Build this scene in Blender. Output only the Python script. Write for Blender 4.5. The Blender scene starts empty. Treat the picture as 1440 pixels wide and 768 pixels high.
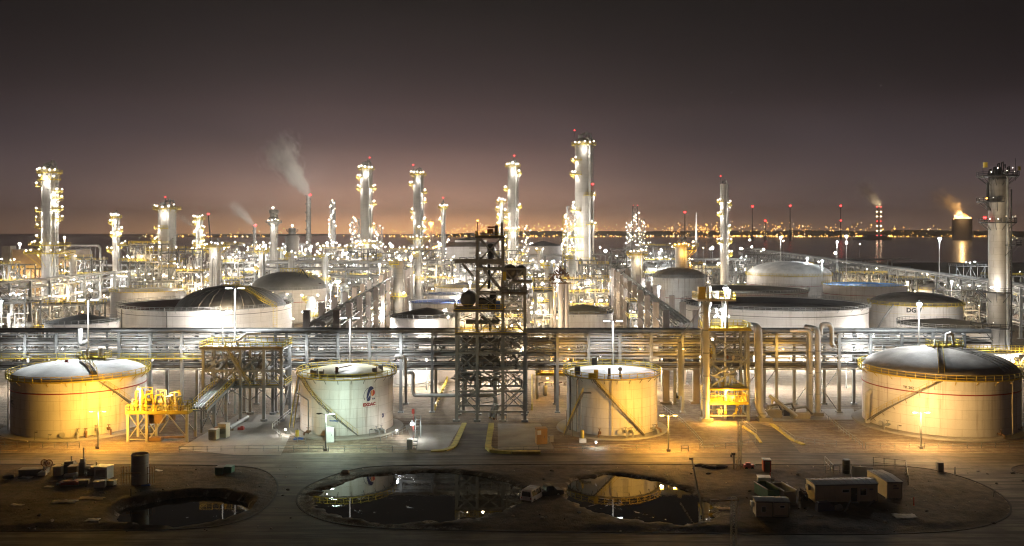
import bpy, math, random
from mathutils import Vector, Matrix, noise
from mathutils.geometry import tessellate_polygon

R = math.radians
rnd = random.Random(11)
sc = bpy.context.scene
C = sc.collection
F, H, HY = 1250.0, 40.0, 325.0          # focal length in photo pixels, camera height, horizon row
PI = math.pi


def at(x, y, D):
    return Vector(((x - 720) * D / F, D, H - (y - HY) * D / F))


def gd(x, y):
    D = H * F / (y - HY)
    return Vector(((x - 720) * D / F, D, 0.0))


def zat(y, D):
    return H - (y - HY) * D / F


# ------------------------------------------------------------------ camera
cam = bpy.data.cameras.new("camera")
cam.lens, cam.sensor_width = 36 * F / 1440, 36
cam.shift_y = -(384 - HY) / 1440
cam.clip_start, cam.clip_end = 1, 30000
co = bpy.data.objects.new("camera", cam)
co.location, co.rotation_euler = (0, 0, H), (R(90), 0, 0)
C.objects.link(co)
sc.camera = co

vs = sc.view_settings
vs.view_transform, vs.look, vs.exposure, vs.gamma = 'Standard', 'None', 0, 1
vs.use_curve_mapping = False
cy = sc.cycles
sc.render.engine = 'CYCLES'
cy.use_denoising = True
cy.use_adaptive_sampling = False
cy.filter_width = 1.15
cy.max_bounces, cy.diffuse_bounces, cy.glossy_bounces = 5, 2, 3
cy.transmission_bounces, cy.volume_bounces, cy.transparent_max_bounces = 2, 0, 8
cy.sample_clamp_indirect = 2.0
cy.sample_clamp_direct = 0
cy.caustics_reflective = cy.caustics_refractive = False
cy.use_light_tree = True


# ------------------------------------------------------------------ node helpers
class N:
    def __init__(s, tree):
        s.t = tree

    def __call__(s, typ, ins=None, **props):
        n = s.t.nodes.new(typ)
        for k, v in props.items():
            setattr(n, k, v)
        for k, v in (ins or {}).items():
            if isinstance(v, bpy.types.NodeSocket):
                s.t.links.new(v, n.inputs[k])
            else:
                n.inputs[k].default_value = v
        return n

    def m(s, op, a, b=0.0, c=None, clamp=False):
        d = {0: a, 1: b}
        if c is not None:
            d[2] = c
        return s('ShaderNodeMath', d, operation=op, use_clamp=clamp).outputs[0]

    def mix(s, f, a, b, blend='MIX'):
        n = s('ShaderNodeMix', data_type='RGBA', blend_type=blend)
        for i, v in ((0, f), (6, a), (7, b)):
            if isinstance(v, bpy.types.NodeSocket):
                s.t.links.new(v, n.inputs[i])
            else:
                n.inputs[i].default_value = v if i == 0 else (tuple(v) + (1,))[:4]
        return n.outputs[2]

    def ramp(s, f, stops):
        n = s('ShaderNodeValToRGB', {0: f})
        e = n.color_ramp.elements
        if len(stops) > 4:
            n.color_ramp.interpolation = 'CARDINAL'
        while len(e) < len(stops):
            e.new(0.5)
        for el, (p, c) in zip(e, stops):
            el.position = p
            if len(stops) > 4:      # the sky ramps run at half value, doubled by the background strength
                c = tuple(v * .5 for v in c)
            el.color = (c, c, c, 1) if not isinstance(c, tuple) else (tuple(c) + (1,))[:4]
        return n.outputs[0]


def new_mat(name):
    m = bpy.data.materials.new(name)
    m.use_nodes = True
    m.node_tree.nodes.clear()
    n = N(m.node_tree)
    out = n('ShaderNodeOutputMaterial')
    return m, n, out


def mk(name, col, rough=.6, metal=0., var=.25, scale=.6, bump=0., streak=0., scol=(.16, .09, .05), course=0., spec=.5):
    """painted or metal surface: large soft variation, fine grain, run-down streaks of dirt or rust, plate courses"""
    m, n, out = new_mat(name)
    tc = n('ShaderNodeTexCoord').outputs['Object']
    nz = n('ShaderNodeTexNoise', {'Vector': tc, 'Scale': scale, 'Detail': 5.}).outputs[0]
    c = n.mix(n.ramp(nz, [(.3, 0.), (.7, 1.)]), [v * (1 - var) for v in col], [min(1, v * (1 + var * .6)) for v in col])
    fine = n('ShaderNodeTexNoise', {'Vector': tc, 'Scale': scale * 14, 'Detail': 3.}).outputs[0]
    c = n.mix(n.m('MULTIPLY', n.ramp(fine, [(.45, 0.), (.75, 1.)]), var * .5), c, [v * .55 for v in col])
    if streak:
        mp = n('ShaderNodeMapping', {'Vector': tc, 'Scale': (1.1, 1.1, .045)}).outputs[0]
        st = n('ShaderNodeTexNoise', {'Vector': mp, 'Scale': 1.3, 'Detail': 6., 'Roughness': .65}).outputs[0]
        pt = n('ShaderNodeTexNoise', {'Vector': tc, 'Scale': .11, 'Detail': 2.}).outputs[0]
        f = n.m('MULTIPLY', n.ramp(st, [(.52, 0.), (.72, 1.)]), n.ramp(pt, [(.35, .15), (.65, 1.)]))
        c = n.mix(n.m('MULTIPLY', f, streak), c, scol)
    nrm = None
    if course:
        sx = n('ShaderNodeSeparateXYZ', {0: tc})
        ang = n.m('ARCTAN2', sx.outputs[1], sx.outputs[0])
        br = n('ShaderNodeTexBrick', {'Vector': n('ShaderNodeCombineXYZ', {0: n.m('MULTIPLY', ang, course), 1: sx.outputs[2]}).outputs[0],
                                      'Scale': 1., 'Brick Width': 6., 'Row Height': 1.85, 'Mortar Size': .035, 'Mortar Smooth': .3,
                                      'Color1': (1, 1, 1, 1), 'Color2': (.9, .9, .9, 1), 'Mortar': (.6, .57, .53, 1)})
        c = n.mix(.75, c, br.outputs[0], 'MULTIPLY')
    if bump:
        b = n('ShaderNodeBump', {'Height': nz if bump < .3 else fine, 'Strength': bump, 'Distance': .08})
        nrm = b.outputs[0]
    d = {'Base Color': c, 'Roughness': n.m('MULTIPLY_ADD', nz, .25, rough - .12), 'Metallic': metal, 'Specular IOR Level': spec}
    if nrm is not None:
        d['Normal'] = nrm
    p = n('ShaderNodeBsdfPrincipled', d)
    n.t.links.new(p.outputs[0], out.inputs[0])
    return m


def emi(name, col, s):
    m, n, out = new_mat(name)
    e = n('ShaderNodeEmission', {'Color': tuple(col) + (1,), 'Strength': s})
    n.t.links.new(e.outputs[0], out.inputs[0])
    m.cycles.emission_sampling = 'NONE'
    return m


M = {
    'steel': mk('galvanised_steel', (.34, .345, .335), .55, .3, .28, .5, streak=.35, scol=(.15, .11, .08)),
    'steeld': mk('weathered_steel', (.15, .148, .14), .6, .3, .35, .4, streak=.4),
    'dark': mk('dark_steel', (.19, .178, .16), .6, .2, .35, .5, streak=.4),
    'rust': mk('rusty_steel', (.20, .11, .06), .75, .1, .4, .7),
    'clad': mk('aluminium_cladding', (.48, .475, .45), .45, .45, .3, .25, streak=.45, scol=(.25, .2, .16)),
    'cladw': mk('pale_pipe_cladding', (.56, .54, .50), .5, .15, .28, .25, streak=.45, scol=(.3, .24, .18)),
    'column': mk('column_cladding', (.52, .49, .44), .5, .25, .2, .12, streak=.5, scol=(.2, .15, .11), course=1.2),
    'column_d': mk('dull_column_cladding', (.34, .32, .29), .55, .3, .25, .12, streak=.55, scol=(.13, .09, .07), course=1.2),
    'tankw': mk('white_tank_paint', (.74, .70, .64), .5, 0, .16, .15, streak=.85, scol=(.30, .20, .12), course=12.),
    'tankg': mk('grey_white_tank_paint', (.64, .60, .56), .5, 0, .16, .12, streak=.7, scol=(.30, .22, .16), course=25.),
    'roofw': mk('white_roof_paint', (.68, .67, .64), .6, 0, .3, .22, bump=.2),
    'roofg': mk('dusty_grey_roof', (.33, .30, .27), .75, 0, .45, .22, bump=.2),
    'roofd': mk('dark_grey_dome', (.21, .208, .20), .65, .1, .3, .2, bump=.2),
    'roofy': mk('cream_roof_paint', (.62, .56, .38), .5, 0, .15, .3),
    'floatd': mk('dark_floating_roof', (.045, .045, .05), .55, .1, .35, .2),
    'floatr': mk('red_brown_floating_roof', (.085, .035, .028), .6, .1, .3, .2),
    'floatb': mk('blue_floating_roof', (.05, .09, .26), .5, .1, .3, .2),
    'skyblue': mk('bright_blue_rim', (.06, .22, .5), .5, 0, .3, .5),
    'yellow': mk('yellow_paint', (.62, .46, .05), .5, 0, .25, .8, streak=.25),
    'cream': mk('cream_paint', (.62, .54, .38), .55, 0, .15, .5, streak=.3),
    'white': mk('white_paint', (.75, .74, .70), .5, 0, .15, .7, streak=.25),
    'redband': mk('red_band', (.30, .03, .025), .5, 0, .2, .6),
    'red': mk('red_paint', (.45, .05, .03), .5, 0, .25, .8),
    'black': mk('black_paint', (.02, .02, .02), .5, 0, .3, .8),
    'navy': mk('navy_paint', (.012, .02, .09), .45, 0, .1, .6),
    'orange': mk('orange_paint', (.75, .25, .04), .5, 0, .1, .6),
    'blue': mk('blue_paint', (.04, .10, .35), .5, 0, .25, .6),
    'green': mk('green_paint', (.05, .16, .10), .5, 0, .25, .6),
    'concrete': mk('concrete', (.36, .33, .28), .85, 0, .25, .25, bump=.2, streak=.3),
    'conpink': mk('concrete_column', (.42, .36, .32), .8, 0, .2, .3, bump=.2, streak=.4),
    'kerb': mk('kerb_concrete', (.035, .028, .022), .85, 0, .3, .6),
    'yelkerb': mk('yellow_kerb_paint', (.5, .4, .08), .7, 0, .4, .8),
    'grating': mk('deck_grating', (.22, .21, .19), .6, .4, .25, .8),
    'brick': mk('dusty_wall', (.40, .32, .25), .85, 0, .2, .2, streak=.4),
    'glass': mk('dark_window_glass', (.015, .018, .02), .12, 0, .1, 1.),
    'carwhite': mk('white_car_paint', (.72, .72, .72), .25, 0, .05, 1.),
    'tyre': mk('tyre_rubber', (.018, .018, .018), .8, 0, .2, 2.),
    'cloth': mk('crumpled_sheet', (.66, .63, .56), .8, 0, .3, 1.5, bump=.5),
    'tan': mk('tan_board', (.42, .28, .14), .75, 0, .3, 1.2),
    'ochre': mk('ochre_cabinet', (.45, .26, .1), .6, 0, .2, .8, streak=.3),
    'hill': mk('far_shore_land', (.16, .125, .09), .95, 0, .3, .002),
}
E = {
    'w': emi('lamp_white', (1, .93, .80), 30), 'c': emi('lamp_cool', (.86, .95, 1), 34), 's': emi('lamp_sodium', (1, .50, .08), 26),
    'y': emi('lamp_warm', (1, .80, .50), 26), 'r': emi('lamp_red', (1, .03, .03), 14), 'g': emi('lamp_mercury', (.78, 1, .86), 24),
    'p': emi('lamp_peach', (1, .62, .26), 26), 'o': emi('lamp_orange', (1, .36, .06), 14),
}
LC = {'w': (1, .95, .88), 'c': (.90, .95, .97), 'p': (1, .60, .22), 's': (1, .52, .085), 'y': (1, .77, .47), 'g': (.76, 1, .84), 'r': (1, .05, .05), 'o': (1, .4, .1)}


# ------------------------------------------------------------------ mesh builder
class MB:
    def __init__(s):
        s.v, s.f, s.mi, s.k = [], [], [], 0

    def add(s, vs_, fs):
        b = len(s.v)
        s.v += [tuple(p) for p in vs_]
        s.f += [tuple(i + b for i in q) for q in fs]
        s.mi += [s.k] * len(fs)
        return s

    def box(s, x0, y0, z0, x1, y1, z1):
        return s.add([(x, y, z) for z in (z0, z1) for y in (y0, y1) for x in (x0, x1)],
                     [(0, 2, 3, 1), (4, 5, 7, 6), (0, 1, 5, 4), (2, 6, 7, 3), (0, 4, 6, 2), (1, 3, 7, 5)])

    def cbox(s, c, sx, sy, sz, rz=0):
        a, b = math.cos(rz), math.sin(rz)
        vs_ = []
        for z in (-sz / 2, sz / 2):
            for y in (-sy / 2, sy / 2):
                for x in (-sx / 2, sx / 2):
                    vs_.append((c[0] + x * a - y * b, c[1] + x * b + y * a, c[2] + z))
        return s.add(vs_, [(0, 2, 3, 1), (4, 5, 7, 6), (0, 1, 5, 4), (2, 6, 7, 3), (0, 4, 6, 2), (1, 3, 7, 5)])

    def bar(s, p, q, w=.2, h=None):
        p, q = Vector(p), Vector(q)
        h = h or w
        d = (q - p)
        if d.length < 1e-5:
            return s
        d.normalize()
        up = Vector((0, 0, 1)) if abs(d.z) < .95 else Vector((0, 1, 0))
        a = d.cross(up).normalized() * w / 2
        b = a.cross(d).normalized() * h / 2
        vs_ = [p - a - b, p + a - b, p + a + b, p - a + b, q - a - b, q + a - b, q + a + b, q - a + b]
        return s.add(vs_, [(0, 1, 2, 3), (7, 6, 5, 4), (0, 4, 5, 1), (1, 5, 6, 2), (2, 6, 7, 3), (3, 7, 4, 0)])

    def tube(s, p, q, r=.1, n=8, r2=None):
        return s.path([p, q], r, n, r2)

    def path(s, pts, r=.1, n=8, r2=None):
        pts = [Vector(p) for p in pts]
        m = len(pts)
        rings, fs = [], []
        ref = None
        for i, p in enumerate(pts):
            d0 = (p - pts[i - 1]).normalized() if i else None
            d1 = (pts[i + 1] - p).normalized() if i < m - 1 else None
            d = (d0 + d1).normalized() if (d0 and d1) else (d0 or d1)
            k = 1.0
            if d0 and d1:
                k = 1 / max(.5, d.dot(d1))
            if ref is None:
                ref = Vector((0, 0, 1)) if abs(d.z) < .9 else Vector((1, 0, 0))
            a = (ref - d * ref.dot(d)).normalized()
            ref = a
            b = d.cross(a)
            rr = r if r2 is None else r + (r2 - r) * i / (m - 1)
            rings += [p + (a * math.cos(2 * PI * j / n) + b * math.sin(2 * PI * j / n)) * rr * (k if m > 2 else 1) for j in range(n)]
        for i in range(m - 1):
            for j in range(n):
                j2 = (j + 1) % n
                fs.append((i * n + j, i * n + j2, (i + 1) * n + j2, (i + 1) * n + j))
        fs.append(tuple(range(n - 1, -1, -1)))
        fs.append(tuple((m - 1) * n + j for j in range(n)))
        return s.add(rings, fs)

    def lathe(s, prof, n=24, c=(0, 0, 0), a0=0., a1=2 * PI):
        full = abs(a1 - a0 - 2 * PI) < 1e-6
        cols = n if full else n + 1
        vs_ = []
        for i in range(cols):
            a = a0 + (a1 - a0) * i / n
            vs_ += [(c[0] + r * math.cos(a), c[1] + r * math.sin(a), c[2] + z) for r, z in prof]
        m = len(prof)
        fs = []
        for i in range(n):
            i2 = (i + 1) % cols
            for j in range(m - 1):
                fs.append((i * m + j, i2 * m + j, i2 * m + j + 1, i * m + j + 1))
        return s.add(vs_, fs)

    def drum(s, p, q, r, n=14):
        """closed vessel with dished ends between p and q"""
        p, q = Vector(p), Vector(q)
        d = (q - p).normalized()
        up = Vector((0, 0, 1)) if abs(d.z) < .9 else Vector((1, 0, 0))
        a = d.cross(up).normalized()
        b = d.cross(a)
        L = (q - p).length
        st = [(-.45 * r, .25), (-.3 * r, .7), (-.1 * r, .95), (0, 1), (L, 1), (L + .1 * r, .95), (L + .3 * r, .7), (L + .45 * r, .25)]
        vs_, fs = [], []
        for t, k in st:
            vs_ += [p + d * t + (a * math.cos(2 * PI * j / n) + b * math.sin(2 * PI * j / n)) * r * k for j in range(n)]
        for i in range(len(st) - 1):
            for j in range(n):
                fs.append((i * n + j, i * n + (j + 1) % n, (i + 1) * n + (j + 1) % n, (i + 1) * n + j))
        fs += [tuple(range(n - 1, -1, -1)), tuple((len(st) - 1) * n + j for j in range(n))]
        return s.add(vs_, fs)

    def ball(s, c, r, n=8, m=6, sz=1.):
        vs_, fs = [], []
        for i in range(1, m):
            t = PI * i / m
            vs_ += [(c[0] + r * math.sin(t) * math.cos(2 * PI * j / n), c[1] + r * math.sin(t) * math.sin(2 * PI * j / n), c[2] + r * sz * math.cos(t)) for j in range(n)]
        for i in range(m - 2):
            for j in range(n):
                fs.append((i * n + j, (i + 1) * n + j, (i + 1) * n + (j + 1) % n, i * n + (j + 1) % n))
        k = len(vs_)
        vs_ += [(c[0], c[1], c[2] + r * sz), (c[0], c[1], c[2] - r * sz)]
        for j in range(n):
            fs.append((k, j, (j + 1) % n))
            fs.append((k + 1, (m - 2) * n + (j + 1) % n, (m - 2) * n + j))
        return s.add(vs_, fs)

    def rail(s, pts, h=1.1, gap=1.8, w=.07, closed=False, mid=True, toe=True):
        pts = [Vector(p) for p in pts]
        if closed:
            pts.append(pts[0])
        up = Vector((0, 0, 1))
        for p, q in zip(pts, pts[1:]):
            L = (q - p).length
            k = max(1, round(L / gap))
            s.bar(p + up * h, q + up * h, w)
            if mid:
                s.bar(p + up * h * .52, q + up * h * .52, w * .8)
            if toe:
                s.bar(p + up * .08, q + up * .08, w * .5, .16)
            for i in range(k):
                a = p.lerp(q, i / k)
                s.bar(a, a + up * h, w)
        if not closed:
            s.bar(pts[-1], pts[-1] + up * h, w)
        return s

    def stair(s, p, q, w=.9, step=.28, side=None, rails=True, rb=None):
        """straight flight from p (low) to q (high); rails go to rb"""
        p, q = Vector(p), Vector(q)
        d = q - p
        hd = Vector((d.x, d.y, 0)).normalized()
        sd = Vector((-hd.y, hd.x, 0)) * w / 2
        k = max(3, int(abs(d.z) / step))
        for g in (-1, 1):
            s.bar(p + sd * g, q + sd * g, .07, .28)
        ang = math.atan2(hd.y, hd.x)
        for i in range(1, k):
            s.cbox(p + d * (i / k), .27, w - .1, .05, ang)
        if rails:
            for g in (-1, 1):
                (rb or s).rail([p + sd * g, q + sd * g], 1.0, 2.2, .07, toe=False)
        return s

    def build(s, name, mat, parent=None, smooth=False):
        return link(name, s.mesh(name, mat, smooth), parent)

    def mesh(s, name, mat, smooth=False):
        me = bpy.data.meshes.new(name)
        me.from_pydata(s.v, [], s.f)
        mats = mat if isinstance(mat, (list, tuple)) else [mat]
        for mm in mats:
            me.materials.append(M[mm] if isinstance(mm, str) else mm)
        if len(mats) > 1:
            me.polygons.foreach_set('material_index', s.mi)
        if smooth:
            me.polygons.foreach_set('use_smooth', [True] * len(me.polygons))
            try:
                me.set_sharp_from_angle(angle=R(40))
            except Exception:
                pass
        me.update()
        return me


def link(name, data, parent=None, loc=None):
    o = bpy.data.objects.new(name, data)
    C.objects.link(o)
    if parent is not None:
        o.parent = parent
    if loc is not None:
        o.location = loc
    return o


def tag(o, label, cat, group=None, kind=None):
    if label:
        o['label'] = label
    if cat:
        o['category'] = cat
    if group:
        o['group'] = group
    if kind:
        o['kind'] = kind
    return o


def thing(name, label, cat, loc=(0, 0, 0), group=None, rz=0):
    o = bpy.data.objects.new(name, None)
    o.empty_display_size = .5
    C.objects.link(o)
    o.location = loc
    o.rotation_euler = (0, 0, rz)
    return tag(o, label, cat, group, 'thing')


def copy_thing(t, loc, label, rz=None):
    def rec(o, par):
        c = o.copy()
        C.objects.link(c)
        if par is not None:
            c.parent = par
        for ch in list(o.children):
            rec(ch, c)
        return c
    r = rec(t, None)
    r.location = loc
    if rz is not None:
        r.rotation_euler = (0, 0, rz)
    r['label'] = label
    return r


_lights = {}


def light(col, power, loc, parent=None, rad=.3, spot=None, rot=None):
    wy = loc[1] + (parent.location.y if parent is not None else 0)
    if wy > 215 and power < 40000:          # the brighter floodlighting of the process area
        power *= 1.75
    key = (col, round(power, 1), rad, spot)
    if key not in _lights:
        l = bpy.data.lights.new('lamp_light', 'SPOT' if spot else 'POINT')
        l.color = LC[col]
        l.energy = power
        l.shadow_soft_size = rad
        if spot:
            l.spot_size, l.spot_blend = R(spot), .6
        _lights[key] = l
    o = link('lamp_light', _lights[key], parent, loc)
    if rot:
        o.rotation_euler = rot
    return o


_bulbs = {}


def bulb(col, parent, loc, r=.35):
    """one lamp with its bulb: a part of whatever carries it"""
    key = (col, r)
    if key not in _bulbs:
        b = MB()
        b.ball((0, 0, 0), r, 8, 6)
        b.k = 1
        b.lathe([(r * .5, r * 1.1), (r * 1.15, r * .55), (r * 1.2, r * .4)], 8)
        b.tube((0, 0, r * .9), (0, 0, r * 1.5), r * .2, 5)
        _bulbs[key] = b.mesh('lamp', [E[col], 'steel'])
    return link('lamp', _bulbs[key], parent, loc)


def ring(r, z, n, a0=0., a1=2 * PI):
    full = abs(a1 - a0 - 2 * PI) < 1e-6
    return [(r * math.cos(a0 + (a1 - a0) * i / n), r * math.sin(a0 + (a1 - a0) * i / n), z) for i in range(n if full else n + 1)]


# ------------------------------------------------------------------ world: night sky with the glow of a city
w = bpy.data.worlds.new("World")
sc.world = w
w.use_nodes = True
w.node_tree.nodes.clear()
n = N(w.node_tree)
wo = n('ShaderNodeOutputWorld')
tc = n('ShaderNodeTexCoord').outputs['Generated']
sx = n('ShaderNodeSeparateXYZ', {0: n('ShaderNodeVectorMath', {0: tc}, operation='NORMALIZE').outputs[0]})
el = n.m('MAXIMUM', sx.outputs[2], 0.)
az = n.m('ARCTAN2', sx.outputs[0], sx.outputs[1])
wob = n('ShaderNodeTexNoise', {'Vector': tc, 'Scale': 3.2, 'Detail': 4.}).outputs[0]
glow = n.ramp(n.m('MULTIPLY', el, 2.), [(0., (1.75, .88, .38)), (.04, (.92, .49, .29)), (.10, (.48, .275, .205)), (.18, (.17, .101, .092)), (.28, (.058, .035, .037)), (.5, (.0045, .0028, .004)), (1., (.0025, .0018, .0024))])
side = n.ramp(n.m('MULTIPLY', el, 2.), [(0., (.30, .185, .14)), (.05, (.155, .104, .094)), (.14, (.074, .053, .057)), (.28, (.022, .0148, .0172)), (.5, (.003, .0019, .003)), (1., (.0025, .0018, .0024))])
da = n.m('DIVIDE', n.m('ADD', az, R(5.5)), R(15))
fall = n.m('POWER', 2.718, n.m('MULTIPLY', n.m('MULTIPLY', da, da), -1.))
fall = n.m('MULTIPLY', fall, n.m('MULTIPLY_ADD', wob, .5, .75), clamp=True)
colr = n.mix(fall, side, glow)
hz = n('ShaderNodeTexNoise', {'Vector': n('ShaderNodeMapping', {'Vector': tc, 'Scale': (2.2, 2.2, 6.)}).outputs[0], 'Scale': 1., 'Detail': 5., 'Roughness': .55, 'Distortion': .6}).outputs[0]
colr = n.mix(1., colr, n.ramp(hz, [(.3, (.74, .74, .75)), (.7, (1.2, 1.19, 1.18))]), 'MULTIPLY')
st = n('ShaderNodeTexVoronoi', {'Vector': tc, 'Scale': 42.}, feature='F1')
star = n.m('MULTIPLY', n.m('LESS_THAN', st.outputs['Distance'], .034), n.m('GREATER_THAN', n('ShaderNodeSeparateColor', {0: st.outputs['Color']}).outputs[0], .86))
star = n.m('MULTIPLY', star, n.m('GREATER_THAN', el, .12))
colr = n.mix(n.m('MULTIPLY', star, .10), colr, (1, 1, 1))
sky = n('ShaderNodeTexSky', sky_type='NISHITA', sun_disc=False, sun_elevation=R(-9), sun_rotation=R(300))
bg1 = n('ShaderNodeBackground', {'Color': colr, 'Strength': 2.})
bg2 = n('ShaderNodeBackground', {'Color': sky.outputs[0], 'Strength': .05})
n.t.links.new(n('ShaderNodeAddShader', {0: bg1.outputs[0], 1: bg2.outputs[0]}).outputs[0], wo.inputs[0])

# ------------------------------------------------------------------ ground, road, ponds, sea, far shore
def smooth(a, b, x):
    t = max(0., min(1., (x - a) / (b - a)))
    return t * t * (3 - 2 * t)


ISL = [
    [(-500, 655), (-60, 654), (200, 653.5), (340, 655), (372, 661), (388, 672), (392, 690), (380, 710), (345, 733), (280, 745), (100, 747), (-60, 748), (-500, 748)],
    [(540, 655), (720, 653), (960, 653), (1180, 653.5), (1290, 655.5), (1358, 671), (1405, 692), (1426, 714), (1412, 733), (1350, 748), (1200, 753), (800, 748), (600, 746), (480, 740), (430, 724), (413, 704), (428, 684), (470, 667), (505, 658)],
    [(1440, 653), (1520, 651), (1640, 655), (1660, 668), (1560, 678), (1470, 672), (1427, 665), (1421, 658)],
]


def rounded(poly, k=3):
    """Chaikin corner cutting in pixel space, then to the ground"""
    for _ in range(k):
        q = []
        for a, b in zip(poly, poly[1:] + poly[:1]):
            q += [(a[0] * .75 + b[0] * .25, a[1] * .75 + b[1] * .25), (a[0] * .25 + b[0] * .75, a[1] * .25 + b[1] * .75)]
        poly = q
    return [gd(*p) for p in poly]


ISLW = [rounded(p) for p in ISL]


def inside(p, poly):
    c = False
    j = len(poly) - 1
    for i in range(len(poly)):
        a, b = poly[i], poly[j]
        if (a.y > p[1]) != (b.y > p[1]) and p[0] < (b.x - a.x) * (p[1] - a.y) / (b.y - a.y) + a.x:
            c = not c
        j = i
    return c


def edge_dist(p, poly):
    best = 1e9
    for a, b in zip(poly, poly[1:] + poly[:1]):
        dx, dy = b.x - a.x, b.y - a.y
        t = max(0., min(1., ((p[0] - a.x) * dx + (p[1] - a.y) * dy) / (dx * dx + dy * dy + 1e-9)))
        best = min(best, (p[0] - a.x - t * dx) ** 2 + (p[1] - a.y - t * dy) ** 2)
    return math.sqrt(best)


PONDS = [  # centre, half axes on the ground in metres, turn
    (gd(258, 714), 9.3, 7.6, R(3)), (gd(590, 696.5), 15.6, 12.8, R(2)), (gd(893, 699), 10.6, 11.2, R(-6)), ]


def pond(x, y):
    best, bi = 9., 0
    for i, (c, a, b, t) in enumerate(PONDS):
        dx, dy = x - c.x, y - c.y
        u = dx * math.cos(t) + dy * math.sin(t)
        v = -dx * math.sin(t) + dy * math.cos(t)
        if i == 2:
            v += .028 * u * u * (1 if u > 0 else .2) * .5 + .3 * u
        q = math.sqrt((u / a) ** 2 + (v / b) ** 2)
        q += (.05 if i == 1 else .10) * noise.noise((x * .14, y * .14, i * 7.)) + .08 * noise.noise((x * .36, y * .5, 3.)) + .055 * noise.noise((x * .9, y * .9, 4.)) + .035 * noise.noise((x * 2.1, y * 2.1, 8.))
        if q < best:
            best, bi = q, i
    return best, bi


WATER = (-.75, -.10, -.10)


def ground_z(x, y):
    if y > 161 or y < 100:
        return 0.
    ins = None
    for p in ISLW:
        if inside((x, y), p):
            ins = p
            break
    if ins is None:
        return -.02
    e = smooth(.2, 2.6, edge_dist((x, y), ins))
    q, qi = pond(x, y)
    z = e * (.22 + .28 * noise.noise((x * .12, y * .12, 0)) + .12 * noise.noise((x * .45, y * .45, 5)) + .05 * noise.noise((x * 1.5, y * 1.5, 2)))
    z += e * .05 * smooth(1.45, 1.15, q) * smooth(1.0, 1.15, q)
    k = smooth(1.08, .90, q) if qi else smooth(1.12, .90, q)
    return z * (1 - k) - k * (.7 if qi else 1.6)


def grid_axis(dense, coarse):
    a, b, s = dense
    r = [a + s * i for i in range(int((b - a) / s) + 1)]
    return sorted(set([v for v in coarse if v < a or v > r[-1]] + r))


xs = grid_axis((-105, 105, .75), [-16000, -6000, -2500, -1200, -800, -400, -250, -160, -125, 125, 160, 250, 400, 800, 1200, 2500, 6000, 16000])
ys = grid_axis((112, 160, .6), [-200, 20, 80, 105, 161.5, 175, 190, 210, 240, 280, 340, 420, 520, 650, 800, 950, 1120, 1180, 1600, 2300, 5000, 9000, 14000])
mb = MB()


def coast(x):
    return 1150 + (700 if x < -150 else 0) * smooth(-150, -400, x) - 0 * x


vsg = []
for yy in ys:
    for xx in xs:
        z = ground_z(xx, yy) if abs(xx) < 140 else (0 if yy > 161 else -.02)
        if yy >= 1180:
            z = -4.
        vsg.append((xx, yy, z))
nx = len(xs)
mb.add(vsg, [(j * nx + i, j * nx + i + 1, (j + 1) * nx + i + 1, (j + 1) * nx + i) for j in range(len(ys) - 1) for i in range(nx - 1)])

m_, n, out = new_mat('sandy_dirt')
geo = n('ShaderNodeNewGeometry').outputs['Position']
n1 = n('ShaderNodeTexNoise', {'Vector': geo, 'Scale': .06, 'Detail': 6., 'Roughness': .6}).outputs[0]
n2 = n('ShaderNodeTexNoise', {'Vector': geo, 'Scale': .7, 'Detail': 6., 'Roughness': .65}).outputs[0]
n3 = n('ShaderNodeTexNoise', {'Vector': geo, 'Scale': 4.5, 'Detail': 4.}).outputs[0]
c = n.mix(n.ramp(n1, [(.32, 0.), (.68, 1.)]), (.20, .155, .105), (.36, .30, .225))
c = n.mix(n.ramp(n2, [(.40, 0.), (.62, .75)]), c, (.15, .105, .068))
c = n.mix(n.ramp(n3, [(.56, 0.), (.7, .5)]), c, (.46, .40, .32))
mp = n('ShaderNodeMapping', {'Vector': geo, 'Rotation': (0, 0, .3), 'Scale': (.05, .9, 1)}).outputs[0]
trk = n('ShaderNodeTexNoise', {'Vector': mp, 'Scale': 1., 'Detail': 3., 'Distortion': 1.2}).outputs[0]
c = n.mix(n.ramp(trk, [(.50, 0.), (.58, .6)]), c, (.12, .088, .06))
yard_shade = n('ShaderNodeAttribute', attribute_name='yard').outputs['Fac']
c = n.mix(n.m('MULTIPLY', yard_shade, .93), c, n.mix(n.ramp(n2, [(.35, 0.), (.65, 1.)]), (.026, .018, .012), (.095, .066, .045)))  # island dirt painted darker, standing in for the unlit foreground
z = n('ShaderNodeSeparateXYZ', {0: geo}).outputs[2]
zz = n.m('ADD', z, n.m('MULTIPLY', n2, .10))
crust = n.m('MULTIPLY', n('ShaderNodeAttribute', attribute_name='shore').outputs['Fac'], n.ramp(n2, [(.40, .05), (.60, .8)]))
c = n.mix(n.m('MULTIPLY', crust, n.ramp(n3, [(.38, .1), (.55, .9)])), c, (.62, .56, .46))
b = n('ShaderNodeBump', {'Height': n.m('ADD', n2, n.m('MULTIPLY', n3, .4)), 'Strength': .7, 'Distance': .35})
p = n('ShaderNodeBsdfPrincipled', {'Base Color': c, 'Roughness': .92, 'Normal': b.outputs[0], 'Specular IOR Level': .25})
n.t.links.new(p.outputs[0], out.inputs[0])
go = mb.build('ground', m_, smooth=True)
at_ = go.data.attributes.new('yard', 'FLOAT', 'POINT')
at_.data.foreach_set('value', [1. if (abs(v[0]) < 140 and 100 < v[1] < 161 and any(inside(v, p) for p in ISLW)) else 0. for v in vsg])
sh_ = go.data.attributes.new('shore', 'FLOAT', 'POINT')
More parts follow.
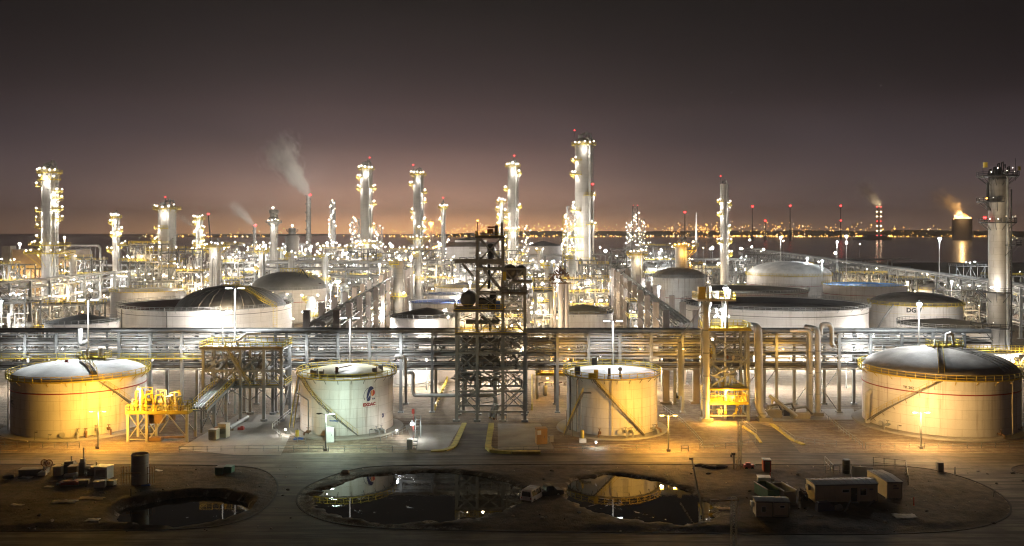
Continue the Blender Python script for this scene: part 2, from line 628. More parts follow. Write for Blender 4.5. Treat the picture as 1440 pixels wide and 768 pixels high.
def shore(v):
    if abs(v[0]) > 60 or not 112 < v[1] < 158:
        return 0.
    q, qi = pond(v[0], v[1])
    lo = WATER[qi]
    return smooth(lo - .12, lo - .02, v[2]) * (1 - smooth(lo + .08, lo + .26, v[2])) * (1 if q < 1.25 else 0)
sh_.data.foreach_set('value', [shore(v) for v in vsg])
tag(go, None, None, kind='structure')

# road sheet with the dirt islands cut out, kerbs round them
m_, n, out = new_mat('dusty_asphalt')
geo = n('ShaderNodeNewGeometry').outputs['Position']
mp = n('ShaderNodeMapping', {'Vector': geo, 'Scale': (.035, .8, 1)}).outputs[0]
a1 = n('ShaderNodeTexNoise', {'Vector': mp, 'Scale': 1.2, 'Detail': 6., 'Distortion': .8}).outputs[0]
a2 = n('ShaderNodeTexNoise', {'Vector': geo, 'Scale': .18, 'Detail': 6., 'Roughness': .65}).outputs[0]
a3 = n('ShaderNodeTexNoise', {'Vector': geo, 'Scale': 5., 'Detail': 3.}).outputs[0]
a4 = n('ShaderNodeTexNoise', {'Vector': n('ShaderNodeMapping', {'Vector': geo, 'Rotation': (0, 0, 1.1), 'Scale': (.06, 1.1, 1)}).outputs[0], 'Scale': 1.2, 'Detail': 4., 'Distortion': 1.6}).outputs[0]
c = n.mix(n.ramp(a2, [(.35, 0.), (.65, 1.)]), (.07, .058, .046), (.19, .158, .118))
c = n.mix(n.ramp(a1, [(.47, 0.), (.6, .85)]), c, (.055, .046, .037))
c = n.mix(n.ramp(a4, [(.55, 0.), (.62, .4)]), c, (.22, .195, .165))
c = n.mix(n.ramp(a3, [(.5, 0.), (.75, .4)]), c, (.09, .08, .07))
b = n('ShaderNodeBump', {'Height': n.m('ADD', a1, n.m('MULTIPLY', a3, .35)), 'Strength': .45, 'Distance': .12})
p = n('ShaderNodeBsdfPrincipled', {'Base Color': c, 'Roughness': .82, 'Normal': b.outputs[0], 'Specular IOR Level': .3})
n.t.links.new(p.outputs[0], out.inputs[0])
ROADM = m_
outer = [Vector(v + (0,)) for v in ((-400, 60), (400, 60), (400, 160.2), (-400, 160.2))]
tess = tessellate_polygon([outer] + [[Vector((v.x, v.y, 0)) for v in q] for q in ISLW])
allv = outer + [v for q in ISLW for v in q]
mb = MB()
mb.add([(v.x, v.y, .012) for v in allv], tess)
rd = mb.build('road', m_)
for pl in rd.data.polygons:
    if pl.normal.z < 0:
        pl.flip()
tag(rd, None, None, kind='structure')
mb = MB()
for q in ISLW:
    m = len(q)
    vs_, fs = [], []
    for i in range(m):
        t = (q[(i + 1) % m] - q[i - 1]).normalized()
        nn = Vector((-t.y, t.x, 0)) * .13
        a, b_ = q[i] + nn, q[i] - nn
        vs_ += [(a.x, a.y, -.05), (a.x, a.y, .07), (b_.x, b_.y, .07), (b_.x, b_.y, -.05)]
    for i in range(m):
        j = (i + 1) % m
        for k in range(3):
            fs.append((i * 4 + k, j * 4 + k, j * 4 + k + 1, i * 4 + k + 1))
    mb.add(vs_, fs)
tag(mb.build('kerb', 'kerb'), None, None, kind='structure')

m_, n, out = new_mat('still_dark_water')
geo = n('ShaderNodeNewGeometry').outputs['Position']
b = n('ShaderNodeBump', {'Height': n('ShaderNodeTexNoise', {'Vector': geo, 'Scale': 1.4, 'Detail': 2.}).outputs[0], 'Strength': .02, 'Distance': .1})
sc1 = n('ShaderNodeTexNoise', {'Vector': geo, 'Scale': .32, 'Detail': 6., 'Roughness': .7, 'Distortion': 1.}).outputs[0]
scum = n.ramp(sc1, [(.60, 0.), (.68, 1.)])
rgh = n.m('MULTIPLY_ADD', scum, .35, .012)
p = n('ShaderNodeBsdfPrincipled', {'Base Color': n.mix(scum, (.004, .004, .004), (.028, .024, .016)), 'Roughness': rgh, 'Normal': b.outputs[0], 'IOR': 1.5, 'Specular IOR Level': .8})
n.t.links.new(p.outputs[0], out.inputs[0])
for (c_, a, b_, t), wz in zip(PONDS, WATER):
    mb = MB()
    k = 40
    mb.add([(c_.x + 1.3 * a * math.cos(2 * PI * i / k), c_.y + 1.3 * b_ * math.sin(2 * PI * i / k), wz) for i in range(k)], [tuple(range(k))])
    tag(mb.build('pond_water', m_), None, None, kind='structure')

m_, n, out = new_mat('night_sea')
geo = n('ShaderNodeNewGeometry').outputs['Position']
s1 = n('ShaderNodeTexNoise', {'Vector': n('ShaderNodeMapping', {'Vector': geo, 'Scale': (.004, .02, 1)}).outputs[0], 'Scale': 1., 'Detail': 6.}).outputs[0]
s2 = n('ShaderNodeTexNoise', {'Vector': geo, 'Scale': .15, 'Detail': 4.}).outputs[0]
b = n('ShaderNodeBump', {'Height': s2, 'Strength': .06, 'Distance': 1.})
c = n.mix(n.ramp(s1, [(.42, 0.), (.62, 1.)]), (.08, .08, .10), (.15, .15, .175))
p = n('ShaderNodeBsdfPrincipled', {'Base Color': c, 'Roughness': .17, 'Normal': b.outputs[0], 'Specular IOR Level': 1.})
n.t.links.new(p.outputs[0], out.inputs[0])
mb = MB()
mb.add([(-16000, 1150, -.6), (16000, 1150, -.6), (16000, 12000, -.6), (-16000, 12000, -.6)], [(0, 1, 2, 3)])
tag(mb.build('sea', m_), None, None, kind='structure')
mb = MB()
cx_, cy_ = 160, 14
vs_ = []
for j in range(cy_ + 1):
    for i in range(cx_ + 1):
        x = -7000 + 14000 * i / cx_
        y = 6000 + 3600 * j / cy_ + 120 * noise.noise((x * .002, 1, 2))
        t = j / cy_
        ridge = 46 + 40 * noise.noise((x * .00045, .3, 1.)) + 16 * noise.noise((x * .002, t * 2, 4.))
        ridge *= .12 + .88 * smooth(-900, 400, x)
        land = max(smooth(-1100, -500, x), smooth(-2900, -2650, x) * smooth(-1600, -1900, x))
        vs_.append((x, y, -12 + 9 * land + (5 * smooth(0, .03, t) + ridge * smooth(.05, .8, t)) * land))
mb.add(vs_, [(j * (cx_ + 1) + i, j * (cx_ + 1) + i + 1, (j + 1) * (cx_ + 1) + i + 1, (j + 1) * (cx_ + 1) + i) for j in range(cy_) for i in range(cx_)])
tag(mb.build('far_shore', 'hill', smooth=True), None, None, kind='structure')
# ================================================================== storage tanks
def fit(xl, xr, yb=None, Yc=None):
    """centre and radius of an upright cylinder seen between two columns of the photo"""
    a, b = math.atan((xl - 720) / F), math.atan((xr - 720) / F)
    th, hf = (a + b) / 2, (b - a) / 2
    k = math.sin(hf)                         # radius over distance
    if Yc is None:
        Yc = (H * F / (yb - HY)) / (1 - k / math.cos(th))
    dist = Yc / math.cos(th)
    return Vector((math.tan(th) * Yc, Yc, 0)), k * dist


TANKS = []


def shell_point(r, a, z):
    """a = 0 faces the road (towards -Y), positive turns to +X"""
    return Vector((r * math.sin(a), -r * math.cos(a), z))


def tank(label, c, r, h, roof='dome', rise=2., shell='tankw', roofm='roofw', band=None, walk=.9, seg=72, rail=True,
         depth=2.5, group=None, base=True, walkm='yellow', name='storage_tank', inset=.0, bandm='redband', gap=1.8, railm=None):
    t = thing(name, label, 'storage tank', c, group)
    TANKS.append((c.x, c.y, r))
    mb = MB()
    if roof == 'open':
        mb.lathe([(r, 0), (r, h), (r - .15, h), (r - .15, h - .25)], seg)
    else:
        mb.lathe([(r, 0), (r, h), (r - .25, h + .02)], seg)
    mb.build('shell', shell, t, True)
    mb = MB()
    if roof == 'open':
        mb.lathe([(.01, h - depth + .5), (r * .5, h - depth + .25), (r * .9, h - depth), (r * .94, h - depth), (r * .95, h - depth + .7), (r - .2, h - depth + .6), (r - .2, h - .2)], seg)
    elif roof == 'dome':
        mb.lathe([(max(.01, r * (1 - inset) * math.sin(k / 10 * PI / 2) if k else .01), h + .02 + rise * math.cos(k / 10 * PI / 2) if rise < r * .3 else h + rise * math.cos(k / 10 * PI / 2)) for k in range(0, 11)][::-1], seg)
        if inset:
            mb.lathe([(r - .2, h + .03), (r * (1 - inset), h + .03)], seg)
    else:
        mb.lathe([(.01, h + rise + .03), (r * .5, h + rise * .52 + .06), (r - .2, h + .03)], seg)
    mb.build('roof', roofm, t, True)
    if walk:
        mb = MB()
        mb.lathe([(r + .02, h - .12), (r + walk, h - .12), (r + walk, h - .02), (r + .02, h - .02)], seg)
        for i in range(0, seg, 3):
            a = 2 * PI * i / seg
            mb.bar(shell_point(r, a, h - .9), shell_point(r + walk * .9, a, h - .15), .09)
        mb.build('walkway', walkm, t)
    if rail:
        mb = MB()
        rr = r + (walk - .06 if walk else -.08)
        mb.rail(ring(rr, h, max(12, int(2 * PI * rr / gap))), 1.1, gap * 1.2, .1, True)
        mb.build('railing', railm or ('yellow' if walkm == 'yellow' else 'steel'), t)
    if band:
        mb = MB()
        mb.lathe([(r + .01, band), (r + .12, band + .02), (r + .12, band + .2), (r + .01, band + .22)], seg)
        mb.build('wind_girder', bandm, t)
    if base:
        mb = MB()
        mb.lathe([(r + 2.2, -.1), (r + 2.0, .3), (r + .05, .42), (r - .3, .42)], seg)
        mb.build('foundation', 'concrete', t, True)
    return t


def shell_stair(t, r, a0, z0, a1, z1, w=.85):
    """stair wound round the shell from (a0, z0) up to (a1, z1)"""
    mb, rb = MB(), MB()
    k = max(8, int(abs(z1 - z0) / .27))
    inn, out_ = [], []
    for i in range(k + 1):
        f = i / k
        a, z = a0 + (a1 - a0) * f, z0 + (z1 - z0) * f
        mb.cbox(shell_point(r + .12 + w / 2, a, z), .33, w, .05, a)
        if i % 3 == 0 or i == k:
            inn.append(shell_point(r + .12, a, z))
            out_.append(shell_point(r + .12 + w, a, z))
    for pts in (inn, out_):
        for p, q in zip(pts, pts[1:]):
            mb.bar(p, q, .05, .17)
    for p, q in zip(inn[::2], out_[::2]):
        mb.bar(p, q, .06)
        mb.bar(Vector(q) - Vector((0, 0, .1)), Vector(p) - Vector((0, 0, .9)), .06)
    rb.rail(out_, 1.05, 2.4, .05, toe=False)
    s = mb.build('stair', 'dark', t)
    rb.build('railing', 'yellow', s)
    return s


def roof_stair(t, r, h, a, rise, z_f, r0=None, r1=1.5, off=0.):
    """railed walkway over the roof from the rim towards the crown"""
    mb, rb = MB(), MB()
    L, Rr = [], []
    sd = Vector((math.cos(a), math.sin(a), 0)) * .5
    k = 9
    r0 = r0 or r
    for i in range(k + 1):
        q = r0 + (r1 - r0) * i / k
        p = shell_point(q, a, z_f(q) + .25)
        L.append(p - sd)
        Rr.append(p + sd)
    for p, q, u, v in zip(L, L[1:], Rr, Rr[1:]):
        mb.bar(p, q, .07, .2)
        mb.bar(u, v, .07, .2)
        for s_ in range(4):
            f = s_ / 4
            m1, m2 = p.lerp(q, f), u.lerp(v, f)
            mb.bar(m1, m2, .26, .05)
    rb.rail(L, 1.05, 1.6, .065, toe=False)
    rb.rail(Rr, 1.05, 1.6, .065, toe=False)
    s = mb.build('roof_stair', 'dark', t)
    rb.build('railing', 'yellow', s)


def nozzles(t, r, spec):
    """manways, valves and short pipes at the foot of a shell"""
    for a, z, kind in spec:
        mb = MB()
        p = shell_point(r, a, z)
        o = shell_point(1, a, 0)
        if kind == 'manway':
            mb.tube(p - o * .1, p + o * .35, .42, 14)
            mb.tube(p + o * .33, p + o * .45, .55, 14)
            mb.build('manway', 'cladw', t)
        elif kind == 'valve':
            mb.path([p, p + o * 1.2, p + o * 1.6 - Vector((0, 0, .1)), shell_point(r + 1.7, a, .35)], .16, 8)
            mb.tube(p + o * .7 + Vector((0, 0, -.1)), p + o * .7 + Vector((0, 0, .75)), .07, 6)
            mb.lathe([(.28, 0), (.34, .03), (.28, .06)], 10, tuple(p + o * .7 + Vector((0, 0, .75))))
            mb.cbox(p + o * .7, .5, .5, .5, a)
            mb.build('valve', 'rust' if rnd.random() < .5 else 'steel', t)
        elif kind == 'riser':
            mb.path([shell_point(r + .35, a, .45), shell_point(r + .35, a, z - .4), shell_point(r - .1, a, z + .25)], .09, 8)
            for q in range(1, 5):
                mb.bar(shell_point(r, a, z * q / 5), shell_point(r + .36, a, z * q / 5), .06)
            mb.build('riser_pipe', 'cream', t)
        elif kind == 'post':
            mb.tube(shell_point(r + 1.5, a, .3), shell_point(r + 1.5, a, z), .05, 6)
            mb.tube(shell_point(r + 1.5, a, z), shell_point(r + 1.5, a + .03, z + .02), .05, 6)
            mb.cbox(shell_point(r + 1.5, a + .03, z - .05), .4, .3, .15, a)
            mb.build('hydrant_post', 'dark', t)


def wrap_poly(polys, r, a_c, z_c, off=.02):
    """flat outlines (x right, y up, metres) laid on the curved shell"""
    mb = MB()
    for pts in polys:
        pts3 = [Vector((x, y, 0)) for x, y in pts]
        tr = tessellate_polygon([pts3])
        mb.add([shell_point(r + off, a_c + p.x / r, z_c + p.y) for p in pts3], tr)
    return mb


def ell(cx, cy, a, b, rot=0, k=28, t0=0., t1=2 * PI):
    o = []
    for i in range(k):
        t = t0 + (t1 - t0) * i / (k - 1 if t1 - t0 < 6.2 else k)
        x, y = a * math.cos(t), b * math.sin(t)
        o.append((cx + x * math.cos(rot) - y * math.sin(rot), cy + x * math.sin(rot) + y * math.cos(rot)))
    return o


def wrap_text(txt, size, r, a_c, z_c, name, mat, t, sx=1., off=.02, bold=0.):
    cu = bpy.data.curves.new(name, 'FONT')
    cu.body, cu.size, cu.align_x, cu.offset, cu.resolution_u = txt, size, 'CENTER', bold, 2
    o = bpy.data.objects.new(name, cu)
    C.objects.link(o)
    dg = bpy.context.evaluated_depsgraph_get()
    me = bpy.data.meshes.new_from_object(o.evaluated_get(dg))
    bpy.data.objects.remove(o)
    bpy.data.curves.remove(cu)
    for v in me.vertices:
        p = shell_point(r + off, a_c + v.co.x * sx / r, z_c + v.co.y)
        v.co = p
    me.materials.clear()
    me.materials.append(M[mat])
    return link(name, me, t)


# ---- tank lit orange, beside the loading platform
cL, rL = fit(14, 206, 619)
t = tank('white domed tank glowing orange beside the loading platform, with railed roof stair', cL, rL, 11., 'dome', 2.3, 'tankw', 'roofw', 8.6, .9)
zf = lambda q: 11 + 2.3 * math.cos(math.asin(min(1, q / rL)))
roof_stair(t, rL, 11, R(38), 2.3, zf, rL - .3, 1.8)
shell_stair(t, rL, R(98), .4, R(40), 10.9)
mb, rb = MB(), MB()
mb.cbox((1.5, 3, 13.6), 6, 3.2, .12)
for q in (-1, 1):
    mb.bar((1.5 + q * 2.6, 2, 12.2), (1.5 + q * 2.6, 2, 13.6), .15)
rb.rail([(-1.4, 1.4, 13.65), (4.4, 1.4, 13.65), (4.4, 4.6, 13.65), (-1.4, 4.6, 13.65)], 1.1, 1.2, .08, True)
pl_ = mb.build('roof_platform', 'yellow', t)
rb.build('railing', 'yellow', pl_)
mb = MB()
mb.drum((2.8, 3, 13.9), (2.8, 3, 15.6), .55, 12)
mb.tube((0, 3, 13.7), (0, 3, 15.4), .3, 10)
mb.path([(-1, 3.2, 13.7), (-1, 3.2, 14.9), (2.6, 3.2, 15.2)], .16, 8)
mb.build('roof_vent', 'white', t)
mb = MB()
mb.cbox((-2.2, -1.2, 13.35), .5, .5, .6)
mb.build('hatch', 'red', t)
nozzles(t, rL, [(R(-62), 10.6, 'riser'), (R(12), 1.0, 'manway'), (R(30), 1.2, 'valve'), (R(38), 1.6, 'valve'), (R(24), 1.3, 'valve'), (R(-8), 1.9, 'post'), (R(3), 1.4, 'post'), (R(48), 1.4, 'valve')])
wrap_text('TERMIN', .62, rL, R(-50), 7.2, 'lettering', 'black', t, bold=.02)
wrap_text('MMC', 1.15, rL, R(-49), 6.15, 'lettering', 'black', t, bold=.05, sx=1.1)
wrap_text('TANK STORE', .45, rL, R(-50), 5.6, 'lettering', 'black', t)
mb = MB()
mb.path([shell_point(rL + 2.8, R(a), .45) for a in range(-75, -14, 6)] + [shell_point(rL + 2.6, R(-10), .3)], .2, 8)
mb.build('foot_pipe', 'cream', t)

# ---- tank with the emblem
c1, r1 = fit(422, 553, 616)
t = tank('white tank with round emblem and red lettering, greenish lamp light and dark stair', c1, r1, 11.2, 'dome', 1.5, 'tankw', 'roofy', None, .75, walkm='dark', railm='yellow', inset=.22, gap=1.6)
shell_stair(t, r1, R(22), .5, R(-50), 11.0)
mb = MB()
polyN = [ell(-.05, .55, .62, 1.05, R(-12))]
em = wrap_poly([ell(.12, .62, .52, .66, R(-20))[0:0] or
                [(-.35, 1.1), (-.18, 1.45), (.1, 1.62), (.45, 1.6), (.75, 1.35), (.86, 1.05), (.55, .95), (.25, .78), (.02, .5), (-.12, .15), (-.28, -.25), (-.62, -.85), (-.75, -.6), (-.66, .1), (-.5, .65)],
                [(-.72, -.95), (-.2, -.35), (.1, 0), (.18, -.45), (.1, -.95), (-.15, -1.25), (-.5, -1.28)]], r1, R(38.5), 8.0, .025)
em.build('emblem', 'navy', t)
em = wrap_poly([[(x, y) for x, y in ell(.62, .28, .52, .60, R(-25)) if x > .55]], r1, R(38.5), 8.0, .03)
em.build('emblem', 'red', t)
em = wrap_poly([[(x, y) for x, y in ell(.62, .28, .52, .60, R(-25)) if .30 < x < .60]], r1, R(38.5), 8.0, .034)
em.build('emblem', 'orange', t)
em = wrap_poly([[(x, y) for x, y in ell(.62, .28, .52, .60, R(-25)) if x < .34]], r1, R(38.5), 8.0, .03)
em.build('emblem', 'navy', t)
arc = ell(-.35, .1, .95, 1.35, R(-18), 16, R(95), R(245))
arc2 = ell(-.28, .1, .93, 1.28, R(-18), 16, R(95), R(245))
em = wrap_poly([arc + arc2[::-1]], r1, R(38.5), 8.0, .025)
em.build('emblem', 'navy', t)
wrap_text('EXDAC', .82, r1, R(38), 5.85, 'lettering', 'redband', t, sx=1.0, bold=.06)
wrap_text('TOP', .38, r1, R(43.5), 7.0, 'lettering', 'navy', t, bold=.03)
wrap_text('WWEWSK', .42, r1, R(-3.5), 3.15, 'lettering', 'blue', t, bold=.03, sx=1.15)
wrap_text('3', 1.0, r1, R(59), 3.1, 'lettering', 'navy', t, bold=.08)
nozzles(t, r1, [(R(-8), .9, 'manway'), (R(34), 1.6, 'post'), (R(45), 1.0, 'valve'), (R(52), 1.0, 'valve'), (R(-38), .9, 'valve')])
mb = MB()
mb.path([shell_point(r1 + .5, R(-62), 11.2), shell_point(r1 + 1., R(-62), 8.), shell_point(r1 + 1., R(-40), 7.4), shell_point(r1 + .6, R(-38), 7.), shell_point(r1 + .6, R(-38), .4)], .13, 8)
mb.build('riser_pipe', 'dark', t)
mb, rb = MB(), MB()
for (px_, py_) in ((-5.2, -6.2), (-3.8, -6.9), (-6.0, -4.8), (6, -3), (6.6, 1)):
    mb = MB()
    mb.cbox((px_, py_, 11.9), .7, .6, 1.3)
    mb.tube((px_ + .5, py_, 11.3), (px_ + .5, py_, 12.9), .1, 6)
    mb.build('gauge_box', 'steel', t)
mb.v, mb.f, mb.mi = [], [], []
mb.path([(-1.6, -5.4, 12.0), (-.6, -4.8, 12.9), (1.4, -3.2, 13.1)], .1, 6)
mb.cbox((-1, -5.6, 12.3), .5, .3, 1.7)
mb.build('float_gauge', 'rust', t)
# side stair on the left of the emblem tank, going down to the bund
mb, rb = MB(), MB()
mb.stair((-r1 - 1.4, -2.4, .2), (-r1 - .9, 3.4, 11.0), .8, .27, rb=rb)
s_ = mb.build('stair', 'dark', t)
rb.build('railing', 'yellow', s_)

# ---- tank with pale blue-white roof, half lit orange
c2, r2 = fit(797, 924, 616)
t = tank('white tank with flat pale roof, half lit orange, two stairs meeting at its rim', c2, r2, 11.3, 'cone', .7, 'tankw', 'roofw', None, .8, walkm='dark', railm='yellow', gap=1.6)
shell_stair(t, r2, R(33), .4, R(-27), 11.1)
mb, rb = MB(), MB()
a = shell_point(r2 + 1.6, R(-36), 8.6)
mb.stair((-r2 - .9, -7.6, .2), a + Vector((-.2, 0, 0)), .85, .27, rb=rb)
mb.cbox(a + Vector((.5, .2, 0)), 1.8, 1.2, .1)
mb.bar((-r2 * .93, -7.6, 0), (-r2 * .93, -7.6, 4.4), .12)
mb.bar((a.x - .8, a.y - .5, 0), (a.x - .8, a.y - .5, 8.6), .14)
mb.bar((a.x - 3.4, a.y - .6, 0), (a.x - 3.4, a.y - .6, 5.4), .14)
s_ = mb.build('outer_stair', 'dark', t)
rb.build('railing', 'yellow', s_)
nozzles(t, r2, [(R(-6), 10.9, 'riser'), (R(64), 11., 'riser'), (R(3), 1.2, 'manway'), (R(9), 1.4, 'valve'), (R(16), 1.3, 'valve'), (R(44), 1.4, 'post'), (R(50), 1.2, 'valve'), (R(57), 1.0, 'valve'), (R(-20), 1., 'valve')])
mb = MB()
mb.path([shell_point(r2 + .4, R(-52), .4), shell_point(r2 + .4, R(-52), 10.6), shell_point(r2 - .6, R(-52), 11.5)], .12, 8)
mb.path([shell_point(r2 + .4, R(-66), .4), shell_point(r2 + .4, R(-66), 11.2)], .18, 8)
mb.build('riser_pipe', 'dark', t)
mb = MB()
mb.cbox((-1.2, -6.6, 12.2), .5, .4, 1.9)
mb.build('equipment_box', 'dark', t)
mb = MB()
mb.tube((.9, -7.0, 11.4), (.9, -7.0, 12.7), .3, 10, .12)
mb.ball((.9, -7.0, 13.0), .42, 10, 7)
mb.build('roof_vent', 'dark', t)
for p_ in ((-7.2, -3.4, 12.1), (-2.8, 7.4, 12.4)):
    mb = MB()
    mb.cbox(p_, 1.1, 1., 1.6)
    mb.build('equipment_box', 'dark', t)
mb = MB()
mb.cbox((-3.9, -7.4, 11.9), .8, .5, 2.)
mb.cbox((-4.6, -7.0, 11.6), 1.2, .8, 1.2)
mb.build('gauge_box', 'yellow', t)

# ---- big domed tank on the other side
cR, rR = fit(1212, 1437, 618)
t = tank('biggest white front tank, with high dusty dome, red girder and stair rising up its side', cR, rR, 11.2, 'dome', 4.6, 'tankw', 'roofg', 8.3, .9)
zf = lambda q: 11.2 + 4.6 * math.cos(math.asin(min(1, q / rR)))
shell_stair(t, rR, R(-86), .4, R(-24), 11.0)
roof_stair(t, rR, 11.2, R(-24), 4.6, zf, rR - .3, 1.6)
mb, rb = MB(), MB()
mb.cbox((1.2, 0, 16.1), 6.5, 3.4, .12)
for q in (-1, 1):
    for q2 in (-1, 1):
        mb.bar((1.2 + q * 3, q2 * 1.4, 15.2), (1.2 + q * 3, q2 * 1.4, 16.1), .14)
rb.rail([(-2, -1.6, 16.15), (4.4, -1.6, 16.15), (4.4, 1.6, 16.15), (-2, 1.6, 16.15)], 1.1, 1.2, .08, True)
s_ = mb.build('roof_platform', 'yellow', t)
rb.build('railing', 'yellow', s_)
mb = MB()
mb.path([(1.6, .2, 16.1), (1.6, .2, 18.4), (2.4, .2, 18.7), (3, .2, 18.2), (3, .2, 16.1)], .28, 10)
mb.cbox((-.6, 0, 16.7), 1.0, .9, 1.1)
mb.build('roof_vent', 'white', t)
mb = MB()
for a in (28, 36, 44):
    pts = [shell_point(q, R(a), zf(q) + .18) for q in (2., rR * .3, rR * .5, rR * .7, rR * .85, rR - .6)]
    mb.path(pts, .09, 6)
mb.build('roof_pipe', 'dark', t)
nozzles(t, rR, [(R(31), 10.8, 'riser'), (R(-52), 1.7, 'post'), (R(17), 1.0, 'valve'), (R(-62), 1.2, 'valve'), (R(44), 1., 'valve'), (R(52), 1., 'valve'), (R(-70), 1., 'manway')])
mb = MB()
mb.path([shell_point(rR + .6, R(-84), .3), shell_point(rR + .6, R(-84), 6.4), shell_point(rR - .2, R(-84), 7.)], .5, 10)
mb.build('fill_pipe', 'cladw', t)
wrap_text('TK 202', .7, rR, R(-47), 8.9, 'lettering', 'black', t, bold=.02)

# ---- tanks behind the pipe rack
def mid(label, xl, xr, D, h, **k):
    c, r = fit(xl, xr, Yc=D)
    return tank(label, c, r, h, **k), c, r


t, c, r = mid('wide grey-white open tank holding a dark dome and a red-brown floating roof', 165, 410, 318, zat(437, 290), roof='open', roofm='floatr', shell='tankg', walk=.7, walkm='steel', depth=3.2, rail=True, band=12.2, bandm='dark', seg=96)
hA = zat(437, 290)
mb = MB()
rd_ = r * .66
mb.lathe([(max(.01, rd_ * math.sin(k / 12 * PI / 2)), hA - 2.6 + 9.2 * math.cos(k / 12 * PI / 2)) for k in range(13)][::-1], 64, (r * .30, 0, 0))
mb.build('dome', 'roofd', t, True)
mb = MB()
for q in range(30):
    a = 2 * PI * q / 30
    mb.path([(r * .30 + rd_ * math.sin(k / 8 * PI / 2) * math.cos(a), rd_ * math.sin(k / 8 * PI / 2) * math.sin(a), hA - 2.55 + 9.2 * math.cos(k / 8 * PI / 2)) for k in range(1, 9)], .13, 4)
mb.build('rib', 'roofg', t)
mb, rb = MB(), MB()
a0_ = R(64)
L_ = [shell_point(q, a0_, z_) for q, z_ in ((r + .9, 0), (r + .9, hA), (r * .8, hA + 2.5), (r * .62, hA + 5.2), (r * .45, hA + 6.3))]
L2 = [p + Vector((1.2, .6, 0)) for p in L_]
for p, q, u, v in zip(L_, L_[1:], L2, L2[1:]):
    mb.bar(p, q, .1, .3)
    mb.bar(u, v, .1, .3)
    k = int((q - p).length / .6)
    for i in range(k):
        mb.bar(p.lerp(q, i / k), u.lerp(v, i / k), .3, .06)
rb.rail(L_[1:], 1.1, 1.4, .1, toe=False)
rb.rail(L2[1:], 1.1, 1.4, .1, toe=False)
s_ = mb.build('stair', 'yellow', t)
rb.build('railing', 'yellow', s_)
mb = MB()
mb.rail([(r * .30 + 3 * math.cos(i * PI / 3), 3 * math.sin(i * PI / 3), hA + 6.3) for i in range(6)], 1.6, 1.5, .14, True)
mb.cbox((r * .30, 0, hA + 6.5), 5, 5, .4)
mb.build('crown_platform', 'yellow', t)
for a in (R(-6), R(28), R(-48)):
    mb = MB()
    mb.bar(shell_point(r + .15, a, 0), shell_point(r + .15, a, hA), .35)
    mb.build('riser_pipe', 'dark', t)

t, c, r = mid('tall white tank with dark dome and crooked pipe, behind the wide open dome tank', 352, 459, 400, zat(410, 377), roof='dome', rise=7.5, shell='tankg', roofm='roofd', walk=0, band=9, rail=True, walkm='steel')
hB = zat(410, 377)
mb = MB()
mb.path([(6, -r * .5, hB + 4), (8, -r * .45, hB + 8.5), (r * .7, -r * .4, hB + 3), (r * .95, -r * .3, hB + 2.2)], .22, 6)
mb.build('vent_pipe', 'black', t)
mb = MB()
mb.rail([(-3, -r * .2, hB + 7.3), (4, -r * .2, hB + 7.3), (10, -r * .3, hB + 5.4), (r * .95, -r * .2, hB)], 1.6, 1.4, .16)
mb.rail([(-3, 1, hB + 7.3), (4, 1, hB + 7.3), (10, 0, hB + 5.4), (r * .95, 0, hB)], 1.6, 1.4, .16)
mb.build('stair', 'yellow', t)

mid('pale flat tank with yellow railing, half hidden by the wide open dome tank', 155, 262, 372, zat(413, 350), roof='cone', rise=1., roofm='roofw', shell='tankg', walk=.6, seg=48)
mid('low tank with grey-blue lid behind the tall lamp post', 62, 168, 262, zat(458, 250), roof='cone', rise=2.2, roofm='roofd', shell='tankg', walk=.5, walkm='steel', seg=48)
mid('widest open tank, black floating roof sunk under a railed rim', 960, 1222, 322, zat(437, 291), roof='open', roofm='floatd', shell='tankg', walk=.8, walkm='steel', depth=2.6, band=11.7, bandm='dark', seg=96)
t, c, r = mid('second open tank with black floating roof, further off than its twin', 945, 1137, 425, zat(412, 396), roof='open', roofm='floatd', shell='tankg', walk=.8, walkm='steel', depth=3., band=11.5, bandm='redband', seg=84)
mid('white tank with broad pale dome and thin red line', 1050, 1170, 470, zat(389, 446), roof='dome', rise=7., roofm='roofw', shell='tankg', walk=.6, band=12, seg=64)
mid('open tank with bright blue inner rim', 1157, 1276, 420, zat(404, 400), roof='open', roofm='skyblue', shell='tankg', walk=.6, depth=.5, band=10.5, seg=64)
t, c, r = mid('white tank with dark shallow dome and mast lamp standing before it', 1222, 1355, 330, zat(432, 312), roof='dome', rise=4., roofm='roofg', shell='tankg', walk=.7, seg=72, band=10.2, bandm='cream')
wrap_text('DG 7', 2.2, r, R(-26), 12.3 - 1.2, 'lettering', 'black', t, bold=.1)
mb = MB()
mb.path([shell_point(r + .6, R(-75), 4), shell_point(r + 1.5, R(-60), 9), shell_point(r + .6, R(-50), 13.5)], .3, 8)
mb.build('riser_pipe', 'steel', t)
mid('low dark lidded tank at the foot of the shallow dome tank', 1262, 1402, 268, zat(463, 254), roof='cone', rise=1.8, roofm='roofd', shell='tankg', walk=.4, walkm='steel', seg=56)
mid('white tank under a floodlight, behind the stair frame with sodium decks', 918, 992, 380, zat(392, 365), roof='dome', rise=4, roofm='roofg', shell='tankw', walk=.4, walkm='steel', seg=48, band=12)
mid('white tank with deep blue floating roof near the dark tower', 575, 662, 300, zat(428, 288), roof='open', roofm='floatb', shell='tankg', walk=.4, walkm='steel', depth=.8, seg=56)
mid('low grey tank with broad flat lid, in front of the blue roofed tank', 548, 652, 262, zat(450, 249), roof='cone', rise=2.4, roofm='roofg', shell='tankg', walk=.3, walkm='steel', seg=48)
mid('smaller blue roofed tank, second in the row behind the dark tower', 600, 668, 352, zat(415, 343), roof='open', roofm='floatb', shell='tankw', walk=.4, walkm='steel', depth=.8, seg=48)
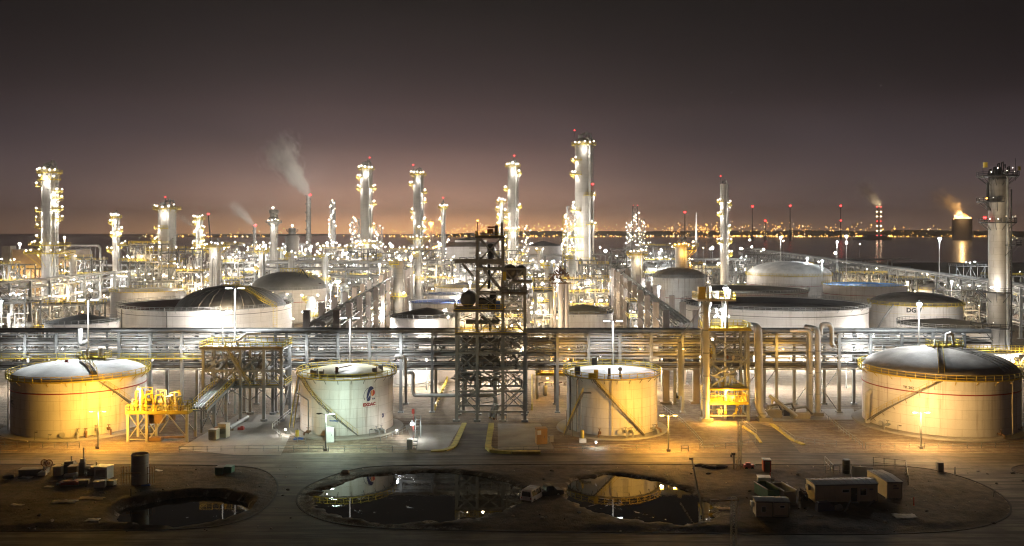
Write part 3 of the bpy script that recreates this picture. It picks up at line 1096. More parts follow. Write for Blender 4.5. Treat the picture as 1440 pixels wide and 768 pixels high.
mid('cream tank with grey lid, rearmost in the row behind the dark tower', 612, 690, 420, zat(405, 408), roof='cone', rise=2., roofm='roofg', shell='tankw', walk=.4, seg=48)
t, c, r = mid('tank with blue rim and orange lit lid, among the tangled process pipes', 778, 862, 290, zat(444, 277), roof='open', roofm='floatb', shell='tankg', walk=.4, walkm='steel', depth=.8, seg=48)
mb = MB()
mb.lathe([(.01, 9.5), (r * .3, 9.1), (r * .55, 8.4), (r * .8, 7.4), (r * .8, 6)], 32, (0, 0, zat(444, 277) - 7.0))
mb.build('lid', 'roofy', t, True)
mid('far grey tank with dark lid, standing beyond the tallest column', 736, 792, 720, zat(346, 705), roof='cone', rise=4, roofm='roofd', shell='tankg', walk=0, rail=False, seg=40, base=False)
mid('far pale tank with flat roof behind the dark tower', 640, 684, 760, zat(338, 745), roof='cone', rise=3, roofm='roofd', shell='tankg', walk=0, rail=False, seg=40, base=False)
mid('pale domed tank beside the squat twin headed column', 974, 1000, 520, zat(386, 510), roof='dome', rise=6, roofm='roofw', shell='tankg', walk=.4, seg=40)
mid('small pale tank with yellow rail, before the far diagonal pipe rack', 1290, 1345, 430, zat(408, 424), roof='dome', rise=3, roofm='roofg', shell='tankg', walk=.4, seg=36)
mid('white ground tank with rounded lid under the pipe rack', 540, 606, 236, zat(527, 229) if False else 3.2, roof='dome', rise=1.4, roofm='roofw', shell='tankw', walk=0, rail=False, seg=40)

# ================================================================== pipe racks
def rack(label, p, q, width, levels, bay, pipes, colw=.5, colm='steel', beamm='steel', tall=None, brace=False, rnd_=random.Random(3), name='pipe_rack', side_mat=None, pmats=('clad', 'cladw', 'steel'), skip=()):
    """long trestle from p to q: columns, beams and every pipe are parts; p is the thing's base"""
    p, q = Vector(p), Vector(q)
    d = (q - p)
    L = d.length
    t = thing(name, label, 'pipe rack', p, None, math.atan2(d.y, d.x))
    k = int(L / bay)
    top = levels[-1] + .25
    cm = MB()
    cm.box(-colw / 2, -colw / 2, 0, colw / 2, colw / 2, top if tall is None else tall)
    cm.box(-colw, -colw, 0, colw, colw, .3)
    cme = cm.mesh('column', colm)
    for i in range(k + 1):
        for s_ in (0, width):
            if (i, s_) not in skip:
                link('column', cme, t, (i * bay, s_, 0))
    for z in levels:
        mb = MB()
        for i in range(k + 1):
            mb.box(i * bay - .18, -.5, z - .3, i * bay + .18, width + .5, z - .02)
        for s_ in (0, width):
            mb.bar((0, s_, z - .16), (k * bay, s_, z - .16), .2, .32)
        mb.build('beam', beamm, t)
    if brace:
        mb = MB()
        for i in range(0, k):
            for a, b in zip([0.] + levels[:-1], levels):
                if rnd_.random() < brace:
                    x0, x1 = i * bay, (i + 1) * bay
                    mb.bar((x0, 0, a), (x1, 0, b), .14)
                    if rnd_.random() < .6:
                        mb.bar((x1, 0, a), (x0, 0, b), .14)
                    mb.bar((x0, width, a), (x1, width, b), .14)
        mb.build('bracing', beamm, t)
    for (z, y, r_, x0, x1, m_) in pipes:
        mb = MB()
        x0 = 0 if x0 is None else x0
        x1 = L if x1 is None else x1
        mb.tube((x0, y, z + r_), (x1, y, z + r_), r_, 10)
        x = x0 + rnd_.uniform(3, 14)
        while x < x1 - 2:
            mb.tube((x - .12, y, z + r_), (x + .12, y, z + r_), r_ * 1.18, 10)
            x += rnd_.uniform(9, 26)
        mb.build('pipe', m_, t, True)
    return t


rr = random.Random(5)
X0, X1 = -128., 106.
pipes = []
lv = [9.7, 12.2, 14.9, 17.3]
for z in lv:
    y = .5
    while y < 9.3:
        r_ = rr.choice([.14, .2, .2, .28, .36])
        if z == 17.3 and y < 1:
            r_ = .52
        if z == 12.2 and y < 1:
            r_ = .46
        y += r_
        pipes.append((z, y, r_, None if rr.random() < .8 else rr.uniform(10, 40), None if rr.random() < .75 else rr.uniform(140, 215), rr.choice(['clad', 'cladw', 'cladw', 'steel', 'clad', 'dark', 'steeld'])))
        y += r_ + rr.choice([.15, .35, .9])
# small lines slung between the levels on the road side
for z in (10.9, 13.4, 13.9, 15.9, 16.4):
    pipes.append((z, -.1 if z != 13.9 else -.2, .12, None, None, 'clad'))
mainrack = rack('long grey pipe rack crossing behind the front tanks, carrying four levels of silver pipes', (X0, 196, 0), (X1, 196, 0), 9.5, lv, 6.9, pipes, .6, 'steel', 'steel', brace=.12)
mb = MB()
g_ = random.Random(8)
for i in range(150):       # hangers, drops and valves between the levels
    x, y, z = g_.uniform(0, X1 - X0), g_.uniform(.5, 9), g_.choice(lv[1:])
    mb.path([(x, y, z + .2), (x, y, z - 1.2), (x + g_.uniform(-1.5, 1.5), y, z - 1.5), (x + g_.uniform(-1.5, 1.5), y, z - 2.4)], g_.choice([.07, .1, .14]), 6)
    if i % 3 == 0:
        mb.cbox((x + 1, y, z - 1.3), .7, .5, .6)
mb.build('drop_pipe', 'dark', mainrack)
mb = MB()
mb.rail([(0, -.9, 12.0), (60, -.9, 12.0)], 1.1, 2., .07)
mb.box(0, -1., 11.9, 60, -.4, 12.)
mb.rail([(112, 9.9, 14.7), (190, 9.9, 14.7)], 1.1, 2., .07)
mb.build('catwalk', 'yellow', mainrack)


def diag_pipes(levels, width, rng, n=5, L=None):
    o = []
    for z in levels:
        for i in range(n):
            r_ = rng.choice([.25, .35, .5, .6])
            o.append((z, .6 + (width - 1.2) * (i + rng.uniform(.2, .8)) / n, r_, None, None, rng.choice(['cladw', 'clad', 'steel', 'cladw'])))
    return o


rg = random.Random(9)
rack('pipe rack with tall concrete posts leading away beside the blue roofed tanks', (-41, 208, 0), (-54, 505, 0), 7, [8.5, 13, 17.6], 21., diag_pipes([8.5, 13, 17.6], 7, rg), 1.5, 'conpink', 'steel', tall=21.5, rnd_=rg)
rack('pipe rack with tall concrete posts leading away towards the tallest column', (36, 208, 0), (56, 535, 0), -7, [8.5, 13, 17.6], 24., [(z, -y, r, a, b, m) for z, y, r, a, b, m in diag_pipes([8.5, 13, 17.6], 7, rg)], 1.5, 'conpink', 'steel', tall=21.5, rnd_=rg)
rack('grey trussed pipe rack sloping off behind the orange lit tank', (-214, 300, 0), (-208, 520, 0), -9, [5.5, 10.5, 16, 18.6], 15., [(z, -y, r * .8, a, b, m) for z, y, r, a, b, m in diag_pipes([5.5, 10.5, 16, 18.6], 9, rg, 4)], .9, 'steel', 'steel', brace=.75, rnd_=rg)
rack('long pipe trestle running from the platform tower out to the sea', (183, 285, 0), (285, 1090, 0), -9, [5., 11, 16.5, 19], 15., [(z, -y, r * .8, a, b, m) for z, y, r, a, b, m in diag_pipes([5., 11, 16.5, 19], 9, rg, 3)], .9, 'steel', 'steel', brace=.7, rnd_=rg)
rack('wide grey pipe bridge crossing mid plant, in front of the double decked column', (-160, 470, 0), (-40, 470, 0), 9, [6, 11, 15.5, 19.5, 23.], 12., diag_pipes([6, 11, 15.5, 19.5, 23.], 9, rg, 4), .7, 'steel', 'steel', brace=.15, rnd_=rg)
rack('pale pipe bridge crossing behind the squat twin headed column', (62, 560, 0), (235, 560, 0), 9, [7, 13, 18], 16., diag_pipes([7, 13, 18], 9, rg, 3), .8, 'steel', 'steel', brace=.3, rnd_=rg)
rack('low pipe bridge at the foot of the far grey tank', (0, 640, 0), (60, 640, 0), 9, [8, 15, 22], 12., diag_pipes([8, 15, 22], 9, rg, 3), .8, 'steel', 'steel', brace=.3, rnd_=rg)
rack('distant pipe bridge in front of the moored lights by the sea', (150, 800, 0), (360, 800, 0), 9, [7, 14], 24., diag_pipes([7, 14], 9, rg, 3), .9, 'steel', 'steel', brace=.3, rnd_=rg)
rack('pipe bridge of the far corner, behind the orange lit building', (-330, 560, 0), (-190, 560, 0), 9, [7, 13, 18], 16., diag_pipes([7, 13, 18], 9, rg, 3), .8, 'steel', 'steel', brace=.3, rnd_=rg)
# tall goal-post pipe loops by the sea side
for i, (x0, x1, yt, D) in enumerate(((92, 141, 345, 560), (112, 128, 350, 575), (520, 540, 352, 640))):
    a, b = at(x0, yt, D), at(x1, yt, D)
    t = thing('pipe_loop', ['tall pale pipe bent like a goal post beside the tiered column', 'smaller pipe arch standing inside the goal post pipe', 'pipe arch near the double decked column'][i], 'pipe', (a.x, D, 0))
    mb = MB()
    wdt = b.x - a.x
    zt = a.z
    mb.path([(0, 0, 0), (0, 0, zt - 2), (1, 0, zt - .6), (2, 0, zt), (wdt - 2, 0, zt), (wdt - 1, 0, zt - .6), (wdt, 0, zt - 2), (wdt, 0, 0)], .7, 8)
    mb.build('pipe', 'cladw', t, True)
    mb = MB()
    for q in range(1, 7):
        mb.tube((wdt * q / 7, 0, 0), (wdt * q / 7, 0, zt - .5), .25, 6)
    mb.build('support', 'steel', t)

# ---- big single pipes rising in front of the rack
def big_pipe(label, pts, r, m='cladw', n=14, boots=True):
    b = Vector(pts[0])
    t = thing('standing_pipe', label, 'pipe', (b.x, b.y, 0))
    mb = MB()
    pts = [Vector(p) - Vector((b.x, b.y, 0)) for p in pts]
    o = [pts[0]]
    for a, p, c_ in zip(pts, pts[1:], pts[2:]):
        d0, d1 = (a - p).normalized(), (c_ - p).normalized()
        k = min(r * 2.2, (a - p).length * .45, (c_ - p).length * .45)
        s0, s1 = p + d0 * k, p + d1 * k
        for f in (0, .25, .5, .75, 1):
            o.append(s0.lerp(p, f).lerp(p.lerp(s1, f), f))
    o.append(pts[-1])
    mb.path(o, r, n)
    mb.build('pipe', m, t, True)
    mb = MB()
    a, c_ = pts[0], pts[1]
    L = (c_ - a).length
    k = max(2, int(L / 4))
    for i in range(1, k):
        p = a.lerp(c_, i / k)
        mb.tube(p - Vector((0, 0, .14)), p + Vector((0, 0, .14)), r * 1.1, n)
    mb.build('collar', 'steel', t, True)
    if boots:
        mb = MB()
        mb.cbox((0, 0, .35), r * 3.4, r * 3.4, .7)
        mb.build('footing', 'concrete', t)
    return t


DR = 193.
def px(x, D=DR):
    return (x - 720) * D / F


big_pipe('thick silver pipe hooked over the rack top next to the sodium lit stair frame', [(px(1075, 188), 188, .8), (px(1068, 188), 188, 2.2), (px(1066, 188), 188, zat(459, 188)), (px(1053, 192), 193, zat(459, 193))], .85)
big_pipe('tall ochre lit pipe standing against the sodium lit stair frame', [(px(993, 187), 187, 0), (px(993, 187), 187, zat(432, 187)), (px(1001, 187), 190, zat(428, 189))], .72)
big_pipe('thinner of the twin pipes dropping from the rack to the sand', [(px(1140), 193, 0), (px(1140), 193, zat(465, 193)), (px(1118), 196, zat(465, 196))], .42)
big_pipe('thicker of the twin pipes dropping from the rack to the sand', [(px(1150), 193, 0), (px(1150), 193, zat(463, 193)), (px(1142), 197, zat(460, 197))], .6)
big_pipe('pipe loop arched above the rack beside the twin pipes', [(px(1175), 194, zat(487, 194)), (px(1172), 194, zat(484, 194)), (px(1172), 194, zat(457, 194)), (px(1157), 194, zat(455, 194)), (px(1156), 194, zat(470, 194))], .5, boots=False)
big_pipe('pale elbow pipe stepping down from the rack next to the emblem tank', [(px(556, 192), 192, zat(502, 192)), (px(569, 192), 192, zat(502, 192)), (px(569, 192), 192, zat(528, 192))], .42, boots=False)
big_pipe('grey pipe bent twice and run level to the dark tower', [(px(573, 192), 192, zat(524, 192)), (px(581, 192), 192, zat(524, 192)), (px(581, 192), 192, zat(556, 192)), (px(640, 189), 189, zat(556, 189)), (px(697, 189), 189, zat(556, 189)), (px(697, 189), 189, zat(575, 189))], .42, 'clad', boots=False)
big_pipe('white vent pipe with elbow behind the orange lit tank', [(px(124, 190), 190, 16.5), (px(113, 190), 190, zat(485, 190)), (px(113, 190), 190, zat(462, 190))], .5, 'white', boots=False)
# ================================================================== steel structures in front of the rack
def xbrace(mb, a, b, z0, z1, w=.16):
    a, b = Vector(a), Vector(b)
    mb.bar((a.x, a.y, z0), (b.x, b.y, z1), w)
    mb.bar((b.x, b.y, z0), (a.x, a.y, z1), w)


def deckbox(t, x0, y0, x1, y1, z, railm='yellow', deckm='grating', h=1.1, edge=None, rail=True, gap=1.5, w=.08):
    mb = MB()
    mb.box(x0, y0, z - .12, x1, y1, z)
    for (a, b) in (((x0, y0), (x1, y0)), ((x0, y1), (x1, y1)), ((x0, y0), (x0, y1)), ((x1, y0), (x1, y1))):
        mb.bar((a[0], a[1], z - .25), (b[0], b[1], z - .25), .2, .3)
    o = mb.build('deck', edge or deckm, t)
    if rail:
        rb = MB()
        e = .05
        rb.rail([(x0 + e, y0 + e, z), (x1 - e, y0 + e, z), (x1 - e, y1 - e, z), (x0 + e, y1 - e, z)], h, gap, w, True)
        rb.build('railing', railm, o)
    return o


# ---- the dark derrick-like tower in the middle
D0 = 187.
bx = px(690, D0)
t = thing('steel_tower', 'tall dark steel tower of cross braced columns rising through the middle of the pipe rack', 'steel tower', (bx, D0, 0))
XC = [px(x, D0) - bx for x in (642, 671, 707, 738)]
zt, zl, zr = zat(333, D0), zat(436, D0), zat(377, D0)
for y in (0, 6.5):
    for x, z in zip(XC, (zl, zt, zt, zr)):
        mb = MB()
        mb.box(x - .3, y - .3, 0, x + .3, y + .3, z)
        mb.box(x - .7, y - .7, 0, x + .7, y + .7, .35)
        mb.build('column', 'steel', t)
for z in (2.2, 6.5, 10.5, 14.5, 18.5, zl, 27, zr, 33.4, zt):
    mb = MB()
    tops = (zl, zt, zt, zr)
    for y in (0, 6.5):
        for a in range(3):
            if z <= min(tops[a], tops[a + 1]) + .01:
                mb.bar((XC[a], y, z - .2), (XC[a + 1], y, z - .2), .3, .38)
    for x, zz in zip(XC, tops):
        if z <= zz + .01:
            mb.bar((x, 0, z - .2), (x, 6.5, z - .2), .25, .3)
    mb.build('beam', 'steel', t)
mb = MB()
for y in (0, 6.5):
    for (a, b, zs) in ((0, 1, (2.2, 6.5, 10.5, 14.5, 18.5)), (1, 2, (6.5, 10.5, 14.5, 18.5, zl, 27, 33.4, zt)), (2, 3, (2.2, 6.5, 10.5, 14.5, 18.5, zl, 27, zr))):
        for z0, z1 in zip(zs, zs[1:]):
            xbrace(mb, (XC[a], y, 0), (XC[b], y, 0), z0, z1, .2 if z0 < 26 else .34)
for x in XC[1:]:
    for z0, z1 in ((2.2, 6.5), (6.5, 10.5), (10.5, 14.5), (14.5, 18.5), (18.5, zl)):
        xbrace(mb, (x, 0, 0), (x, 6.5, 0), z0, z1, .14)
for q in range(26):
    x = rnd.uniform(XC[0], XC[3])
    z = rnd.uniform(3, 19)
    mb.bar((x, rnd.uniform(0, 6), z), (x + rnd.uniform(-4, 4), rnd.uniform(0, 6), z + rnd.uniform(-2.5, 2.5)), .12)
mb.build('bracing', 'steel', t)
deckbox(t, XC[0] - .5, -.8, XC[2], 7.2, zl + .1, 'yellow', 'dark')
deckbox(t, XC[1] - .4, -.6, XC[2] + .4, 7.0, zt + .1, 'yellow', 'dark')
deckbox(t, XC[2] - .2, -.5, XC[3] + .5, 7.0, 27.1, 'dark', 'dark')
deckbox(t, XC[0] - .3, -.5, XC[3] + .3, 7.0, 18.6, 'yellow', 'dark')
mb = MB()
zb = zat(367, D0)
mb.box(px(642, D0) - bx - .4, -.5, zb - .5, XC[2] + .3, .5, zb + .4)
mb.bar((px(650, D0) - bx, -.1, zb - .5), (px(665, D0) - bx, -.1, zb - 3.2), .5)
mb.build('crane_beam', 'steel', t)
mb = MB()
mb.tube((XC[1] + .1, 0, zt), (XC[1] + .1, 0, zat(311, D0)), .09, 6)
mb.build('mast', 'rust', t)
mb = MB()
mb.cbox(((XC[1] + XC[2]) / 2, 2, zt + 1.2), 1.2, 1, .9)
mb.cbox(((XC[1] + XC[2]) / 2 + .4, 2, zt + 2.), 1.9, .5, .4)
mb.build('winch', 'orange', t)
mb = MB()
mb.tube((XC[2] - 1.4, 2, zt), (XC[2] - 1.4, 2, zt + 2.4), .35, 10)
mb.tube((XC[2] - .2, 1, zt), (XC[2] - .2, 1, zt + 3), .3, 10)
mb.build('vent_stack', 'dark', t)
mb = MB()
mb.drum((XC[1] + 2.8, 2.5, zb + .6), (XC[1] + 2.8, 2.5, zb + 3.3), .75, 12)
mb.path([(XC[1] + 2.8, 2.5, zb + 3.4), (XC[1] + 2.4, 2.5, zb + 1.), (XC[1] + 2.4, 2.5, zb - 6)], .3, 8)
mb.build('hoist_drum', 'black', t)
mb = MB()
mb.drum((XC[0] + 2.4, 1.2, zl + 2.1), (XC[0] + 2.4, 5.4, zl + 2.1), 1.7, 16)
mb.drum((XC[0] + 4.4, 2, zl + 1.6), (XC[0] + 7.4, 2, zl + 1.6), .9, 12)
mb.build('compressor_drum', 'dark', t, True)
mb = MB()
mb.drum((XC[1] + 3.3, 2.2, zl + .3), (XC[1] + 3.3, 2.2, zl + 3.4), .75, 12)
mb.path([(XC[1] + 2.4, 1, zl + .2), (XC[1] + 2.4, 1, zl + 2.), (XC[0] + 5, 1, zl + 2.4), (XC[0] + 4, 2, zl + 1.5)], .22, 8)
mb.build('pump', 'black', t, True)
for i, (x, z, r_) in enumerate(((XC[2] + 1.5, zr - 1.8, 1.55), (XC[2] + 3.9, zr - 1.5, 1.1))):
    mb = MB()
    mb.drum((x, .6, z + .9), (x, 5.4, z + .9), r_, 16)
    mb.build('horizontal_drum', 'dark', t, True)
mb = MB()
mb.drum((XC[2] + 2, -.3, zat(396, D0)), (XC[3] + 1.4, -.3, zat(396, D0)), .4, 10)
for q in range(9):
    x = XC[2] + .4 + q * .5
    mb.path([(x, 2, 27), (x, 2, 28.6 + q % 3), (x + .6, 2, 29.4)], .16, 6)
mb.build('pipework', 'steel', t)
mb = MB()
for q in range(40):
    x, y, z = rnd.uniform(XC[0], XC[3]), rnd.uniform(.8, 6), rnd.choice([18.6, 14.5, 10.5, 6.5]) + .3
    mb.path([(x, y, z), (x, y, z + 1.6), (x + rnd.uniform(-2.5, 2.5), y, z + 2.), (x + rnd.uniform(-2, 2), y, z + 3)], rnd.choice([.1, .16, .24]), 6)
mb.build('small_pipe', 'dark', t)
for q, (x0, z, r_) in enumerate(((0, 16.6, .5), (0, 12.6, .7), (.5, 8.4, .45), (1, 20.6, .5))):
    mb = MB()
    mb.drum((XC[0] + 1 + x0, 3.2, z), (XC[2] - 1, 3.2, z), r_, 12)
    mb.build('process_drum', 'dark', t, True)
mb = MB()
mb.bar((XC[2] + .3, -.35, 0), (XC[2] + .3, -.35, zt), .08)
mb.bar((XC[2] + .8, -.35, 0), (XC[2] + .8, -.35, zt), .08)
for q in range(int(zt / .45)):
    mb.bar((XC[2] + .3, -.35, q * .45), (XC[2] + .8, -.35, q * .45), .05)
mb.build('ladder', 'steel', t)
mb = MB()
mb.cbox((XC[1] + .6, -.5, zat(378, D0)), 1.4, .1, .45)
mb.build('sign', 'white', t)
mb = MB()
mb.cbox((XC[2] + .35, -.6, zat(388, D0)), .7, .5, 1.8)
mb.build('cabinet', 'yellow', t)
mb = MB()
mb.cbox((XC[2] - 1, -.4, zl + 1.1), .9, .5, 1.6)
mb.build('cabinet', 'blue', t)
for x, z in ((XC[1] + 1, 20.8), (XC[0] + 2, 20.6), (XC[3] - 1, 20.)):
    bulb('y', t, (x, 5.6, z), .2)
    light('y', 900, (x, 5.0, z - .4), t)
bulb('o', t, (XC[1] + .1, 0, zat(310, D0)), .22)
# the two silver chutes running down to the apron
for k_, (xa, xb) in enumerate(((696, 689), (700, 694.5))):
    a, b_ = at(xa, 569, 188), gd(xb, 588 + k_ * 2)
    tt = thing('chute', ['silver covered chute sloping from the dark tower to the apron', 'second silver chute alongside, its end tinted orange'][k_], 'chute', (b_.x, b_.y, 0))
    mb = MB()
    d = a - b_
    mb.bar((0, 0, .5), (d.x, d.y, a.z), .55, .7)
    mb.build('trough', 'clad', tt)
    mb = MB()
    mb.bar((0, 0, 0), (0, 0, .6), .4)
    mb.bar((d.x * .6, d.y * .6, 0), (d.x * .6, d.y * .6, a.z * .6), .15)
    mb.build('support', 'rust' if k_ else 'yellow', tt)

# ---- stair and pipe structure next to the loading bridge
Dk = 187.
x0, x1 = px(286, Dk), px(396, Dk)
t = thing('pipe_structure', 'grey braced pipe structure with brightly lit top deck, where the loading bridge lands', 'pipe structure', ((x0 + x1) / 2, Dk, 0))
hw = (x1 - x0) / 2
zt1 = zat(489, Dk)
for x in (-hw, -hw * .05, hw * .55, hw):
    for y in (0, 7):
        mb = MB()
        mb.box(x - .28, y - .28, 0, x + .28, y + .28, zt1 if abs(x) != hw else zt1 + .1)
        mb.tube((x, y, 0), (x, y, .5), .75, 12)
        mb.build('column', 'steel', t)
mb = MB()
for z in (7.2, 10.6, zt1 - .4):
    for y in (0, 7):
        mb.bar((-hw, y, z), (hw, y, z), .25, .35)
    for x in (-hw, -hw * .05, hw * .55, hw):
        mb.bar((x, 0, z), (x, 7, z), .22, .3)
for a, b in ((-hw, -hw * .05), (-hw * .05, hw * .55), (hw * .55, hw)):
    xbrace(mb, (a, 0, 0), (b, 0, 0), 7.2, 10.6, .18)
    xbrace(mb, (a, 7, 0), (b, 7, 0), 3, 7.2, .18)
    mb.bar((a, 0, 10.6), (b, 0, zt1 - .4), .24)
mb.bar((hw, 0, 1), (hw, 7, 7.2), .18)
mb.bar((hw, 7, 7.2), (hw, 0, 10.6), .18)
mb.build('frame', 'steel', t)
deckbox(t, -hw - .6, -.6, hw + .4, 7.4, zt1 + .12, 'yellow', 'grating', 1.2, gap=1.3, w=.1)
deckbox(t, -hw * .5, 1, hw + .4, 7.2, 7.4, 'yellow', 'grating', 1.1)
for q in range(6):
    mb = MB()
    y = 1 + q * .9
    xa = rnd.uniform(-hw, 0)
    mb.path([(xa, y, 9.5), (xa + 1.2, y, 10.6), (xa + 2.5, y, 12.4), (xa + 4.5, y, 12.6), (xa + 5.5, y, 11.), (xa + 5.6, y, 7.6)], rnd.uniform(.25, .5), 10)
    mb.build('curved_pipe', rnd.choice(['clad', 'cladw', 'steel', 'cladw']), t, True)
mb = MB()
for q in range(22):
    x, y = rnd.uniform(-hw, hw), rnd.uniform(.5, 6.5)
    z = rnd.choice([7.4, 10.7])
    mb.path([(x, y, z), (x, y, z + 1.5), (x + rnd.uniform(-1.5, 1.5), y, z + 1.8), (x + rnd.uniform(-1.5, 1.5), y, z + 3)], .12, 6)
    mb.cbox((x, y, z + .5), .5, .5, .8)
    mb.build('valve', 'dark', t)
    mb = MB()
mb, rb = MB(), MB()
mb.stair((hw * .2, -.2, 7.4), (hw * .2 - 5.2, -.2, zt1), .9, .27, rb=rb)
s_ = mb.build('stair', 'steel', t)
rb.build('railing', 'yellow', s_)
mb = MB()
mb.path([(-2, 3, zt1), (-2, 3, zt1 + 1.2), (0, 3, zt1 + 2.6), (3, 3, zt1 + 2.7)], .3, 8)
mb.build('top_pipe', 'white', t)

# ---- sodium lit loading platform with its sloping pipe bridge
Dl = 168.5
xa, xb = px(180, Dl), px(263, Dl)
t = thing('loading_platform', 'yellow lit loading platform on braced legs, crowded with pipes and valves, with sloping bridge', 'platform', ((xa + xb) / 2, Dl, 0))
hw = (xb - xa) / 2
zd = zat(579, Dl)
for x in (-hw, -hw * .36, hw):
    for y in (0, 4.6):
        mb = MB()
        mb.box(x - .22, y - .22, 0, x + .22, y + .22, zd - .2)
        mb.build('leg', 'cream', t)
mb = MB()
for y in (0, 4.6):
    xbrace(mb, (-hw, y, 0), (-hw * .36, y, 0), .5, zd - .3, .14)
    mb.bar((hw * .32, y, zd - .3), (-hw * .25, y, .8), .2)
    mb.bar((hw * .32, y, zd - .3), (hw, y, .8), .2)
    mb.bar((-hw, y, .5), (-hw * .36, y, .5), .15)
mb.build('bracing', 'cream', t)
deckbox(t, -hw - .3, -.4, hw + .3, 5, zd, 'yellow', 'yellow', 1.2, gap=1., w=.09)
for q in range(5):
    x = -hw + 1 + q * 1.9
    mb = MB()
    hh = rnd.uniform(1.8, 3.6)
    mb.path([(x, 1.2, zd), (x, 1.2, zd + hh), (x + .9, 1.8, zd + hh + .2), (x + 1., 2.4, zd + hh - 1.4), (x + 1., 2.4, zd)], .18, 8)
    mb.cbox((x, 1.2, zd + 1.), .55, .55, .6)
    mb.tube((x - .35, 1., zd + 1.5), (x + .35, 1., zd + 1.5), .05, 6)
    mb.lathe([(.3, 0), (.36, .04), (.3, .08)], 10, (x, 1.2, zd + 1.7))
    mb.build('loading_valve', rnd.choice(['yellow', 'cream', 'rust', 'steel']), t)
for q in range(3):
    mb = MB()
    x = -hw + 1.5 + q * 2.7
    mb.box(x, 2.6, zd, x + .12, 2.72, zd + 4.2 - q * .5)
    mb.box(x + 2, 2.6, zd, x + 2.12, 2.72, zd + 4.2 - q * .5)
    mb.box(x, 2.6, zd + 4.1 - q * .5, x + 2.12, 2.72, zd + 4.22 - q * .5)
    mb.drum((x + .3, 3.4, zd + 1.4), (x + 1.8, 3.4, zd + 1.4), .55, 10)
    mb.path([(x + .6, 3.4, zd + 1.9), (x + .6, 3.4, zd + 3.2), (x + 1.6, 3.4, zd + 3.4), (x + 1.6, 3, zd + 2)], .14, 6)
    mb.build('metering_skid', rnd.choice(['cream', 'yellow']), t)
mb = MB()
for q in range(34):
    x, y = rnd.uniform(-hw, hw), rnd.uniform(.3, 4.2)
    h_ = rnd.uniform(.6, 2.6)
    mb.path([(x, y, zd), (x, y, zd + h_), (x + rnd.uniform(-.8, .8), y, zd + h_)], rnd.choice([.06, .09, .12]), 6)
    mb.cbox((x, y, zd + h_ * .6), .3, .3, .35)
    mb.build('small_pipe', ['yellow', 'cream', 'steel', 'rust', 'yellow'][q % 5], t)
    mb = MB()
mb = MB()
mb.cbox((-hw * .1, 1.4, zd - 1.5), 2.6, 1.8, 1.7)
mb.drum((hw * .3, 3, zd - 2), (hw * .3, 3, zd - .6), .6, 10)
mb.path([(-hw * .4, 2, .4), (hw * .8, 2, .5)], .25, 8)
mb.cbox((-hw * .1, .4, .5), 2.4, .9, .7)
mb.build('under_deck_pump', 'ochre', t)
mb = MB()
mb.box(-.3 - hw * .55, -.1, zd, -.1 - hw * .55, .1, zd + 4.6)
mb.build('lamp_pole', 'white', t)
bulb('s', t, (-hw * .62, -.4, zd + 4.4), .28)
light('s', 7800, (-hw * .62, -.9, zd + 4.3), t)
light('y', 500, (hw * .3, 1.6, zd + 3.0), t)
# sloping bridge, base at the platform
yb2, zb2 = 19.5, zat(536, 188)
mb = MB()
for x in (hw - .3, hw + 2.9):
    mb.bar((x, 2, zd - .3), (x, yb2, zb2 - .3), .3, .6)
for q in range(12):
    f = q / 11
    mb.bar((hw - .3, 2 + (yb2 - 2) * f, zd - .2 + (zb2 - zd) * f), (hw + 2.9, 2 + (yb2 - 2) * f, zd - .2 + (zb2 - zd) * f), .2)
mb.build('bridge_girder', 'steel', t)
for q in range(4):
    mb = MB()
    x = hw + .1 + q * .55
    mb.tube((x, 2, zd + .25), (x, yb2, zb2 + .25), .2, 10)
    mb.build('bridge_pipe', 'clad', t, True)
mb = MB()
for x in (hw - .3, hw + 2.9):
    mb.rail([(x, 2 + (yb2 - 2) * f / 6, zd + (zb2 - zd) * f / 6) for f in range(7)], 1.2, 1.3, .09)
mb.build('bridge_railing', 'yellow', t)
for q in (8, 15):
    mb = MB()
    z = zd + (zb2 - zd) * (q - 2) / (yb2 - 2) - .5
    for x in (hw, hw + 2.6):
        mb.box(x - .2, q - .2, 0, x + .2, q + .2, z)
    xbrace(mb, (hw, q, 0), (hw + 2.6, q, 0), .6, z, .14)
    mb.build('bridge_trestle', 'steel', t)

# ---- sodium lit stair frame on the other side
Ds = 187.
xa, xb = px(985, Ds), px(1052, Ds)
t = thing('stair_tower', 'braced steel frame with yellow railed top decks and a sodium lit cage at its foot', 'steel frame', ((xa + xb) / 2, Ds, 0))
hw = (xb - xa) / 2
z1, z2, z3, z4 = zat(463, Ds), zat(421, Ds), zat(546, Ds), zat(566, Ds)
for x in (-hw + 1.6, hw):
    for y in (0, 6):
        mb = MB()
        mb.box(x - .26, y - .26, 0, x + .26, y + .26, z1)
        mb.build('column', 'steel', t)
for x in (-hw + .9, hw - 4.2):
    for y in (1, 5):
        mb = MB()
        mb.box(x - .2, y - .2, z1, x + .2, y + .2, z2)
        mb.build('column', 'steel', t)
mb = MB()
for z in (1.2, z4, z3, 12.6, z1 - .3):
    for y in (0, 6):
        mb.bar((-hw + 1.6, y, z), (hw, y, z), .25, .3)
    for x in (-hw + 1.6, hw):
        mb.bar((x, 0, z), (x, 6, z), .25, .3)
for za, zb_ in ((z3, 12.6), (12.6, z1 - .3)):
    for y in (0, 6):
        xbrace(mb, (-hw + 1.6, y, 0), (hw, y, 0), za, zb_, .2)
mb.bar((-hw + .9, 1, z1), (hw - 4.2, 1, z2 - .3), .16)
mb.bar((-hw - 4, 1, z1 - 2.), (-hw + .9, 1, z2 - .6), .2)
mb.build('frame', 'steel', t)
deckbox(t, -hw + .9, -.6, hw + .5, 6.6, z1 + .1, 'yellow', 'yellow', 1.2, gap=1., w=.1)
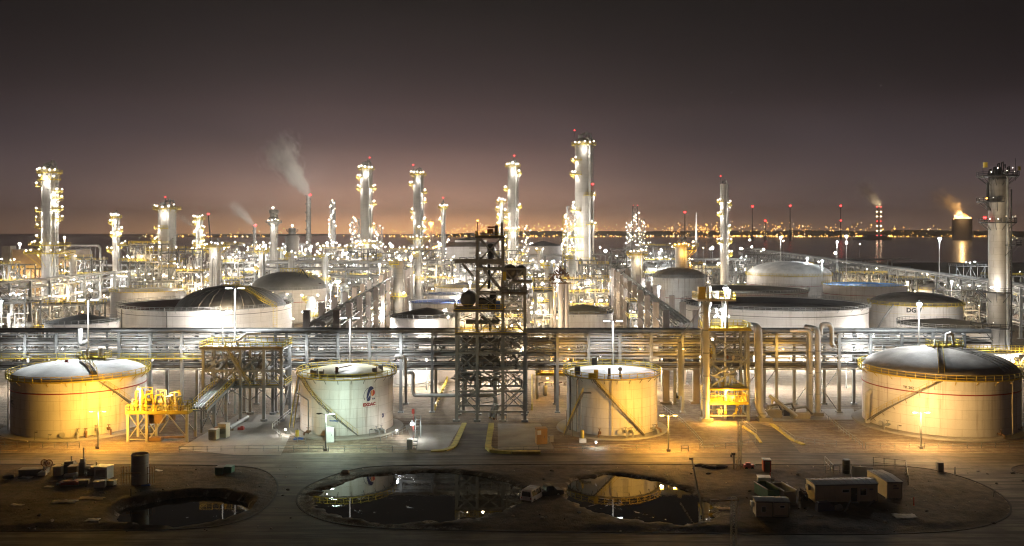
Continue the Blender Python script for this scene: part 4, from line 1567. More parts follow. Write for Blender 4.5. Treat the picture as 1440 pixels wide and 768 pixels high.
deckbox(t, -hw - .5, 0, hw - 2.6, 6, z2, 'yellow', 'cream', 1.3, gap=1.1, w=.1)
deckbox(t, -hw + 1.6, -.3, hw, 6, z3, 'yellow', 'yellow', 1.1, rail=False)
deckbox(t, -hw + 1.6, -.3, hw, 6, z4, 'yellow', 'yellow', 1.5, gap=.7, w=.1)
mb = MB()
mb.box(-hw - .3, .2, z2, -hw + 1.1, 1.6, z2 + 2.6)
mb.build('cabinet', 'yellow', t)
mb = MB()
mb.drum((-hw + 2.2, 2, z2), (-hw + 2.2, 2, z2 + 2.6), .5, 10)
mb.drum((hw - 3.4, 2, z2), (hw - 3.4, 2, z2 + 1.8), .45, 10)
mb.cbox((-hw + 3.6, 2, z2 + .8), 1.2, 1, 1.6)
mb.build('vent_drum', 'white', t)
for q in range(10):
    mb = MB()
    x, y = rnd.uniform(-hw + 2, hw - .6), rnd.uniform(.5, 5.5)
    z = rnd.choice([z1, 12.7, z3])
    mb.path([(x, y, z), (x, y, z + 2), (x + rnd.uniform(-2, 2), y, z + 2.6), (x + rnd.uniform(-2, 2), y, z + 4.2)], rnd.uniform(.15, .35), 8)
    mb.build('pipe', rnd.choice(['clad', 'steel', 'cladw']), t, True)
mb = MB()
for q in range(24):
    x, y = rnd.uniform(-hw + 1.9, hw - .4), rnd.uniform(.2, 5.5)
    h_ = rnd.uniform(.6, 2.2)
    z = rnd.choice([z4, z4, .3, .3, z3, 12.7])
    mb.path([(x, y, z), (x, y, z + h_), (x + rnd.uniform(-.9, .9), y, z + h_)], rnd.choice([.08, .12, .18]), 6)
    mb.cbox((x, y, z + h_ * .6), .5, .5, .6)
    mb.build('pump', ['yellow', 'cream', 'rust'][q % 3], t)
    mb = MB()
mb = MB()
mb.box(-hw - 4.4, 1.5, 5, -hw - 3.6, 2.3, z1 - 3)
mb.build('standpipe', 'steel', t)
bulb('s', t, (-hw + 5.6, .6, z3 - .5), .26)
light('s', 6500, (-hw + 5.6, -.5, z3 - .6), t)
light('s', 4200, (-hw + 3.5, -2.2, 2.6), t)
bulb('c', t, (hw - 5.2, 1.6, z2 - 2.2), .4)
light('c', 5000, (hw - 5.2, 1.0, z2 - 2.6), t)
bulb('w', t, (hw - 3.6, 2.5, z2 - 3.8), .3)
bulb('w', t, (hw - 6.4, 2.5, z2 - 3.8), .3)
bulb('y', t, (-hw + 3.2, 3, z1 - 2.4), .3)
light('y', 1500, (-hw + 3.2, 3, z1 - 2.4), t)

# ---- orange lit two storey pump frame behind the rack
t = thing('pump_station', 'two storey pump frame glowing orange behind the rack, beside the pale roofed tank', 'steel frame', (px(782, 212), 212, 0))
for x in (-4.6, 0, 4.6):
    for y in (0, 6):
        mb = MB()
        mb.box(x - .2, y - .2, 0, x + .2, y + .2, 13)
        mb.build('column', 'cream', t)
deckbox(t, -4.9, -.3, 4.9, 6.3, 6.0, 'yellow', 'yellow')
deckbox(t, -4.9, -.3, 4.9, 6.3, 11, 'yellow', 'yellow')
for q in range(6):
    mb = MB()
    x = -4 + q * 1.5
    mb.drum((x, 2 + q % 2, .4 if q % 2 else 6.1), (x, 2 + q % 2, 2.6 if q % 2 else 8.6), .6, 10)
    mb.path([(x, 2, 2.8), (x, 1, 3.6), (x + 1, 1, 3.8)], .15, 6)
    mb.build('pump', rnd.choice(['rust', 'dark', 'cream']), t, True)
bulb('s', t, (-1, .5, 9.8), .35)
bulb('s', t, (3, .5, 9.6), .35)
bulb('s', t, (-2, 1, 4.8), .3)
light('s', 3500, (-1, .3, 9.4), t)
light('s', 2500, (3, 1, 9.2), t)
light('s', 1400, (-2, 1, 4.4), t)


# ================================================================== process columns
def platform_mesh(r, a, span, w=1.6, h=1.25, deck_t=.22, bw=.12):
    """curved balcony on a column: deck, brackets and railing; a is the side it looks to"""
    mb = MB()
    k = max(4, int(span / R(18)))
    a0, a1 = a - span / 2, a + span / 2
    full = span > 6.2
    pts_i = ring(r + .02, 0, k, a0, a1 if not full else a0 + 2 * PI)
    pts_o = ring(r + w, 0, k, a0, a1 if not full else a0 + 2 * PI)
    m = len(pts_i)
    vs_ = []
    for p, q in zip(pts_i, pts_o):
        vs_ += [(p[0], p[1], -deck_t), (q[0], q[1], -deck_t), (q[0], q[1], 0), (p[0], p[1], 0)]
    fs = []
    for i in range(m if full else m - 1):
        j = (i + 1) % m
        for s_ in range(4):
            fs.append((i * 4 + s_, j * 4 + s_, j * 4 + (s_ + 1) % 4, i * 4 + (s_ + 1) % 4))
    if not full:
        fs += [(0, 1, 2, 3), ((m - 1) * 4 + 3, (m - 1) * 4 + 2, (m - 1) * 4 + 1, (m - 1) * 4)]
    mb.add(vs_, fs)
    for p, q in list(zip(pts_i, pts_o))[::2]:
        mb.bar((p[0], p[1], -w * .9), (q[0], q[1], -.1), bw)
    mb.rail([Vector(p) for p in pts_o], h, 2.2, bw, full)
    return mb


def column(label, x, top, D, wpx, plats, mat='column', lampc='w', dome=True, power=1., group=None, top_kit=True, red=True, flare=None, name='process_column', cat='column', base=None, skirt=True, pipe_side=1, lamp_r=.42, railm='yellow'):
    """plats: (photo row, side in degrees with 180 = left, 0 = right, 270 = towards us; span, width)"""
    r = wpx * D / F / 2
    zt = zat(top, D)
    t = thing(name, label, cat, (px(x, D), D, 0), group)
    mb = MB()
    prof = [(r * (1.25 if skirt else 1), 0), (r * (1.02 if skirt else 1), 5), (r, 6)]
    z = 6.
    while z < zt - 6:
        z += 9.
        prof += [(r, min(z, zt - 1)), (r * 1.035, min(z, zt - 1)), (r * 1.035, min(z, zt - 1) + .3), (r, min(z, zt - 1) + .3)]
    prof += [(r, zt - .6)]
    if dome:
        prof += [(r * .92, zt - .1), (r * .7, zt + r * .25), (r * .4, zt + r * .38), (.01, zt + r * .42)]
    else:
        prof += [(r, zt), (r * .85, zt), (r * .85, zt - 2)]
    mb.lathe(prof, 28)
    mb.build('shell', mat, t, True)
    mb = MB()
    pa = R(300 if pipe_side > 0 else 240)
    for k, (rr_, zz) in enumerate(((r * .14, zt + 1), (r * .09, zt * .7))):
        a = pa + R(28) * k * pipe_side
        x_, y_ = (r * 1.18) * math.cos(a), (r * 1.18) * math.sin(a)
        mb.path([(x_, y_, 0), (x_, y_, zz - .5), (x_ * .8, y_ * .8, zz + .6), (x_ * .3, y_ * .3, zz + .6 if k == 0 else zz)], max(.12, rr_), 8)
    mb.build('riser_pipe', 'cladw' if mat == 'column' else 'steel', t, True)
    mb = MB()
    la = R(350 if pipe_side > 0 else 190)
    c_, s_ = math.cos(la), math.sin(la)
    for o_ in (-.35, .35):
        mb.bar(((r + .4) * c_ - o_ * s_, (r + .4) * s_ + o_ * c_, 3), ((r + .4) * c_ - o_ * s_, (r + .4) * s_ + o_ * c_, zt), .12)
    for q in range(int(zt / 1.5)):
        z = 3 + q * 1.5
        if z < zt - .5:
            mb.lathe([(.8, 0), (.8, .16)], 8, ((r + .6) * c_, (r + .6) * s_, z))
    mb.build('ladder', 'dark' if lampc != 'w' else 'steel', t)
    for (row, a, span, w) in plats:
        z = zat(row, D)
        pm = platform_mesh(r, R(a), R(span), w)
        o = pm.build('platform', railm, t)
        o.location = (0, 0, z)
        n_l = 2 if span < 200 else 5
        for q in range(n_l):
            aa = R(a) + (R(span) * ((q + .5) / n_l - .5) if span < 350 else R(200) + R(140) * (q + .5) / n_l - R(a))
            bulb(rnd.choice([lampc, lampc, lampc, 'y']), o, ((r + w * rnd.uniform(.5, .9)) * math.cos(aa), (r + w * .8) * math.sin(aa), rnd.uniform(1., 2.2)), lamp_r * rnd.choice([.55, .75, .9]))
        if power:
            light(lampc, 900 * power, ((r + w * .75) * math.cos(R(a)), min(-r * .35, (r + w * .75) * math.sin(R(a))) - 1.2, z - 1.2 if row > top + 12 else z - 3), t)
    if power:
        for zz in (zt * .12, zt * .3, zt * .55):
            light(lampc, 1650 * power, (rnd.choice([-1, 1]) * r * 2.6, -r * 2.4 - 13, zz), t, .5)
    if top_kit:
        mb = MB()
        mb.tube((r * .3, 0, zt), (r * .3, 0, zt + r * .9 + 1), r * .14, 8)
        mb.cbox((-r * .4, -r * .2, zt + r * .35 + .4), r * .5, r * .4, r * .5)
        mb.path([(-r * .2, 0, zt), (-r * .2, 0, zt + r * .8), (r * .7, 0, zt + r * .9), (r * 1.1, 0, zt - 1)], r * .1, 6)
        mb.build('top_pipe', 'steel', t)
    if red:
        mb = MB()
        mb.tube((r * red, 0, zt), (r * red, 0, zt + r * .6 + 3), .12, 5)
        mb.build('aerial', 'dark', t)
        bulb('r', t, (r * red, 0, zt + r * .6 + 3.2), max(.3, D / 1500))
    return t


FULL = (270, 360)
column('tall column beside the orange lit building, with balconies stepped up both sides', 70, 238, 430, 22,
       [(243, 270, 360, 1.9), (253, 280, 160, 1.6), (262, 180, 100, 2.2), (269, 0, 110, 2.), (279, 0, 100, 2.), (294, 0, 110, 2.2), (297, 180, 100, 2.6), (308, 0, 110, 2.2), (310, 180, 100, 2.6), (320, 185, 120, 2.6), (334, 180, 100, 2.4), (345, 270, 360, 5.5), (356, 270, 360, 7.5)], red=False)
column('slim cream column with box head, beside the goal post pipe', 163, 302, 480, 9, [(306, 270, 360, 1.2), (314, 190, 150, 2), (325, 0, 120, 1.8), (332, 270, 200, 1.2), (345, 20, 150, 3), (352, 180, 120, 3)], red=False)
column('thick column with wide equipment deck and red light on top, near the orange harbour lights', 235, 293, 450, 24, [(294, 270, 360, 2.4), (321, 200, 190, 1.6), (338, 190, 130, 3), (352, 270, 360, 6), (367, 270, 360, 5)], red=-.2, pipe_side=1)
column('slim lamp dotted column next to the raised crane boom', 280, 307, 520, 9, [(308, 270, 360, 1.6), (316, 180, 120, 1.6), (322, 0, 120, 1.6), (329, 180, 120, 1.6), (336, 0, 120, 1.6), (343, 270, 200, 2), (352, 270, 360, 4)], red=False)
t = column('short pale column with arched pipe on its face and lit crown deck', 303, 346, 390, 17, [(347, 270, 360, 3.4)], red=False)
mb = MB()
r = 17 * 390 / F / 2
mb.path([(-r * .3, -r * 1.12, 0), (-r * .3, -r * 1.12, 27), (-r * .1, -r * 1.15, 28.6), (r * .3, -r * 1.15, 28.6), (r * .5, -r * 1.1, 27), (r * .5, -r * 1.1, 0)], .55, 8)
mb.build('arched_pipe', 'cladw', t, True)
t = column('pale chimney like column with swollen head, standing alone under the smoke', 385, 302, 550, 10, [(313, 270, 360, 2.6)], red=False, dome=False, railm='steel', lamp_r=.3, top_kit=False)
mb = MB()
r = 10 * 550 / F / 2
zt = zat(302, 550)
mb.lathe([(r, zt - 7), (r * 1.5, zt - 5.4), (r * 1.5, zt - 2.2), (r * 1.05, zt - 1.4), (r * 1.05, zt + .6), (r * 1.35, zt + 1), (r * 1.35, zt + 2.6), (r * 1.1, zt + 3.1), (.01, zt + 3.3)], 24)
mb.build('head', 'column_d', t, True)
bulb('w', t, (-.5, 0, zt + 4.4), .6)
column('stub column with rusty deck just before the swollen headed column', 368, 352, 430, 9, [(353, 270, 360, 2.), (378, 180, 160, 2)], red=False, mat='column_d')
column('tall double decked column with dark ladder side, at the end of the crossing pipe bridge', 515, 234, 520, 16,
       [(238, 270, 360, 1.6), (250, 180, 110, 2.4), (265, 180, 110, 2.6), (265, 0, 110, 2.8), (287, 0, 110, 2.6), (318, 0, 130, 2.6), (342, 270, 360, 3), (360, 270, 360, 6)], red=.6)
column('grey column with small box balconies and railed crown, beside the orange flame lit mast', 588, 243, 560, 13.5,
       [(246, 270, 360, 2.2), (260, 180, 100, 3), (271, 0, 100, 2.6), (284, 0, 100, 2.6), (298, 180, 100, 1.8), (309, 180, 100, 1.8), (310, 0, 100, 2.4), (322, 0, 200, 2.8), (336, 270, 360, 4), (352, 270, 360, 5)], mat='column_d', red=-1.)
column('slender grey stack with glowing collar and red tip', 623, 286, 600, 5, [(292, 270, 360, 2.2), (310, 180, 100, 1.4)], mat='column_d', lamp_r=.5, red=.1)
t = column('slim mast with orange flame coloured lamp, between two grey columns', 606, 318, 640, 3, [], red=False, top_kit=False, power=0, mat='column_d')
bulb('o', t, (0, 0, zat(314, 640)), 1.8)
light('o', 9000, (0, -3, zat(314, 640)), t, 1.)
column('tall pale column with narrow balconies, standing behind the dark steel tower', 721, 231, 500, 14,
       [(234, 270, 360, 1.5), (244, 0, 110, 2.2), (266, 180, 110, 2.4), (292, 0, 110, 2.4), (299, 180, 100, 2.4), (310, 180, 110, 2.6), (325, 270, 360, 1.6), (336, 180, 120, 3), (350, 180, 120, 3.4), (356, 0, 120, 4)], red=.3)
column('short thin column clinging to the tall pale column behind the dark tower', 705, 282, 515, 6, [(284, 270, 360, 1.8), (294, 180, 120, 2), (306, 180, 120, 1.6), (318, 180, 120, 1.6), (332, 180, 120, 2)], red=False)
t = column('tallest and thickest column of the plant, with yellow crown deck and red warning lights', 821, 199, 480, 25,
           [(204, 270, 360, 1.9), (226, 190, 130, 2.4), (246, 190, 130, 2.8), (275, 340, 150, 1.6), (316, 340, 130, 2.2), (296, 190, 120, 2.6), (318, 190, 150, 3.6), (334, 190, 150, 3.6), (352, 190, 150, 4.5)], red=-1.05)
bulb('r', t, (25 * 480 / F / 2 * .95, -3, zat(259, 480)), .5)
t = column('squat pale column with sodium lit crown railing, next to the diagonal concrete post rack', 896, 357, 400, 18, [(358, 270, 360, 2.), (408, 180, 120, 2)], lampc='y', red=False)
column('squat twin headed column with rusty crown and glowing orange side deck', 958, 345, 400, 17, [(347, 270, 360, 1.2), (346, 350, 90, 5), (352, 350, 80, 4), (377, 350, 80, 2)], lampc='s', red=False, power=.8)
column('lone tall column with dark ladder, before the sea beyond the open tanks', 1018, 259, 480, 10.5,
       [(284, 190, 130, 1.8), (288, 0, 110, 2.), (302, 190, 130, 1.8), (322, 0, 120, 2.2), (341, 190, 130, 1.8), (340, 0, 120, 2.4), (358, 0, 120, 2.6)], red=-.9, dome=False)
t = column('dark topped column in front of the sea, hung with black railed platforms', 1403, 252, 258, 24,
           [(248, 270, 360, 3.), (284, 190, 140, 3.), (313, 270, 360, 2.4), (344, 350, 120, 3.6), (410, 200, 150, 3.4), (459, 200, 130, 4.6)], mat='column_d', lampc='w', power=.0, lamp_r=.1, red=False, pipe_side=1, railm='black')
zt = zat(252, 258)
mb = MB()
mb.lathe([(2.3, zt), (2.3, zt + 1.2), (1.3, zt + 2.2), (1.0, zt + 3.4), (.01, zt + 3.6)], 16)
for x, y, h_ in ((-1.9, -1.2, 3.2), (-1.1, -2, 4.2), (.2, -1.6, 4.6), (1.1, -1, 3.9), (1.9, -1.8, 2.8), (-2.8, -.6, 2.6), (2.6, -.4, 3.4)):
    mb.path([(x, y, zt - .8), (x, y, zt + h_), (x + .5, y, zt + h_ + .2), (x + .55, y, zt + h_ - .8)], .16, 6)
mb.tube((4.6, -1, zt - .5), (4.6, -1, zt + 6), .08, 5)
mb.tube((-4.8, -1, zt - .5), (-4.8, -1, zt + 4), .1, 5)
mb.build('crown_pipework', 'black', t)
mb = MB()
mb.cbox((-4.4, -1.5, zt + 4), .9, .8, 1.5)
mb.cbox((5.4, -1.5, zt + 3), .6, .6, 1.2)
mb.build('signal_box', 'yellow', t)
mb = MB()
mb.path([(3.3, -1.2, 0), (3.3, -1.2, zt - 3)], .22, 8)
mb.path([(-3.2, -.6, zt - 1), (-3.2, -.6, zt - 8), (-2.6, -.6, zt - 9)], .4, 8)
mb.build('drain_pipe', 'black', t)
for x, z in ((-3.6, zat(410, 258) + 1.4), (-2.4, zat(410, 258) + 1.6), (-3.4, 3.5), (3, 4.2), (0.5, 3), (2.8, 2.6)):
    bulb('w', t, (x, -3.2, z), .3)
    light('w', 600, (x, -4.2, z), t)
light('y', 3600, (-8, -16, 26), t)
light('y', 3000, (-6, -16, 42), t)
bulb('r', t, (-4.0, -.5, zat(306, 258)), .45)
bulb('o', t, (-3.6, -.8, zat(279, 258)), .25)
t = thing('equipment_platform', 'galvanised frame with yellow rails round the foot of the dark topped column', 'steel frame', (px(1408, 246), 246, 0))
for x in (-7, -2, 3, 8):
    mb = MB()
    mb.box(x - .25, 0, 0, x + .25, .5, 6.2)
    mb.build('column', 'steel', t)
deckbox(t, -8, -1, 9, 5, 6.4, 'yellow', 'grating', 1.3, gap=1.1, w=.1)
deckbox(t, -6, -1, 9, 5, 2.6, 'yellow', 'grating', 1.3, gap=1.1, w=.1)
for q in range(5):
    mb = MB()
    mb.drum((-6 + q * 3, 1.5, .5), (-6 + q * 3, 1.5, 2.2), .6, 10)
    mb.path([(-6 + q * 3, 1.5, 2.4), (-6 + q * 3, .5, 4), (-5 + q * 3, .5, 5.6)], .2, 6)
    mb.build('pump', rnd.choice(['cladw', 'steel', 'cream']), t, True)
bulb('c', t, (-5, -.8, 5.6), .3)
light('c', 2500, (-5, -1.5, 5.2), t)
bulb('y', t, (4, -.8, 5.6), .3)
light('y', 2500, (4, -1.5, 5.2), t)


# lattice masts with lamps
def lattice(label, x, top, D, wpx, name='lattice_mast', cat='mast', mat='steel', lamps=(), lc='w', base_z=0., taper=.6, step=None, group=None, lr=.5, loc=None):
    zt = zat(top, D)
    t = thing(name, label, cat, (px(x, D), D, base_z) if loc is None else loc, group)
    hw = wpx * D / F / 2
    mb = MB()
    h_ = zt - base_z
    k = max(4, int(h_ / (step or hw * 2.6)))
    cs = ((-1, -1), (1, -1), (1, 1), (-1, 1))
    bw = max(.07, hw * .16)
    for (a, b) in cs:
        mb.bar((a * hw, b * hw, 0), (a * hw * taper, b * hw * taper, h_), bw)
    for i in range(k):
        f0, f1 = i / k, (i + 1) / k
        w0, w1 = hw * (1 - (1 - taper) * f0), hw * (1 - (1 - taper) * f1)
        for (a, b), (c_, d) in zip(cs, cs[1:] + cs[:1]):
            p, q = (a * w0, b * w0, h_ * f0), (c_ * w1, d * w1, h_ * f1)
            if i % 2:
                p, q = (c_ * w0, d * w0, h_ * f0), (a * w1, b * w1, h_ * f1)
            mb.bar(p, q, bw * .6)
            mb.bar((a * w1, b * w1, h_ * f1), (c_ * w1, d * w1, h_ * f1), bw * .6)
    mb.build('lattice', mat, t)
    for i, (row, off, c_) in enumerate(lamps):
        bulb(c_, t, (off * hw, -hw * .8, zat(row, D) - base_z), lr * rnd.choice([.35, .5, .65, .9]))
    return t


def steps(r0, r1, k, c='w'):
    return [(r0 + (r1 - r0) * i / (k - 1) + rnd.uniform(-.8, .8), rnd.uniform(-1.6, 1.6), rnd.choice([c, c, 'y'])) for i in range(k)]


t = lattice('slender column strung with white lamps from top to foot, beyond the crossing pipe bridge', 468, 282, 900, 7, lamps=steps(281, 345, 26), lr=.8, taper=.9)
mb = MB()
mb.tube((0, 0, 0), (0, 0, zat(283, 900)), 2., 12)
mb.build('shell', 'column_d', t, True)
lattice('dark twin chimney lattice with red lights, among lamp strung columns by the sea', 893, 290, 1050, 7, mat='dark', lamps=[(289, -.7, 'r'), (289, .9, 'r')] + steps(300, 340, 18), lr=.9, taper=.9)
lattice('shorter lamp strung lattice to the seaward side of the dark twin chimney', 884, 312, 1050, 5, lamps=steps(312, 342, 16), lr=.9, taper=1.)
lattice('lamp strung lattice glowing amber beside the dark twin chimney', 903, 308, 1050, 6, lamps=steps(308, 342, 16, 'y'), lr=.9, taper=1.)
lattice('lamp covered frame close behind the double decked column', 500, 308, 640, 9, lamps=steps(306, 350, 20), lr=.6, taper=1.)
lattice('lamp covered frame touching the foot of the double decked column', 533, 318, 660, 8, lamps=steps(318, 350, 14), lr=.6, taper=1.)
lattice('stair tower wrapped in lamps against the tallest column', 803, 290, 478, 11, lamps=steps(285, 360, 26), lr=.42, taper=1., step=4)
lattice('stair tower of amber lamps beside the tallest column, further back', 795, 303, 620, 7, mat='yellow', lamps=steps(302, 350, 18, 'y'), lr=.6, taper=1.)
lattice('stair tower with lamps beside the tall pale column', 741, 318, 560, 6, lamps=steps(318, 360, 14, 'y'), lr=.5, taper=1.)
for (x, row, D) in ((468, 330, 880), (893, 325, 1030), (500, 330, 625), (803, 320, 466), (803, 350, 464), (795, 335, 605)):
    light('w', 9000, (px(x, D), D - 6, zat(row, D)), None, .6)
# ================================================================== process units between the columns
COLW = ['one deck', 'two decks', 'three decks', 'four decks', 'five decks']


def unit(label, x, D, wpx, top, nd, kind='mixed', lc='w', power=1., seed=0, nl=9, fm='steeld', name='process_unit', cat='process unit', dz=9.):
    g = random.Random(seed * 77 + int(x) + int(D))
    wd = wpx * D / F
    hw = wd / 2
    zt = zat(top, D)
    t = thing(name, label, cat, (px(x, D), D, 0))
    zs = [zt * (i + 1) / nd for i in range(nd)]
    mb = MB()
    nb = max(1, round(wd / 9))
    xs_ = [-hw + wd * i / nb for i in range(nb + 1)]
    for xx in xs_:
        for y in (0, dz):
            mb.bar((xx, y, 0), (xx, y, zt + (1.5 if g.random() < .3 else 0)), .45)
    for z in zs:
        for y in (0, dz):
            mb.bar((-hw, y, z - .25), (hw, y, z - .25), .3, .45)
        for xx in xs_:
            mb.bar((xx, 0, z - .25), (xx, dz, z - .25), .3, .4)
    for a, b in zip(xs_, xs_[1:]):
        for z0, z1 in zip([0] + zs[:-1], zs):
            if g.random() < .5:
                xbrace(mb, (a, 0, 0), (b, 0, 0), z0, z1 - .4, .22)
    mb.build('frame', fm, t)
    for i, z in enumerate(zs):
        a, b = -hw, hw
        if nb > 1 and g.random() < .4:
            a, b = (xs_[1], hw) if g.random() < .5 else (-hw, xs_[-2])
        mb = MB()
        mb.box(a - .6, -.8, z - .1, b + .6, dz + .6, z + .02)
        o = mb.build('deck', 'grating', t)
        rb = MB()
        rb.rail([(a - .55, dz, z), (a - .55, -.75, z), (b + .55, -.75, z), (b + .55, dz, z)], 1.2, 2.4, .13, toe=False)
        rb.build('railing', g.choice(['yellow', 'yellow', 'steel']), o)
    # vessels
    for i in range(max(2, int(wd / 6))):
        mb = MB()
        z = g.choice([0.3] + zs[:-1]) if kind != 'top' else g.choice(zs)
        xx, y = g.uniform(-hw + 1.5, hw - 1.5), g.uniform(1.5, dz - 1.5)
        r_ = g.uniform(.7, 1.7)
        hgt = g.uniform(3, 7)
        if g.random() < .5 or kind == 'drums':
            L = min(wd * .4, g.uniform(4, 9))
            x0 = max(-hw, min(hw - L, xx - L / 2))
            mb.drum((x0, y, z + r_ + .4), (x0 + L, y, z + r_ + .4), r_, 12)
            mb.tube((x0 + L / 2, y, z + 2 * r_), (x0 + L / 2, y, z + 2 * r_ + 1.4), .2, 6)
        else:
            mb.drum((xx, y, z + .6), (xx, y, z + hgt), r_, 12)
            mb.path([(xx, y, z + hgt + r_ * .4), (xx, y, z + hgt + r_ * .4 + 1), (xx + 2, y, z + hgt + r_ * .4 + 1), (xx + 2, y, z)], .2, 6)
        mb.build('vessel', g.choice(['column', 'cladw', 'clad', 'column', 'column_d']), t, True)
    mb = MB()
    for i in range(int(10 + wd * 1.3)):
        xx, y, z = g.uniform(-hw, hw), g.uniform(-.4, dz), g.choice([0.2] + zs[:-1])
        d1, d2 = g.uniform(-5, 5), g.uniform(2, 6)
        r_ = g.choice([.12, .18, .28, .4])
        mb.path([(xx, y, z), (xx, y, z + d2), (max(-hw, min(hw, xx + d1)), y, z + d2), (max(-hw, min(hw, xx + d1)), y, z + d2 + g.uniform(1, 4))], r_, 6)
        if i % 3 == 0:
            mb.cbox((xx, y, z + 1), 1., .9, 1.4)
    mb.build('pipework', g.choice(['cladw', 'clad', 'steel', 'steeld', 'steeld']), t)
    if kind == 'fans':
        for i in range(nb + 1):
            mb = MB()
            mb.lathe([(1.9, zt + .2), (1.9, zt + 1.8), (1.7, zt + 1.8), (1.7, zt + .4)], 14, (xs_[i] * .85, dz / 2, 0))
            mb.build('fan_ring', 'steel', t)
    for i in range(nl):
        z = g.choice(zs[:-1] + [0.] + zs) if nd > 1 else g.choice([0, zt])
        z = max(3.2, z + g.uniform(1.8, 2.8))
        if z > zt + 3:
            z = zt + 2
        bulb(g.choice([lc, lc, lc, 'y', 'w']), t, (g.uniform(-hw, hw), g.choice([-.9, -.9, dz * .5]), z), g.choice([.5, .7, 1.]) * (.26 + D * .00025))
    for i in range(2 if wd < 22 else 3):
        light(lc, 2600 * power, (-hw + wd * (i + .5) / (2 if wd < 22 else 3), -3.5, g.uniform(.35, .9) * zt), t, .5)
    if D < 620:
        light(lc, 1800 * power, (g.uniform(-hw, hw) * .6, dz * .5, zt * .45), t, .5)
    return t


